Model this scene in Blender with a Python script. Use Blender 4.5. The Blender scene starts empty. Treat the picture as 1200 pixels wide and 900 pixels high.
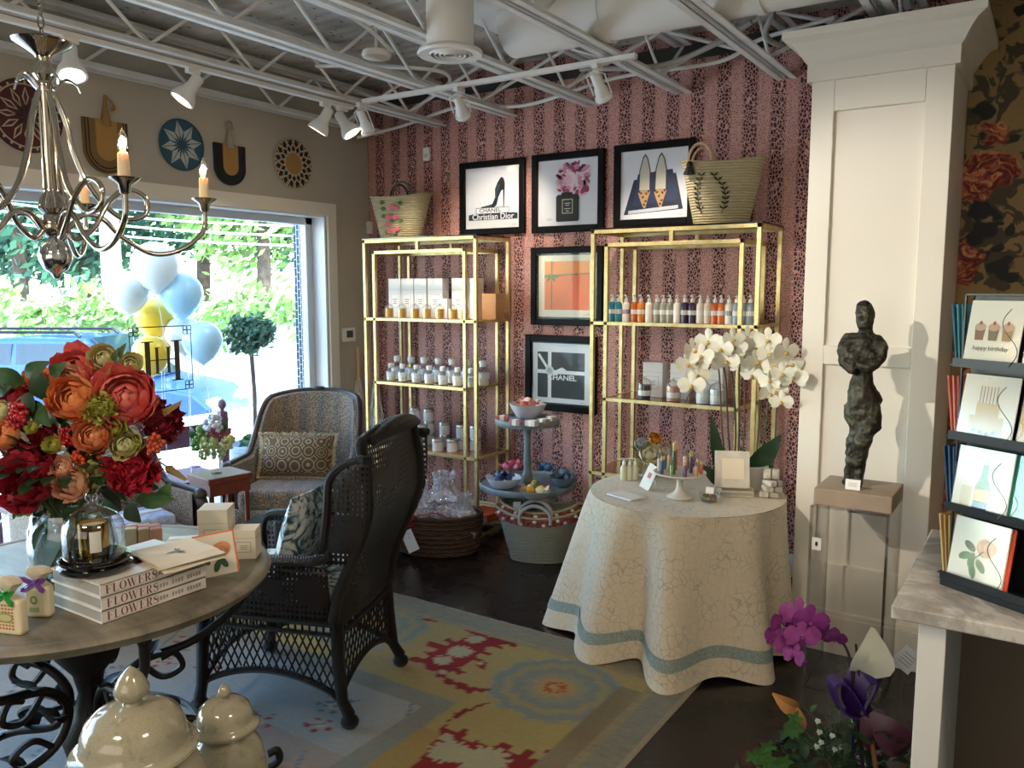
import bpy, math, random
from mathutils import Vector, Matrix, noise
random.seed(7)
S=bpy.context.scene; COL=S.collection
PI=math.pi; rad=math.radians
# ---------------- camera ----------------
F=966.; PITCH=math.atan(112/F); YAW=rad(33.35); EYE=1.6
cd=bpy.data.cameras.new('camera'); cam=bpy.data.objects.new('camera',cd); COL.objects.link(cam)
cd.sensor_width=36; cd.lens=36*F/1200; cd.clip_start=.05; cd.clip_end=300
cam.location=(0,0,EYE); cam.rotation_euler=(PI/2-PITCH,0,YAW); S.camera=cam
# ---------------- light ----------------
vs=S.view_settings; vs.view_transform='Standard'; vs.look='None'; vs.gamma=1; vs.use_curve_mapping=False; vs.exposure=1.1
w=bpy.data.worlds.new('sky'); S.world=w; w.use_nodes=True
wn=w.node_tree; sk=wn.nodes.new('ShaderNodeTexSky'); sk.sky_type='NISHITA'; sk.sun_disc=False
sk.sun_elevation=rad(48); sk.sun_rotation=rad(100); sk.air_density=1.2; sk.dust_density=.6
wn.links.new(sk.outputs[0],wn.nodes['Background'].inputs[0]); wn.nodes['Background'].inputs[1].default_value=.88
def light(name,kind,loc,power,col=(1,1,1),size=.1,rot=None,target=None,**k):
    l=bpy.data.lights.new(name,kind); l.energy=power; l.color=col
    if kind=='AREA':
        l.shape='RECTANGLE'; l.size=size; l.size_y=k.get('sy',size)
    elif kind=='SUN': l.angle=size
    else: l.shadow_soft_size=size
    if kind=='SPOT': l.spot_size=k.get('cone',rad(60)); l.spot_blend=k.get('blend',.6)
    o=bpy.data.objects.new(name,l); COL.objects.link(o); o.location=loc
    if target is not None: o.rotation_euler=(Vector(target)-Vector(loc)).to_track_quat('-Z','Y').to_euler()
    elif rot: o.rotation_euler=rot
    return o
light('sun','SUN',(0,0,20),7.,(1,.96,.88),rad(.6),target=(-11,6,0))
light('front_fill_light','AREA',(-1.0,-2.45,1.6),15,(1,.93,.84),3.2,target=(-1.6,3,1.9),sy=1.6)  # added soft fill from behind the camera, lifts joists and ceiling; no window there
light('shop_ceiling_light_a','AREA',(-1.2,-.9,2.68),13,(1,.86,.70),.7,rot=(0,0,0),sy=.5)
light('shop_ceiling_light_b','AREA',(.6,.9,2.68),12,(1,.84,.66),.6,rot=(0,0,0),sy=.5)
# ---------------- pixel to place (1200x900 frame) ----------------
_R=Vector((math.cos(YAW),math.sin(YAW),0)); _H=Vector((-math.sin(YAW),math.cos(YAW),0))
_FW=_H*math.cos(PITCH)+Vector((0,0,-math.sin(PITCH))); _UP=_H*math.sin(PITCH)+Vector((0,0,math.cos(PITCH)))
def ray(x,y): return _FW+_R*((x-600)/F)+_UP*((450-y)/F)
def pz(x,y,z=0): d=ray(x,y); return d*((z-EYE)/d.z)+Vector((0,0,EYE))
def py(x,y,Y): d=ray(x,y); return d*(Y/d.y)+Vector((0,0,EYE))
def pxx(x,y,X): d=ray(x,y); return d*(X/d.x)+Vector((0,0,EYE))
def pd(x,y,D): d=ray(x,y); return d*(D/d.dot(_H))+Vector((0,0,EYE))
# ---------------- materials ----------------
def lin(c):
    if isinstance(c,str):
        c=c.lstrip('#'); c=[int(c[i:i+2],16)/255 for i in (0,2,4)]
        c=[x/12.92 if x<=.04045 else ((x+.055)/1.055)**2.4 for x in c]
    return (c[0],c[1],c[2],1)
class NT:
    def __init__(s,name):
        s.m=bpy.data.materials.new(name); s.m.use_nodes=True; s.t=s.m.node_tree; s.n=s.t.nodes; s.b=s.n['Principled BSDF']; s._c=None
    def node(s,ty,**k):
        x=s.n.new('ShaderNode'+ty)
        for a,v in k.items(): setattr(x,a,v)
        return x
    def link(s,a,b): s.t.links.new(a,b)
    def put(s,sock,v):
        if hasattr(v,'links') or hasattr(v,'is_output'): s.link(v,sock)
        else: sock.default_value=v
    def coord(s,kind='Object'):
        if s._c is None: s._c=s.node('TexCoord')
        return s._c.outputs[kind]
    def map(s,scale=(1,1,1),rot=(0,0,0),loc=(0,0,0),src=None):
        x=s.node('Mapping'); s.link(src or s.coord(),x.inputs[0]); x.inputs[1].default_value=loc; x.inputs[2].default_value=rot; x.inputs[3].default_value=scale; return x.outputs[0]
    def math(s,op,a,b=0.,c=0.):
        x=s.node('Math',operation=op); s.put(x.inputs[0],a); s.put(x.inputs[1],b); s.put(x.inputs[2],c); return x.outputs[0]
    def mix(s,f,a,b,mode='MIX'):
        x=s.node('MixRGB',blend_type=mode); s.put(x.inputs[0],f)
        for i,v in ((1,a),(2,b)): s.put(x.inputs[i],lin(v) if isinstance(v,(str,tuple,list)) else v)
        return x.outputs[0]
    def noise(s,scale,detail=3,vec=None,rough=.55,out='Fac',dist=0):
        x=s.node('TexNoise'); s.link(vec or s.coord(),x.inputs['Vector']); x.inputs['Scale'].default_value=scale; x.inputs['Detail'].default_value=detail; x.inputs['Roughness'].default_value=rough; x.inputs['Distortion'].default_value=dist; return x.outputs[out]
    def vor(s,scale,vec=None,feature='F1',out='Distance',rnd=1,metric='EUCLIDEAN'):
        x=s.node('TexVoronoi',feature=feature,distance=metric); s.link(vec or s.coord(),x.inputs['Vector']); x.inputs['Scale'].default_value=scale; x.inputs['Randomness'].default_value=rnd; return x.outputs[out]
    def wave(s,scale,vec=None,dist=0,dirn='X',ty='BANDS',detail=2):
        x=s.node('TexWave',wave_type=ty,bands_direction=dirn); s.link(vec or s.coord(),x.inputs['Vector']); x.inputs['Scale'].default_value=scale; x.inputs['Distortion'].default_value=dist; x.inputs['Detail'].default_value=detail; return x.outputs['Fac']
    def ramp(s,f,stops,const=False):
        x=s.node('ValToRGB'); s.put(x.inputs[0],f); e=x.color_ramp.elements
        if const: x.color_ramp.interpolation='CONSTANT'
        while len(e)<len(stops): e.new(.5)
        for i,(p,c) in enumerate(stops): e[i].position=p; e[i].color=lin(c)
        return x.outputs[0]
    def sep(s,v=None):
        x=s.node('SeparateXYZ'); s.link(v or s.coord(),x.inputs[0]); return x.outputs
    def base(s,v): s.put(s.b.inputs['Base Color'],lin(v) if isinstance(v,(str,tuple,list)) else v); return s
    def set(s,**k):
        for a,v in k.items(): s.put(s.b.inputs[{'rough':'Roughness','metal':'Metallic','trans':'Transmission Weight','ior':'IOR','coat':'Coat Weight','sheen':'Sheen Weight','spec':'Specular IOR Level','alpha':'Alpha','sub':'Subsurface Weight'}[a]],v)
        return s
    def bump(s,h,st=.3,dist=.01):
        x=s.node('Bump'); x.inputs['Strength'].default_value=st; x.inputs['Distance'].default_value=dist; s.link(h,x.inputs['Height']); s.link(x.outputs[0],s.b.inputs['Normal']); return s
def pbr(name,c,rough=.5,metal=0,c2=None,ns=12,bump=0,bs=80,**k):
    t=NT(name)
    if c2: t.base(t.mix(t.ramp(t.noise(ns,4),[(.35,(0,0,0)),(.65,(1,1,1))]),c,c2))
    else: t.base(c)
    t.set(rough=rough,metal=metal,**k)
    if bump: t.bump(t.noise(bs,3),bump,.004)
    return t.m
def emis(name,c,st):
    t=NT(name); t.base(c); t.b.inputs['Emission Color'].default_value=lin(c); t.b.inputs['Emission Strength'].default_value=st; return t.m
def glassm(name,c=(1,1,1),rough=0,ior=1.45,film=.12,power=4.):
    # thin clear sheet: mostly passes light, mirrors at grazing angles
    t=NT(name); t.n.remove(t.b); out=t.n['Material Output']
    tr=t.node('BsdfTransparent'); tr.inputs[0].default_value=lin(c); gl=t.node('BsdfGlossy'); gl.inputs['Roughness'].default_value=rough
    fr=t.node('LayerWeight'); fr.inputs[0].default_value=.5; f=t.math('MULTIPLY_ADD',t.math('POWER',fr.outputs['Facing'],power),.75,film*.5)
    mx=t.node('MixShader'); t.link(f,mx.inputs[0]); t.link(tr.outputs[0],mx.inputs[1]); t.link(gl.outputs[0],mx.inputs[2]); t.link(mx.outputs[0],out.inputs[0]); return t.m
M={}
M['white']=pbr('white_paint','#e9e6e0',.45); M['joist']=pbr('joist_paint','#ecebe6',.45,c2='#dedcd6',ns=6)
M['trimw']=pbr('trim_paint','#e6dfd1',.32,spec=.5)
M['greige']=pbr('greige_wall_paint','#b9b2a4',.8,c2='#b3ac9e',ns=2)
M['black']=pbr('black','#0d0d0f',.35); M['blackgloss']=pbr('black_gloss','#08080a',.12,coat=.6); M['frameblack']=pbr('black_frame_lacquer','#0b0b0d',.42,spec=.12)
M['gold']=pbr('gold_leafed_metal','#e2d09a',.42,.7,c2='#cdb577',ns=20,bump=.05)
M['nickel']=pbr('polished_nickel','#b9b2a6',.1,1); M['chrome']=pbr('chrome','#d8d8d8',.12,1)
M['silver']=pbr('silver_lid','#a8a8a6',.3,.9)
M['glass']=glassm('clear_glass',(.97,.985,.98)); M['pane']=glassm('window_glass',(.93,.98,1.),film=.05)
M['pglass']=glassm('picture_glass',(.98,.99,.99),film=.03)
M['jar']=glassm('jar_glass',(.95,.975,.98),film=.16,power=2.2); M['cello']=None
M['wax']=pbr('cream_wax','#efe6d2',.5,sub=.2); M['paper']=pbr('paper','#f1ede4',.7); M['cream']=pbr('cream_card','#e9dfc8',.65)
M['cork']=pbr('cork','#c9a06a',.8,c2='#b58a55',ns=90)
M['amberwax']=pbr('amber_wax','#d29a1c',.4); M['kraft']=pbr('kraft_card','#b98a5b',.8)
M['green']=pbr('leaf_green','#2c4a24',.45,c2='#3e6130',ns=14); M['dkgreen']=pbr('dark_leaf','#18301b',.4,c2='#284526',ns=9)
M['stem']=pbr('green_stem','#4c5a2c',.6); M['wicker']=None
def deck():
    t=NT('perforated_deck'); v=t.map((1,1,1)); x,y,z=t.sep()
    n=t.noise(2.2,5); base=t.ramp(n,[(.35,'#a8a6a0'),(.6,'#d5d2ca'),(.8,'#efece4')])
    d=t.vor(22,t.map((1,.55,1))); spots=t.ramp(d,[(.12,(1,1,1)),(.2,(0,0,0))]); t.base(t.mix(t.math('MULTIPLY',spots,.85),base,'#1b1b1a'))
    t.set(rough=.9); t.bump(t.wave(3.2,dirn='Y'),.35,.02); return t.m
M['deck']=deck()
def wood_floor():
    t=NT('dark_stained_floor'); v=t.map((.6,8,1)); t.base(t.mix(t.noise(3,4,v),'#140f0f','#241b19')); t.set(rough=t.math('MULTIPLY_ADD',t.noise(5,3),.15,.2),spec=.5)
    bx=t.node('TexBrick'); t.link(t.map((1,1,1)),bx.inputs[0]); bx.inputs['Scale'].default_value=1; bx.inputs['Mortar Size'].default_value=.002; bx.inputs['Brick Width'].default_value=1.4; bx.inputs['Row Height'].default_value=.13
    t.bump(t.math('SUBTRACT',1,bx.outputs['Fac']),.25,.003); return t.m
M['floor']=wood_floor()
def leopard_wall():
    t=NT('leopard_stripe_wallpaper'); x,y,z=t.sep()
    st=t.math('SINE',t.math('MULTIPLY',x,2*PI/.15)); st=t.math('MULTIPLY_ADD',st,.5,.5)
    big=t.vor(66,t.map((1,.3,.72)),'DISTANCE_TO_EDGE'); a=t.ramp(big,[(.05,(0,0,0)),(.13,(1,1,1))])
    sm=t.vor(92,t.map((1,.3,.75)),'DISTANCE_TO_EDGE'); b=t.ramp(sm,[(.14,(0,0,0)),(.26,(1,1,1))]); b=t.math('MULTIPLY',b,.62)
    big2=t.vor(66,t.map((1,.3,.72)),'F1'); core=t.ramp(big2,[(.10,(1,1,1)),(.2,(0,0,0))])
    k=t.ramp(st,[(.30,(0,0,0)),(.60,(1,1,1))]); f=t.mix(k,b,a)
    c=t.mix(f,'#cd9a90','#46242a'); c=t.mix(t.math('MULTIPLY',t.math('MULTIPLY',core,k),.35),c,'#8a4448')
    t.base(c); t.set(rough=.6,spec=.3); return t.m
M['leopard']=leopard_wall()
def floral_wall():
    t=NT('dark_floral_wallpaper'); v=t.map((.7,1,.7)); nz=t.noise(6,3,v,out='Color'); vv=t.node('MixRGB'); vv.inputs[0].default_value=.18; t.link(v,vv.inputs[1]); t.link(nz,vv.inputs[2]); w_=vv.outputs[0]
    ground=t.mix(t.noise(5,3,v),'#a88a55','#77613f')
    lf=t.ramp(t.vor(13,w_,rnd=.9),[(.28,(1,1,1)),(.33,(0,0,0))]); c=t.mix(lf,ground,t.mix(t.noise(9),'#12191b','#26302a'))
    lf2=t.ramp(t.noise(11,2,w_,dist=1.5),[(.52,(0,0,0)),(.55,(1,1,1))]); c=t.mix(t.math('MULTIPLY',lf2,.8),c,'#1b2224')
    d=t.vor(5.2,w_,rnd=1); fl=t.ramp(d,[(.37,(1,1,1)),(.42,(0,0,0))]); pet=t.ramp(t.noise(26,2,w_,dist=2),[(.4,'#5e1c18'),(.5,'#9c4430'),(.6,'#c07a4c'),(.7,'#cfa070')]); c=t.mix(fl,c,pet)
    t.base(c); t.set(rough=.7); return t.m
M['floral']=floral_wall()
def marble():
    t=NT('grey_veined_marble'); n=t.noise(3,8,rough=.7,dist=1.8); t.base(t.ramp(n,[(.3,'#77716a'),(.47,'#a69f96'),(.56,'#cbc5bb'),(.75,'#b0a89d')])); t.set(rough=.22); return t.m
M['marble']=marble()
def stone():
    t=NT('weathered_grey_stone'); n=t.noise(6,6,t.map((1,3,1)),rough=.65); t.base(t.ramp(n,[(.3,'#5e5749'),(.5,'#7a7262'),(.7,'#8d8571')])); t.set(rough=.5); t.bump(t.noise(40,4),.15,.004); return t.m
M['stone']=stone()
def basket(name,a,b,sc=60,horiz=True):
    t=NT(name); w1=t.wave(sc*.5,dirn='Z' if horiz else 'X',dist=1.2); n=t.noise(70,3); c=t.mix(n,a,b); c=t.mix(t.math('MULTIPLY',t.math('SUBTRACT',1,w1),.35),c,tuple(x*.35 for x in lin(b)[:3])); t.base(c); t.set(rough=.8); t.bump(t.math('ADD',w1,t.math('MULTIPLY',n,.5)),.8,.006); return t.m
M['straw']=basket('woven_palm_straw','#cfc19a','#ab9c74',44); M['sea']=basket('woven_pale_rush','#a9a893','#8b8a78',56); M['brownbask']=basket('brown_braided_rush','#5c4332','#3a2820',40)
def wicker():
    t=NT('dark_brown_wicker'); x,y,z=t.sep(); a=t.wave(90,dirn='Z',dist=.3); b=t.wave(60,dirn='DIAGONAL'); n=t.noise(60)
    t.base(t.mix(n,'#0c0908','#1c1511')); t.set(rough=.42); t.bump(t.math('ADD',a,t.math('MULTIPLY',b,.6)),.9,.004); return t.m
M['wicker']=wicker()
def wicker_open():
    t=NT('open_weave_wicker'); 
    u=t.math('FRACT',t.math('MULTIPLY',t.sep()[2],48.)); g=t.node('TexCoord'); x,y,z=t.sep(); hx=t.math('ADD',x,y); v=t.math('FRACT',t.math('MULTIPLY',hx,55.))
    hole=t.math('MULTIPLY',t.math('GREATER_THAN',u,.45),t.math('GREATER_THAN',v,.5)); patch=t.math('GREATER_THAN',t.noise(7,1),.40)
    t.base('#17110e'); t.set(rough=.45,alpha=t.math('SUBTRACT',1,t.math('MULTIPLY',hole,patch))); return t.m
M['wickero']=wicker_open()
def leopard_fab():
    t=NT('small_leopard_print_fabric'); d=t.vor(95,feature='DISTANCE_TO_EDGE'); a=t.ramp(d,[(.1,(0,0,0)),(.22,(1,1,1))]); x,y,z=t.sep()
    st=t.math('MULTIPLY_ADD',t.math('SINE',t.math('MULTIPLY',x,2*PI/.11)),.5,.5); c1=t.mix(st,'#a8937a','#8d8478'); t.base(t.mix(a,c1,'#2f2a26')); t.set(rough=.85,sheen=.2); return t.m
M['leofab']=leopard_fab()
def damask(name,a,b,sc=14):
    t=NT(name); d=t.wave(sc*.6,ty='RINGS',dist=3.5); d2=t.vor(sc,rnd=.1); f=t.ramp(t.math('ABSOLUTE',t.math('SINE',t.math('MULTIPLY',d2,16))),[(.4,(0,0,0)),(.55,(1,1,1))]); t.base(t.mix(f,a,b)); t.set(rough=.85); t.bump(f,.3,.003); return t.m
M['damask']=damask('brown_damask_fabric','#a8926c','#5e4a36',13)
def chinz():
    t=NT('blue_green_leaf_print'); n=t.noise(12,3,dist=2.5); t.base(t.ramp(n,[(.42,'#e4e6e2'),(.5,'#b4c4c4'),(.55,'#5d7f8c'),(.62,'#2c4a55'),(.72,'#3f5f43')])); t.set(rough=.8); return t.m
M['chintz']=chinz()
def cloth():
    t=NT('cream_crackle_print_cloth'); vv=t.noise(14,2,out='Color'); mx=t.node('MixRGB'); mx.inputs[0].default_value=.05; t.link(t.coord(),mx.inputs[1]); t.link(vv,mx.inputs[2])
    d=t.vor(30,mx.outputs[0],'DISTANCE_TO_EDGE',rnd=.75,metric='EUCLIDEAN'); f=t.ramp(d,[(.025,(1,1,1)),(.06,(0,0,0))]); d2=t.noise(55,3); c=t.mix(d2,'#d8c9ae','#c9b99d'); t.base(t.mix(t.math('MULTIPLY',t.math('MULTIPLY',f,.55),t.ramp(t.noise(9,2),[(.38,(.25,.25,.25)),(.6,(1,1,1))])),c,'#8f8b7e')); t.set(rough=.85,sheen=.2); t.bump(t.noise(240,2),.15,.002); return t.m
M['cloth']=cloth()
def braid():
    t=NT('grey_green_braid'); a=t.vor(110,feature='DISTANCE_TO_EDGE'); t.base(t.mix(t.ramp(a,[(.05,(0,0,0)),(.3,(1,1,1))]),'#93a097','#6f7e78')); t.set(rough=.8); t.bump(a,.5,.004); return t.m
M['braid']=braid()
def bronze():
    t=NT('aged_bronze'); n=t.noise(18,5,rough=.7); t.base(t.ramp(n,[(.35,'#1d1a16'),(.5,'#3a362c'),(.62,'#5a5a49'),(.75,'#6f7262')])); t.set(rough=.5,metal=.55); t.bump(t.noise(38,5),.9,.012); return t.m
M['bronze']=bronze()
def crackle():
    t=NT('crackled_celadon_glaze'); d=t.vor(90,feature='DISTANCE_TO_EDGE'); f=t.ramp(d,[(.02,(1,1,1)),(.08,(0,0,0))]); n=t.ramp(t.noise(42,4),[(.56,(0,0,0)),(.68,(1,1,1))])
    t.base(t.mix(t.math('MULTIPLY',f,.16),t.mix(t.math('MULTIPLY',n,.5),'#a39b82','#7d765f'),'#6b644f')); t.set(rough=.12,coat=.6); return t.m
M['crackle']=crackle()
M['linen']=pbr('natural_linen','#d8ccb2',.9,c2='#c9bb9c',ns=40,bump=.4,bs=300)
M['slate']=pbr('grey_blue_painted_wood','#5e6a70',.5,c2='#79858a',ns=12)
M['acrylic']=glassm('clear_acrylic',(.985,.985,.98),film=.05)
M['dkwood']=pbr('carved_dark_walnut','#2c2019',.4,c2='#3e2d22',ns=14); M['redwood']=pbr('red_brown_wood','#6d2f1e',.35,c2='#8a4227',ns=12); M['plumwood']=pbr('plum_painted_wood','#5c2f45',.5)
M['iron']=pbr('black_wrought_iron','#0f0e0e',.5,.3,c2='#1e1b19',ns=25,bump=.4)
def C(c,rough=.5,**k):
    key='c_'+str(c)+str(rough)+str(sorted(k.items()))
    if key not in M: M[key]=pbr('paint_'+str(c).strip('#'),c,rough,**k)
    return M[key]
def petal(c,c2,ns=30):
    key='p_'+c+c2
    if key not in M: M[key]=pbr('petal_'+c.strip('#'),c,.6,c2=c2,ns=ns,sub=.1)
    return M[key]
# ---------------- mesh builder ----------------
class MB:
    def __init__(s): s.v=[];s.f=[];s.mi=[];s.cur=0;s.M=Matrix.Identity(4);s.sm=[];s.smooth=False
    def add(s,vs,fs,smooth=None):
        o=len(s.v); s.v+= [s.M@Vector(p) for p in vs]
        for f in fs: s.f.append([i+o for i in f]); s.mi.append(s.cur); s.sm.append(s.smooth if smooth is None else smooth)
        return s
    def box(s,c,d,rz=0,rx=0,ry=0):
        m=Matrix.Translation(c)@Matrix.Rotation(rz,4,'Z')@Matrix.Rotation(ry,4,'Y')@Matrix.Rotation(rx,4,'X')
        x,y,z=d[0]/2,d[1]/2,d[2]/2
        return s.add([m@Vector(p) for p in ((-x,-y,-z),(x,-y,-z),(x,y,-z),(-x,y,-z),(-x,-y,z),(x,-y,z),(x,y,z),(-x,y,z))],[(0,3,2,1),(4,5,6,7),(0,1,5,4),(1,2,6,5),(2,3,7,6),(3,0,4,7)],False)
    def bb(s,a,b): return s.box([(a[i]+b[i])/2 for i in range(3)],[abs(b[i]-a[i]) for i in range(3)])
    def lathe(s,prof,c=(0,0,0),n=24,m=None,ex=1,ey=1,cap=True,wob=None):
        vs=[];fs=[];m=m or Matrix.Identity(4); c=Vector(c); k=len(prof)
        for j in range(n):
            a=2*PI*j/n
            for i,(r,z) in enumerate(prof):
                q=r*(wob(a,i) if wob else 1); vs.append(m@(Vector((q*math.cos(a)*ex,q*math.sin(a)*ey,z)))+c)
        for j in range(n):
            j2=(j+1)%n
            for i in range(k-1): fs.append((j*k+i,j2*k+i,j2*k+i+1,j*k+i+1))
        s.add(vs,fs,True)
        for idx in (0,k-1):
            if cap and prof[idx][0]>1e-5:
                ring=[len(s.v)-n*k+j*k+idx for j in range(n)]
                if idx==0: ring=ring[::-1]
                s.f.append(ring); s.mi.append(s.cur); s.sm.append(False)
        return s
    def tube(s,pts,r,n=8,closed=False,cap=True,flat=1.):
        P=[Vector(p) for p in pts]; k=len(P); rr=r if isinstance(r,(list,tuple)) else [r]*k; vs=[];fs=[]; up=None
        for i,p in enumerate(P):
            if closed: t=P[(i+1)%k]-P[i-1]
            else: t=P[min(i+1,k-1)]-P[max(i-1,0)]
            if t.length<1e-9: t=Vector((0,0,1))
            t.normalize()
            if up is None:
                up=Vector((0,0,1)) if abs(t.z)<.9 else Vector((1,0,0))
            up=(up-t*up.dot(t)); 
            if up.length<1e-6: up=t.orthogonal()
            up.normalize(); sd=t.cross(up)
            for j in range(n):
                a=2*PI*(j+.5)/n; vs.append(p+(up*math.cos(a)*flat+sd*math.sin(a))*rr[i])
        for i in range(k if closed else k-1):
            i2=(i+1)%k
            for j in range(n): fs.append((i*n+j,i*n+(j+1)%n,i2*n+(j+1)%n,i2*n+j))
        s.add(vs,fs,n>4)
        if cap and not closed:
            o=len(s.v)-k*n; s.f.append([o+j for j in range(n)][::-1]); s.f.append([o+(k-1)*n+j for j in range(n)]); s.mi+=[s.cur]*2; s.sm+=[False]*2
        return s
    def prism(s,poly,z0,z1,m=None):
        m=m or Matrix.Identity(4); n=len(poly)
        vs=[m@Vector((x,y,z0)) for x,y in poly]+[m@Vector((x,y,z1)) for x,y in poly]
        fs=[list(range(n))[::-1],list(range(n,2*n))]+[(i,(i+1)%n,n+(i+1)%n,n+i) for i in range(n)]
        return s.add(vs,fs,False)
    def grid(s,fn,nu,nv,smooth=True,wrap=False):
        vs=[fn(i/nu,j/nv) for i in range(nu+(0 if wrap else 1)) for j in range(nv+1)]; k=nv+1; U=nu if wrap else nu
        fs=[]
        for i in range(U):
            i2=(i+1)%nu if wrap else i+1
            for j in range(nv): fs.append((i*k+j,i2*k+j,i2*k+j+1,i*k+j+1))
        return s.add(vs,fs,smooth)
    def sph(s,c,r,n=12,sq=(1,1,1),m=None,wob=None):
        vs=[];fs=[];k=max(4,n//2); c=Vector(c); m=m or Matrix.Identity(4)
        rx=(r,r,r) if not isinstance(r,(tuple,list)) else r
        for i in range(k+1):
            th=PI*i/k
            for j in range(n):
                a=2*PI*j/n; d=Vector((math.sin(th)*math.cos(a),math.sin(th)*math.sin(a),math.cos(th))); q=wob(d) if wob else 1
                vs.append(c+m@Vector((d.x*rx[0]*q,d.y*rx[1]*q,d.z*rx[2]*q)))
        for i in range(k):
            for j in range(n): fs.append((i*n+j,(i+1)*n+j,(i+1)*n+(j+1)%n,i*n+(j+1)%n))
        return s.add(vs,fs,True)
    def merge(s,o,m=None):
        m=m or Matrix.Identity(4); k=len(s.v); s.v+=[s.M@m@p for p in o.v]; s.f+=[[i+k for i in f] for f in o.f]; s.mi+=[x+s.cur for x in o.mi]; s.sm+=o.sm; return s
    def build(s,name,mat,parent=None,loc=None,rz=0,bevel=0,seg=2,sub=0,solid=0,kind=None,label=None):
        me=bpy.data.meshes.new(name); me.from_pydata([tuple(p) for p in s.v],[],s.f); me.validate()
        mats=mat if isinstance(mat,list) else [mat]
        for m_ in mats: me.materials.append(m_)
        if len(me.polygons)==len(s.f):
            me.polygons.foreach_set('material_index',s.mi); me.polygons.foreach_set('use_smooth',s.sm)
        me.update()
        if any(s.sm) and len(me.polygons)==len(s.f): me.set_sharp_from_angle(angle=rad(48))
        o=bpy.data.objects.new(name,me); COL.objects.link(o)
        if parent: o.parent=parent
        if loc is not None: o.location=loc
        o.rotation_euler[2]=rz
        if solid: q=o.modifiers.new('t','SOLIDIFY'); q.thickness=solid; q.offset=0
        if bevel: q=o.modifiers.new('b','BEVEL'); q.width=bevel; q.segments=seg; q.limit_method='ANGLE'; q.angle_limit=rad(50)
        if sub: q=o.modifiers.new('s','SUBSURF'); q.levels=sub; q.render_levels=sub
        if kind: o['kind']=kind
        if label: o['label']=label
        return o
def tag(o,label,cat,group=None,kind=None):
    if label: o['label']=label
    if cat: o['category']=cat
    if group: o['group']=group
    if kind: o['kind']=kind
    return o
def thing(name,label,cat,loc=(0,0,0),rz=0,group=None):
    o=bpy.data.objects.new(name,None); COL.objects.link(o); o.empty_display_size=.05; o.location=loc; o.rotation_euler=(0,0,rz)
    return tag(o,label,cat,group)
def dup(root,loc,rz=None,label=None,scale=None):
    r=root.copy(); COL.objects.link(r); r.location=loc
    if rz is not None: r.rotation_euler[2]=rz
    if scale: r.scale=(scale,)*3
    if label: r['label']=label
    for ch in list(root.children):
        c=ch.copy(); COL.objects.link(c); c.parent=r
        for g in list(ch.children):
            d=g.copy(); COL.objects.link(d); d.parent=c
    return r
def struct(name,mb,mat,**k):
    o=mb.build(name,mat,**k); o['kind']='structure'; return o
def text_mb(txt,size,m,mb,bold=0,ext=.0004,sx=1.,align='CENTER',shear=0):
    cu=bpy.data.curves.new('lettering','FONT'); cu.body=txt; cu.size=size; cu.align_x=align; cu.align_y='CENTER'; cu.extrude=ext; cu.offset=bold; cu.resolution_u=3; cu.shear=shear
    o=bpy.data.objects.new('lettering',cu); COL.objects.link(o); dg=bpy.context.evaluated_depsgraph_get(); me=bpy.data.meshes.new_from_object(o.evaluated_get(dg))
    mm=m@Matrix.Diagonal((sx,1,1,1)); mb.add([mm@v.co for v in me.vertices],[list(p.vertices) for p in me.polygons],False)
    bpy.data.objects.remove(o); bpy.data.curves.remove(cu); bpy.data.meshes.remove(me)
def arc(c,r,a0,a1,n,ax='xz'):
    o=[]
    for i in range(n+1):
        a=rad(a0+(a1-a0)*i/n); u,v=r*math.cos(a),r*math.sin(a)
        o.append((c[0]+u,c[1],c[2]+v) if ax=='xz' else (c[0]+u,c[1]+v,c[2]) if ax=='xy' else (c[0],c[1]+u,c[2]+v))
    return o
def spline(P,n=8,closed=False):
    P=[Vector(p) for p in P]; out=[]; k=len(P)
    rng=range(k) if closed else range(k-1)
    for i in rng:
        p0=P[i-1] if (closed or i>0) else P[0]*2-P[1]; p1=P[i]; p2=P[(i+1)%k]; p3=P[(i+2)%k] if (closed or i+2<k) else P[k-1]*2-P[k-2]
        for j in range(n):
            t=j/n; out.append(.5*((2*p1)+(-p0+p2)*t+(2*p0-5*p1+4*p2-p3)*t*t+(-p0+3*p1-3*p2+p3)*t**3))
    if not closed: out.append(P[-1])
    return out
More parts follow.
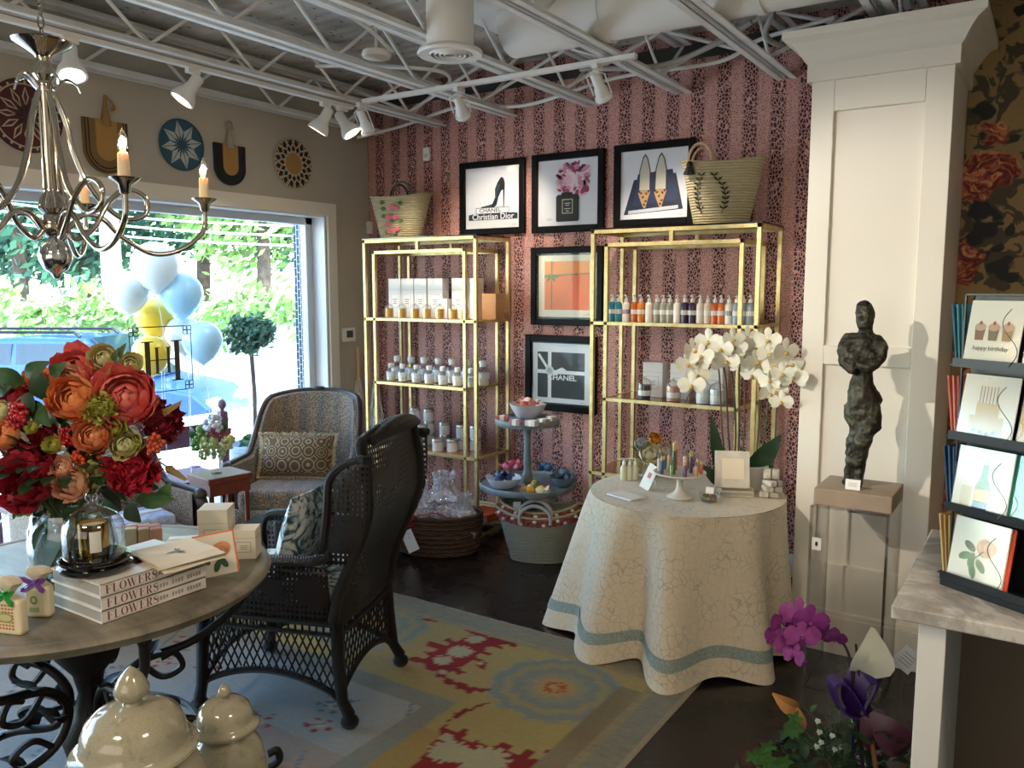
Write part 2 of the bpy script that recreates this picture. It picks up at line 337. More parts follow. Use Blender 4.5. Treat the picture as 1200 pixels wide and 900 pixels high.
# picture-plane painter: polygons on a plane, each colour layer 0.3 mm proud of the last
class Paint:
    def __init__(s,w,h): s.mb=MB(); s.mats=[]; s.w=w; s.h=h; s.l=0
    def m(s,mat):
        if mat not in s.mats: s.mats.append(mat)
        s.mb.cur=s.mats.index(mat)
    def poly(s,pts,mat,step=True):
        if step: s.l+=1
        s.m(mat); z=s.l*.0003; s.mb.add([((x-.5)*s.w,-z,(.5-y)*s.h) for x,y in pts],[list(range(len(pts)))],False)
    def rect(s,x0,y0,x1,y1,mat,step=True): s.poly([(x0,y1),(x1,y1),(x1,y0),(x0,y0)],mat,step)
    def ell(s,cx,cy,rx,ry,mat,step=True,n=16,a=0):
        s.poly([(cx+rx*math.cos(t)*math.cos(a)-ry*math.sin(t)*math.sin(a),cy+rx*math.cos(t)*math.sin(a)+ry*math.sin(t)*math.cos(a)) for t in [-2*PI*i/n for i in range(n)]],mat,step)
    def line(s,pts,wd,mat,step=True):
        if step: s.l+=1
        for (x0,y0),(x1,y1) in zip(pts,pts[1:]):
            dx,dy=(x1-x0)*s.w,(y1-y0)*s.h; L=math.hypot(dx,dy) or 1; nx,ny=-dy/L*wd/2/s.w,dx/L*wd/2/s.h
            s.poly([(x0+nx,y0+ny),(x1+nx,y1+ny),(x1-nx,y1-ny),(x0-nx,y0-ny)],mat,False)
    def text(s,t,cx,cy,size,mat,sx=1,bold=0,rot=0):
        s.l+=1; s.m(mat); z=s.l*.0003
        text_mb(t,size,Matrix.Translation(((cx-.5)*s.w,-z,(.5-cy)*s.h))@Matrix.Rotation(PI/2,4,'X')@Matrix.Rotation(rot,4,'Z'),s.mb,bold,.0002,sx)
    def build(s,name,parent,loc=None,rot=None):
        o=s.mb.build(name,s.mats,parent,loc)
        if rot: o.rotation_euler=rot
        return o
# ================= ROOM SHELL =================
WL=-4.28; WB=4.584; CZ=3.02; XR=1.2; YF=-2.6
struct('floor',MB().bb((WL-.2,YF,-.1),(XR,WB+.2,0)),M['floor'])
struct('wall_back',MB().bb((WL-.2,WB,0),(XR,WB+.2,CZ)),M['leopard'])
b=MB(); wy0,wy1,wz0,wz1=-1.0,4.144,.13,2.1
b.bb((WL-.2,YF,0),(WL,wy0,CZ)).bb((WL-.2,wy1,0),(WL,WB,CZ)).bb((WL-.2,wy0,0),(WL,wy1,wz0)).bb((WL-.2,wy0,wz1),(WL,wy1,CZ))
struct('wall_left',b,M['greige'])
struct('wall_right',MB().bb((XR,YF,0),(XR+.1,WB+.2,CZ)),M['greige'])
struct('wall_front',MB().bb((WL-.2,YF-.1,0),(XR,YF,CZ)),M['greige'])
struct('ceiling',MB().bb((WL-.2,YF-.1,CZ),(XR+.1,WB+.2,CZ+.15)),M['deck'])
# upper dark strip where the paper stops under the deck
struct('trim_1',MB().bb((WL,WB-.02,2.88),(-.9,WB,2.96)),C('#3a3836',.8))
b=MB(); b.bb((WL,wy0,wz1),(WL+.018,wy1+.09,wz1+.085)).bb((WL,wy1+.01,.13),(WL+.018,wy1+.09,wz1)).bb((WL-.01,wy0,.07),(WL+.05,wy1+.09,.13))
struct('trim_2',b,M['trimw'])
struct('baseboard_back',MB().bb((WL,WB-.018,0),(-.9,WB,.13)),M['trimw'],bevel=.004)
# window
wo=MB().bb((WL-.19,wy0,wz0),(WL,wy1,wz0+.01)); wo.bb((WL-.2,wy1-.012,wz0),(WL-.0,wy1,wz1)).bb((WL-.2,wy0,wz1-.012),(WL,wy1,wz1))
win=struct('window_1',wo,C('#e8edf0',.4))
fx=WL-.15
f=MB()
for (a,c) in (((fx-.03,wy0,wz0),(fx+.03,wy1,wz0+.05)),((fx-.03,wy0,wz1-.06),(fx+.03,wy1,wz1)),((fx-.03,wy1-.07,wz0),(fx+.03,wy1,wz1)),((fx-.03,1.1,wz0),(fx+.03,1.14,wz1))): f.bb(a,c)
f.build('window_frame',C('#c9ced2',.35),win,bevel=.003)
MB().bb((fx-.004,wy0,wz0),(fx+.004,wy1,wz1)).build('window_pane',M['pane'],win)
# logo on the pane
p=Paint(.42,.42); dk=C('#3c3026',.5)
def key(cx,cy): 
    for u,v in ((-.035,-.03),(.035,-.03),(-.035,.03),(.035,.03)):
        p.line([(cx+u-.03,cy+v-.028),(cx+u+.03,cy+v-.028),(cx+u+.03,cy+v+.028),(cx+u-.03,cy+v+.028),(cx+u-.03,cy+v-.028)],.005,dk,False)
for cx,cy in ((.08,.1),(.92,.1),(.08,.9),(.92,.9)): key(cx,cy)
p.line([(.14,.04),(.86,.04)],.006,dk,False);p.line([(.14,.96),(.86,.96)],.006,dk,False);p.line([(.02,.16),(.02,.84)],.006,dk,False);p.line([(.98,.16),(.98,.84)],.006,dk,False)
for x0,x1,y0,y1 in ((.24,.32,.24,.82),(.70,.78,.24,.82)): p.rect(x0,y0,x1,y1,dk,False)
p.rect(.19,.24,.37,.255,dk,False);p.rect(.65,.24,.83,.255,dk,False);p.rect(.19,.805,.37,.82,dk,False);p.rect(.65,.805,.83,.82,dk,False)
for x0 in (.40,.58): p.rect(x0,.33,x0+.045,.70,dk,False); p.rect(x0-.02,.33,x0+.065,.34,dk,False); p.rect(x0-.02,.69,x0+.065,.70,dk,False)
p.rect(.3,.50,.72,.515,dk,False)
c0=pxx(190,421,fx+.006); o=p.build('window_logo',None,c0,(0,0,PI/2)); 
o.parent=win
# ceiling joists (open web bar joists) running into the back wall
def joist(X,y0,y1):
    b=MB(); zb,zt=2.70,CZ-.03
    for z in (zb+.018,zt-.018):
        for s in (-1,1): b.bb((X+s*.010 ,y0,z-.018),(X+s*.052,y1,z-.011)); b.bb((X+s*.012,y0,z-.018),(X+s*.018,y1,z+.018))
    n=int((y1-y0)/.3); st=(y1-y0)/n; pts=[]
    for i in range(n+1): pts.append((X,y0+i*st, zb+.02 if i%2==0 else zt-.02))
    for a,c in zip(pts,pts[1:]): b.tube([a,c],.009,6,cap=False)
    return struct('ceiling_beam',b,M['joist'])
for X in (-4.16,-3.60,-3.02,-2.43,-1.85,-1.27,-.66,-.05,.55): joist(X,YF,WB)
# bridging bars, conduits
b=MB()
for y in (4.25,):
    for X0,X1 in ((-4.16,-3.6),(-3.6,-3.02),(-3.02,-2.43),(-2.43,-1.85),(-1.85,-1.27),(-1.27,-.66)):
        b.tube([(X0,y,2.74),(X1,y+.03,2.97)],.011,6); b.tube([(X0,y+.04,2.97),(X1,y,2.74)],.011,6)
struct('trim_3',b,M['joist'])
def conduit(pts,r=.011,n=10,mat='joist'):
    return MB().tube(spline(pts,n),r,8)
cons=[[(-4.2,4.4,2.66),(-3.8,4.42,2.70),(-3.3,4.42,2.77),(-2.8,4.42,2.72),(-2.2,4.42,2.80),(-1.6,4.42,2.80),(-1.35,4.35,2.86),(-.95,4.2,2.86)],
[(-3.5,3.35,2.82),(-3.2,3.45,2.80),(-2.9,3.7,2.78),(-3.0,3.85,2.74),(-3.3,3.8,2.72)],
[(-3.0,2.3,2.99),(-2.95,2.7,2.96),(-2.85,3.0,2.86),(-2.9,3.3,2.80)]]
for cpt in cons: struct('trim_4',conduit(cpt),M['joist'])
for i,cpt in enumerate([[(-2.2,4.0,2.76),(-1.8,4.1,2.74),(-1.5,4.1,2.80),(-1.3,4.05,2.86)],[(-1.15,3.9,2.86),(-1.25,4.15,2.80),(-1.1,4.4,2.78),(-.9,4.5,2.83)]]): struct('trim_5',conduit(cpt,.014),C('#a9a7a0',.6))
# ducts
b=MB(); my=Matrix.Rotation(PI/2,4,'Y'); b.lathe([(.0,0),(.145,0),(.145,.5),(.152,.5),(.152,.53),(.145,.53),(.145,1.2),(.152,1.2),(.152,1.23),(.145,1.23),(.145,2.6),(0,2.6)],(-2.3,3.5,2.865),32,my)
duct=thing('air_duct','white round sheet metal air duct crossing through the ceiling joists','air duct',(0,0,0))
b.build('duct_pipe',M['white'],duct)
b=MB(); b.bb((-2.5,3.2,2.9),(-2.15,3.66,3.015)); b.build('duct_box',M['white'],duct,bevel=.01)
bx,by=-2.305,3.007
df=thing('ceiling_diffuser','white drum duct ending in a round ringed air diffuser','air vent',(bx,by,2.62))
MB().lathe([(.105,.03),(.105,.398)],n=36,cap=False).build('duct_drum',M['white'],df)
MB().lathe([(.098,.004),(.140,0),(.146,.008),(.140,.02),(.105,.034),(.098,.034),(.098,.004)],n=40,cap=False).build('flange',M['white'],df)
b=MB().lathe([(0,.03),(.104,.03)],n=32); b.build('dark_throat',C('#4c4c4a',.8),df)
for i,r in enumerate((.085,.063,.042,.022)): MB().lathe([(r,.0),(r+.006,-.002),(r+.013,.014),(r+.009,.016),(r,.0)],n=32,cap=False).build('vent_ring',M['white'],df)
# small deck box with fixture
cb=thing('ceiling_junction_box','white round junction plate on the joists beside the drum diffuser','junction box',(-2.98,3.27,2.77))
MB().lathe([(0,0),(.07,0),(.075,.01),(.07,.03),(0,.03)],n=24).build('plate',M['white'],cb); MB().tube([(0,0,.03),(0,0,.22)],.008,8).build('rod',M['white'],cb)
# wallcolumn: panelled pier with crown
b=MB(); cx0,cx1,cy0=-.92,-.385,3.70
b.bb((cx0,cy0+.02,0),(cx1,WB,2.47))
for x0,x1 in ((cx0,-.828),(-.484,cx1)): b.bb((x0,cy0,.02),(x1,cy0+.03,2.47))
for z0,z1 in ((2.335,2.47),(1.275,1.357),(.02,.40)): b.bb((-.828,cy0,z0),(-.484,cy0+.03,z1))
b.bb((cx0-.02,cy0-.02,0),(cx1+.02,cy0+.02,.17)).bb((cx0-.012,cy0-.012,.17),(cx1+.012,cy0+.02,.19))
col=struct('wall_column',b,M['trimw'],bevel=.003)
b=MB(); prof=[(0,2.46),(.018,2.46),(.018,2.53),(.03,2.545),(.05,2.58),(.075,2.61),(.105,2.625),(.105,2.655),(0,2.655)]
def ring(d,z): return [(cx0-d,cy0-d,z),(cx1+d,cy0-d,z),(cx1+d,WB-.02,z),(cx0-d,WB-.02,z)]
vs=[];fs=[]
for d,z in prof: vs+=ring(d,z)
for i in range(len(prof)-1):
    for j in range(3 if True else 4):
        jj=(j-1)%4 if j==2 else j; 
        a,c=[(0,1),(1,2),(3,0)][j]; fs.append((i*4+a,i*4+c,(i+1)*4+c,(i+1)*4+a))
b.add(vs,fs,False); b.build('crown_moulding',M['trimw'],col)
# floral wall beyond the column
struct('wall_side',MB().bb((cx1+.002,4.22,0),(XR,4.30,2.9)),M['floral'])
# ---- wall devices
th=thing('thermostat','white square thermostat with grey screen on wall by the window','thermostat',pxx(407,392,WL+.002)); th.rotation_euler[2]=PI/2
MB().box((0,-.012,0),(.125,.024,.1)).build('housing',M['white'],th,bevel=.006); MB().box((0,-.026,.004),(.06,.004,.05)).build('screen',C('#4a4e50',.2),th)
for (x,y,lab) in ((502,181,'white motion sensor high on the patterned wall'),(434,267,'small grey wall plate behind the flowered straw bag')):
    q=py(x,y,WB-.001); s=thing('wall_sensor',lab,'sensor',q); MB().box((0,-.014,0),(.055,.028,.09)).build('housing',M['white'],s,bevel=.006); MB().sph((0,-.028,-.015),(.016,.006,.016),12).build('lens',C('#c9c9c4',.3),s)
for i,(x,y,lab) in enumerate(((612,212,'black-framed shoe print'),(709,208,'perfume bottle print'))):
    pass
# ================= OUTSIDE =================
GZ=-.12
g=MB().bb((-9,-14,-.3),(WL-.2,16,GZ)); struct('ground_sidewalk',g,C('#b9b5ac',.9))
def lot():
    t=NT('pale_asphalt'); t.base(t.mix(t.noise(.6,4),'#b7b7b4','#9a9a98')); t.set(rough=.9); return t.m
struct('ground_street',MB().bb((-60,-50,-1.1),(-9,50,-.85)),lot())
struct('ground_kerb',MB().bb((-9.15,-14,-1.0),(-9,16,-.02)),C('#d0cdc6',.9))
def crown(mb,c,r,n,ls,seed,sq=(1,1,1)):
    rn=random.Random(seed)
    for i in range(n):
        while True:
            d=Vector((rn.uniform(-1,1),rn.uniform(-1,1),rn.uniform(-1,1)))
            if .35<d.length<1: break
        k=.75+.35*noise.noise(d*2.3+Vector((seed,0,0))); p=Vector(c)+Vector((d.x*r*sq[0],d.y*r*sq[1],d.z*r*sq[2]))*k
        q=Vector((rn.gauss(0,1),rn.gauss(0,1),rn.gauss(0,1))).normalized(); u=q.orthogonal().normalized(); v=q.cross(u); s=ls*rn.uniform(.6,1.4)
        mb.add([p-u*s,p+v*s*.5,p+u*s,p-v*s*.5],[(0,1,2,3)],False)
    return mb
def leafm(name,a,b):
    t=NT(name); t.base(t.mix(t.noise(1.5,3),a,b)); t.set(rough=.6); t.b.inputs['Transmission Weight'].default_value=0.0; return t.m
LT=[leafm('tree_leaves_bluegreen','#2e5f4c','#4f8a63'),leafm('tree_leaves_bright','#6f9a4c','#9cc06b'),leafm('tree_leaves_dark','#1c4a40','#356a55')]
bark=pbr('bark','#5a4c40',.9,c2='#3e342c',ns=8)
def tree(x,y,h,r,mi,seed,lab,n=5200,ls=.13):
    t=thing('broadleaf_tree',lab,'tree',(x,y,-.85),group='trees across the street')
    MB().tube([(0,0,0),(.1,.05,h*.4),(0,.1,h*.75)],[.22,.16,.08],8).build('trunk',bark,t)
    b=MB(); rn=random.Random(seed)
    for k in range(4):
        a=rn.uniform(0,6.28); q=r*.45; crown(b,(q*math.cos(a),q*math.sin(a),h-r*.9+rn.uniform(-.5,.5)*r),r*.72,n//5,ls,seed+k)
    crown(b,(0,0,h-r*.8),r*.8,n//5,ls,seed+9)
    b.build('foliage',LT[mi],t)
def dpt(px_,D,z=None): q=pd(px_,338,D); return q.x,q.y
for i,(px_,D,h,r,mi,lab) in enumerate(((-60,22,9,3.9,2,'dark blue-green tree at the left end of the row across the street'),(20,19,7.6,3.4,2,'dark tree behind the chandelier stem, above the blue car'),(95,21,8,3.4,0,'blue-green tree seen between the chandelier arms'),(165,24,8.5,3.2,0,'tree behind the white balloon across the street'),(235,21,8.2,3.1,1,'bright green sunlit tree above the balloons'),(305,19,7.6,3.,1,'bright sunlit tree above the potted topiary'),(375,22,8.4,3.2,0,'tree beside the window jamb across the street'))):
    x,y=dpt(px_,D); tree(x,y,h,r,mi,i*13+3,lab)
# white fence with vines
x0,y0=dpt(-150,16.5); x1,y1=dpt(420,15)
fe=thing('street_fence','long sunlit white fence below the trees, with trailing vines','fence',(0,0,-.85))
d=Vector((x1-x0,y1-y0,0)); L=d.length; ang=math.atan2(d.y,d.x)
MB().box(((x0+x1)/2,(y0+y1)/2,1.1),(L,.1,2.2),rz=ang).build('fence_panel',C('#e9ece8',.8),fe)
b=MB()
rn=random.Random(5)
for k in range(28):
    t_=k/28; cx,cy=x0+d.x*t_,y0+d.y*t_; crown(b,(cx+.3,cy-.3,2.2-rn.random()*.5),.55+.2*rn.random(),70,.12,k)
b.build('vine',LT[1],fe,kind='stuff')
po=thing('street_utility_pole','pale utility pole rising between the trees','utility pole',(*dpt(132,19.5),-.85))
MB().tube([(0,0,0),(0,0,9)],[.25,.2],12).build('pole',C('#d8d2c6',.8),po); MB().box((0,0,6.3),(.1,2.,.12),rz=.3).build('crossarm',C('#b9b2a4',.8),po)
for i,(ya,yb) in enumerate(((245,262),(255,274),(268,285))):
    a=pd(-80,ya-18,14); c=pd(420,yb+6,14); mid=(a+c)/2-Vector((0,0,.12)); o=MB().tube(spline([a,mid,c],10),.018,6).build('utility_wire',C('#e6eef2',.5)); tag(o,'overhead utility wire crossing the window view, %s of the three'%('topmost','middle','lowest')[i],'wire','utility wires')
# cars
def car(name,lab,cat,loc,rz,body,L=4.6,W=1.85,Hc=1.7,suv=True):
    t=thing(name,lab,cat,loc,rz)
    h1=.95 if suv else .82
    P=[(-L/2,.35),(-L/2+.05,h1-.05),(-L/2+.15,h1),( -L/2+ (.35 if suv else .9),h1+.03),(-L/2+(.75 if suv else 1.35),Hc-.06),(-L/2+1.6,Hc),(.35,Hc-.02),(1.15,h1+.06),(L/2-.25,h1-.12),(L/2,h1-.35),(L/2,.35)]
    b=MB(); n=len(P)
    def half(y,s): return [(x,y*(1 if z<h1+.1 else .86),z) for x,z in P]
    vs=half(-W/2,1)+half(W/2,1); fs=[list(range(n)),list(range(n,2*n))[::-1]]+[(i,n+i,n+(i+1)%n,(i+1)%n) for i in range(n)]
    b.add(vs,fs,False).build('body',body,t,bevel=.05)
    gl=C('#16293c',.15)
    for s in (-1,1):
        for a0,a1,a2,a3 in ((-L/2+.55,-L/2+.95,-.75,-.8),(-.7,-.68,.25,.3),(.36,.34,.5,.95)) if suv else ((-L/2+1.3,-L/2+1.6,-.5,-.5),(-.4,-.4,.35,.95)):
            z0,z1=h1+.06,Hc-.1; y0=s*(W/2*.955);y1=s*(W/2*.885)
            MB().add([(a0,y0*1.005,z0),(a3,y0*1.005,z0),(a2,y1*1.0,z1),(a1,y1,z1)],[(0,1,2,3)],False).build('side_window',gl,t,solid=.03)
    MB().add([(1.18,-W*.4,h1+.07),(1.18,W*.4,h1+.07),(.4,W*.37,Hc-.03),(.4,-W*.37,Hc-.03)],[(0,1,2,3)],False).build('windscreen',gl,t,solid=.05)
    for sx in (-1,1):
        for sy in (-1,1):
            w_=MB().lathe([(0,-.1),(.2,-.1),(.34,-.08),(.34,.08),(.2,.1),(0,.1)],(sx*L*.31,sy*(W/2-.08),.34),24,Matrix.Rotation(PI/2,4,'X')).build('wheel',C('#1b1c1e',.7),t)
            MB().lathe([(0,0),(.2,.01),(.2,.02),(0,.03)],(sx*L*.31,sy*(W/2+.03),.34),16,Matrix.Rotation(-sy*PI/2,4,'X')).build('hubcap',M['chrome'],w_)
    if suv:
        for sy in (-1,1): MB().tube([(-1.9,sy*.62,Hc+.02),(-1.8,sy*.62,Hc+.07),(.1,sy*.62,Hc+.07),(.2,sy*.62,Hc+.0)],.025,6).build('roof_rail',M['black'],t)
    for sy in (-1,1): MB().box((L/2-.04,sy*.65,h1-.3),(.1,.35,.16)).build('headlight',C('#e9e4d8',.2),t)
    for sy in (-1,1): MB().sph((.75,sy*(W/2+.08),h1+.08),(.09,.12,.08),10).build('wing_mirror',body,t)
    return t
x,y=dpt(100,13.5); car('parked_car','blue estate car with roof rails parked outside the shop window','car',(x,y,-.85),rad(33),C('#173f86',.3,coat=.5))
x,y=dpt(385,17); car('parked_car','white saloon car parked outside behind the topiary','car',(x,y,-.85),rad(33+180),C('#eef1f3',.25,coat=.5),suv=False,Hc=1.45)
# balloons
bal=[(182,312,.16,'#f2f6f7','large white balloon, topmost of the bunch'),(212,345,.15,'#a9d3ee','pale blue balloon at the right of the bunch'),(181,372,.14,'#f0c83c','yellow balloon above the gold window logo'),(178,415,.13,'#edc23a','yellow balloon seen through the window logo'),(237,400,.14,'#b9dcf0','pale blue balloon hanging lowest, by the topiary'),(215,392,.13,'#dfe9ee','whitish balloon tucked behind the window logo'),(150,342,.14,'#f4f6f4','white balloon at the outer edge of the bunch, by the pole')]
for i,(x,y,r,c,lab) in enumerate(bal):
    D=5.2; q=pd(x,y,D+.12*(i%3)); r*=.92; t=thing('balloon',lab,'balloon',q,group='balloons outside the window')
    MB().lathe([(0,-r*1.22),(.03*r,-r*1.2),(.22*r,-r*1.08),(.55*r,-r*.86),(.85*r,-r*.45),(r,0),(.95*r,r*.4),(.7*r,r*.78),(.35*r,r*.97),(0,r*1.03)],n=20).build('envelope',C(c,.25,coat=.4),t)
    MB().tube([(0,0,-r*1.2),(.02,.02,-r*1.3-.2),(0,0,-q.z+GZ+.02)],.002,4).build('string',C('#dddddd',.6),t)
# topiary in a pot
q=pxx(298,480,-5.25); t=thing('potted_topiary','ball topiary tree on a bare stem in a tall grey pot outside the window','topiary',(q.x,q.y,GZ))
c=pxx(293,392,-5.25); zc=c.z-GZ
MB().tube([(0,0,.4),(.01,0,.9),(c.x-q.x,c.y-q.y,zc)],.017,8).build('stem',bark,t)
b=crown(MB(),(c.x-q.x,c.y-q.y,zc),.24,1500,.028,77,(1,1,.82)); b.build('foliage',leafm('topiary_leaves','#27483a','#4a7055'),t)
MB().lathe([(0,0),(.15,0),(.2,.45),(.225,.46),(.225,.5),(.19,.5),(.18,.45),(0,.44)],n=28).build('pot',C('#8b98a6',.6),t)
crown(MB(),(0,0,.52),.17,160,.03,5,(1,1,.4)).build('underplanting',M['green'],t)
# brick pier outside the jamb
t=NT('dark_blue_grey_brick'); bx_=t.node('TexBrick'); t.link(t.map((1,1,1),rot=(PI/2,0,PI/2)),bx_.inputs[0]); bx_.inputs['Color1'].default_value=lin('#2c3c4e'); bx_.inputs['Color2'].default_value=lin('#233140'); bx_.inputs['Mortar'].default_value=lin('#c8ced4'); bx_.inputs['Scale'].default_value=8; t.base(bx_.outputs[0]); t.set(rough=.8)
struct('wall_outer_pier',MB().bb((WL-.5,4.30,GZ),(WL-.2,4.6,3.2)),t.m)
# bench outside
q=pxx(262,520,-4.75); t=thing('wooden_bench','plum red wooden bench with ball finials just outside the window','bench',(q.x,q.y,GZ),rad(-97))
for x in (0,1.3): 
    MB().box((x,0,.44),(.055,.055,.88)).build('post',M['plumwood'],t,bevel=.004); MB().lathe([(0,-.0),(.014,0),(.012,.015),(.028,.035),(.03,.055),(.018,.078),(0,.085)],(x,0,.88),16).build('finial',M['plumwood'],t)
    MB().box((x,-.40,.22),(.055,.055,.44)).build('leg',M['plumwood'],t)
MB().box((.65,0,.74),(1.25,.03,.14)).build('backrest',M['plumwood'],t,bevel=.004); MB().box((.65,-.2,.42),(1.35,.44,.03)).build('seat',M['plumwood'],t,bevel=.004)
# ================= PANELLED WALL PICTURES =================
def framed(lab,x0,x1,z0,z1,paint,fw=.042,paper='#e9e9ee'):
    w_,h_=x1-x0,z1-z0; t=thing('framed_picture',lab,'picture',((x0+x1)/2,WB-.001,(z0+z1)/2),group='black framed pictures on the patterned wall')
    b=MB(); d=.03
    for (a,c) in (((-w_/2,-d,-h_/2),(-w_/2+fw,0,h_/2)),((w_/2-fw,-d,-h_/2),(w_/2,0,h_/2)),((-w_/2+fw,-d,-h_/2),(w_/2-fw,0,-h_/2+fw)),((-w_/2+fw,-d,h_/2-fw),(w_/2-fw,0,h_/2))): b.bb(a,c)
    b.build('frame',M['frameblack'],t,bevel=.005)
    p=Paint(w_-2*fw,h_-2*fw); p.rect(0,0,1,1,C(paper,.6)); paint(p); p.build('print',t,(0,-.010,0))
    MB().box((0,-.019,0),(w_-2*fw,.002,h_-2*fw)).build('glazing',M['pglass'],t)
    return t
K=C('#15151b',.5); G1=C('#454d5c',.6); WH=C('#f2f2f4',.6); PK=C('#d88ba6',.6); PK2=C('#f0c3d0',.6); PK3=C('#a33a5c',.6); NV=C('#1c2540',.6); TAN=C('#c79a66',.6)
def shoe(p):
    p.poly([(.27,.68),(.30,.64),(.42,.62),(.50,.60),(.55,.50),(.55,.36),(.60,.25),(.66,.17),(.71,.20),(.73,.28),(.72,.36),(.66,.40),(.61,.50),(.58,.62),(.52,.67),(.40,.69)][::-1],K)
    p.poly([(.70,.26),(.73,.28),(.715,.66),(.70,.66),(.695,.36)][::-1],K); p.poly([(.58,.36),(.62,.28),(.64,.30),(.59,.42),(.57,.52),(.555,.5)][::-1],G1); p.poly([(.30,.66),(.42,.635),(.5,.61),(.5,.63),(.4,.665)][::-1],G1)
    p.rect(.20,.66,.80,.755,WH); p.line([(.20,.66),(.80,.66),(.80,.755),(.20,.755),(.20,.66)],.004,G1); p.text('CHANEL',.46,.706,.034,K,1.35,.0003)
    p.poly([(.06,.775),(.12,.757),(.90,.757),(.96,.775)][::-1],C('#2a3344')); p.rect(.06,.765,.96,.86,C('#222a3a')); p.text('Christian Dior',.51,.81,.052,WH,1.1,.0008); p.line([(.9-.04,.955),(.9-.02,.955-.012),(.9,.955+.004),(.9+.02,.955-.01),(.9+.04,.955)],.0012,G1)
def perfume(p):
    rn=random.Random(3)
    for i in range(70):
        a=rn.uniform(0,6.28); r=math.sqrt(rn.random()); cx,cy=.60+.27*r*math.cos(a),.33+.25*r*math.sin(a)
        m=rn.choice([PK,PK,PK2,PK2,PK3]) if cy>.22 else rn.choice([PK3,PK,C('#5c2038')]); p.ell(cx,cy,rn.uniform(.03,.085),rn.uniform(.02,.05),m,i%6==0,10,rn.uniform(0,3))
    p.ell(.55,.30,.10,.11,C('#f6dbe2')); p.ell(.51,.31,.06,.08,PK2)
    for (a,c) in ((.44,.24),(.50,.47),(.36,.46),(.83,.34)): p.ell(a,c,.04,.018,PK3,False,8,.5)
    p.poly([(.33,.94),(.31,.92),(.31,.56),(.34,.53),(.66,.53),(.69,.56),(.69,.92),(.67,.94)],K); p.rect(.40,.50,.58,.53,K); p.rect(.41,.60,.59,.82,C('#d8c9a0')); p.rect(.425,.615,.575,.805,K); 
    for y,wd in ((.66,.09),(.69,.06),(.74,.10),(.775,.05)): p.rect(.5-wd/2,y,.5+wd/2,y+.012,WH,y==.66)
    p.ell(.2,.9,.05,.02,C('#d5d0e0'))
def flats(p):
    p.poly([(.05,.93),(.20,.42),(.82,.36),(.93,.88)],C('#16203c')); p.poly([(.18,.80),(.26,.34),(.77,.30),(.86,.74)],C('#222f55')); p.poly([(.12,.87),(.12,.92),(.86,.87),(.86,.82)],C('#ccd0da'))
    for s,cx in ((-1,.36),(1,.60)):
        p.poly([(cx-.09,.58),(cx-.08,.30),(cx-.03,.10),(cx+.01,.05),(cx+.05,.12),(cx+.09,.30),(cx+.09,.58)],C('#3a332e')); p.poly([(cx-.075,.58),(cx-.065,.30),(cx-.02,.12),(cx+.01,.08),(cx+.04,.14),(cx+.075,.30),(cx+.075,.58)],C('#cdc6b4'))
        p.poly([(cx-.10,.60),(cx-.06,.72),(cx-.01,.84),(cx+.02,.84),(cx+.05,.72),(cx+.09,.60),(cx,.57)],TAN)
        for k,(a,c) in enumerate(((-.05,.62),(.03,.63),(-.02,.68),(.02,.74),(0,.79),(.06,.60),(-.08,.6))): p.ell(cx+a,c,.022,.014,C('#3d2418'),k==0,8,k)
    p.line([(.9-.04,.965),(.9-.02,.965-.012),(.9,.965+.004),(.9+.02,.965-.01),(.9+.04,.965)],.0012,G1)
def orange(p):
    p.rect(0,0,1,1,K); p.rect(.03,.03,.97,.97,C('#e9e0cf')); p.rect(.13,.12,.87,.86,C('#e8641c')); p.rect(.13,.12,.87,.33,C('#ef8a2a')); p.line([(.25,.12),(.25,.86)],.009,C('#6d5a2a')); p.line([(.13,.34),(.87,.31)],.009,C('#6d5a2a'))
    for a in (.3,1.1,2.2,2.9): p.ell(.25+.06*math.cos(a),.33+.05*math.sin(a),.07,.022,C('#5b6a35'),True,12,a)
    p.line([(.85-.04,.93),(.85-.02,.93-.012),(.85,.93+.004),(.85+.02,.93-.01),(.85+.04,.93)],.0012,G1)
def blackbox(p):
    p.rect(0,0,1,1,C('#26323a')); p.rect(.02,.02,.98,.98,C('#e6e6ea')); p.rect(.10,.16,.90,.90,C('#1f2227')); p.rect(.28,.16,.34,.90,WH); p.rect(.10,.45,.90,.51,WH,False)
    p.line([(.12,.20),(.30,.46)],.018,WH); p.poly([(.32,.50),(.52,.40),(.60,.44),(.40,.54)],WH); p.ell(.31,.46,.075,.075,C('#d7d9de')); p.ell(.31,.46,.045,.045,C('#aab0b8')); p.text('CHANEL',.52,.57,.046,WH,1.2,.0012); p.line([(.85-.04,.955),(.85-.02,.955-.012),(.85,.955+.004),(.85+.02,.955-.01),(.85+.04,.955)],.0012,G1)
framed('black framed print of a stiletto on two fashion books',-3.425,-2.905,1.955,2.437,shoe)
framed('black framed print of a black perfume bottle with pink peony',-2.85,-2.335,1.95,2.44,perfume)
framed('black framed print of leopard flats on a navy box, by straw bag',-2.27,-1.76,1.966,2.447,flats)
framed('black framed print of an orange box, below the perfume print',-2.855,-2.335,1.366,1.861,orange,.04)
framed('lowest black framed print, black gift box with white ribbon',-2.897,-2.372,.811,1.302,blackbox,.045,'#cfd3d8')
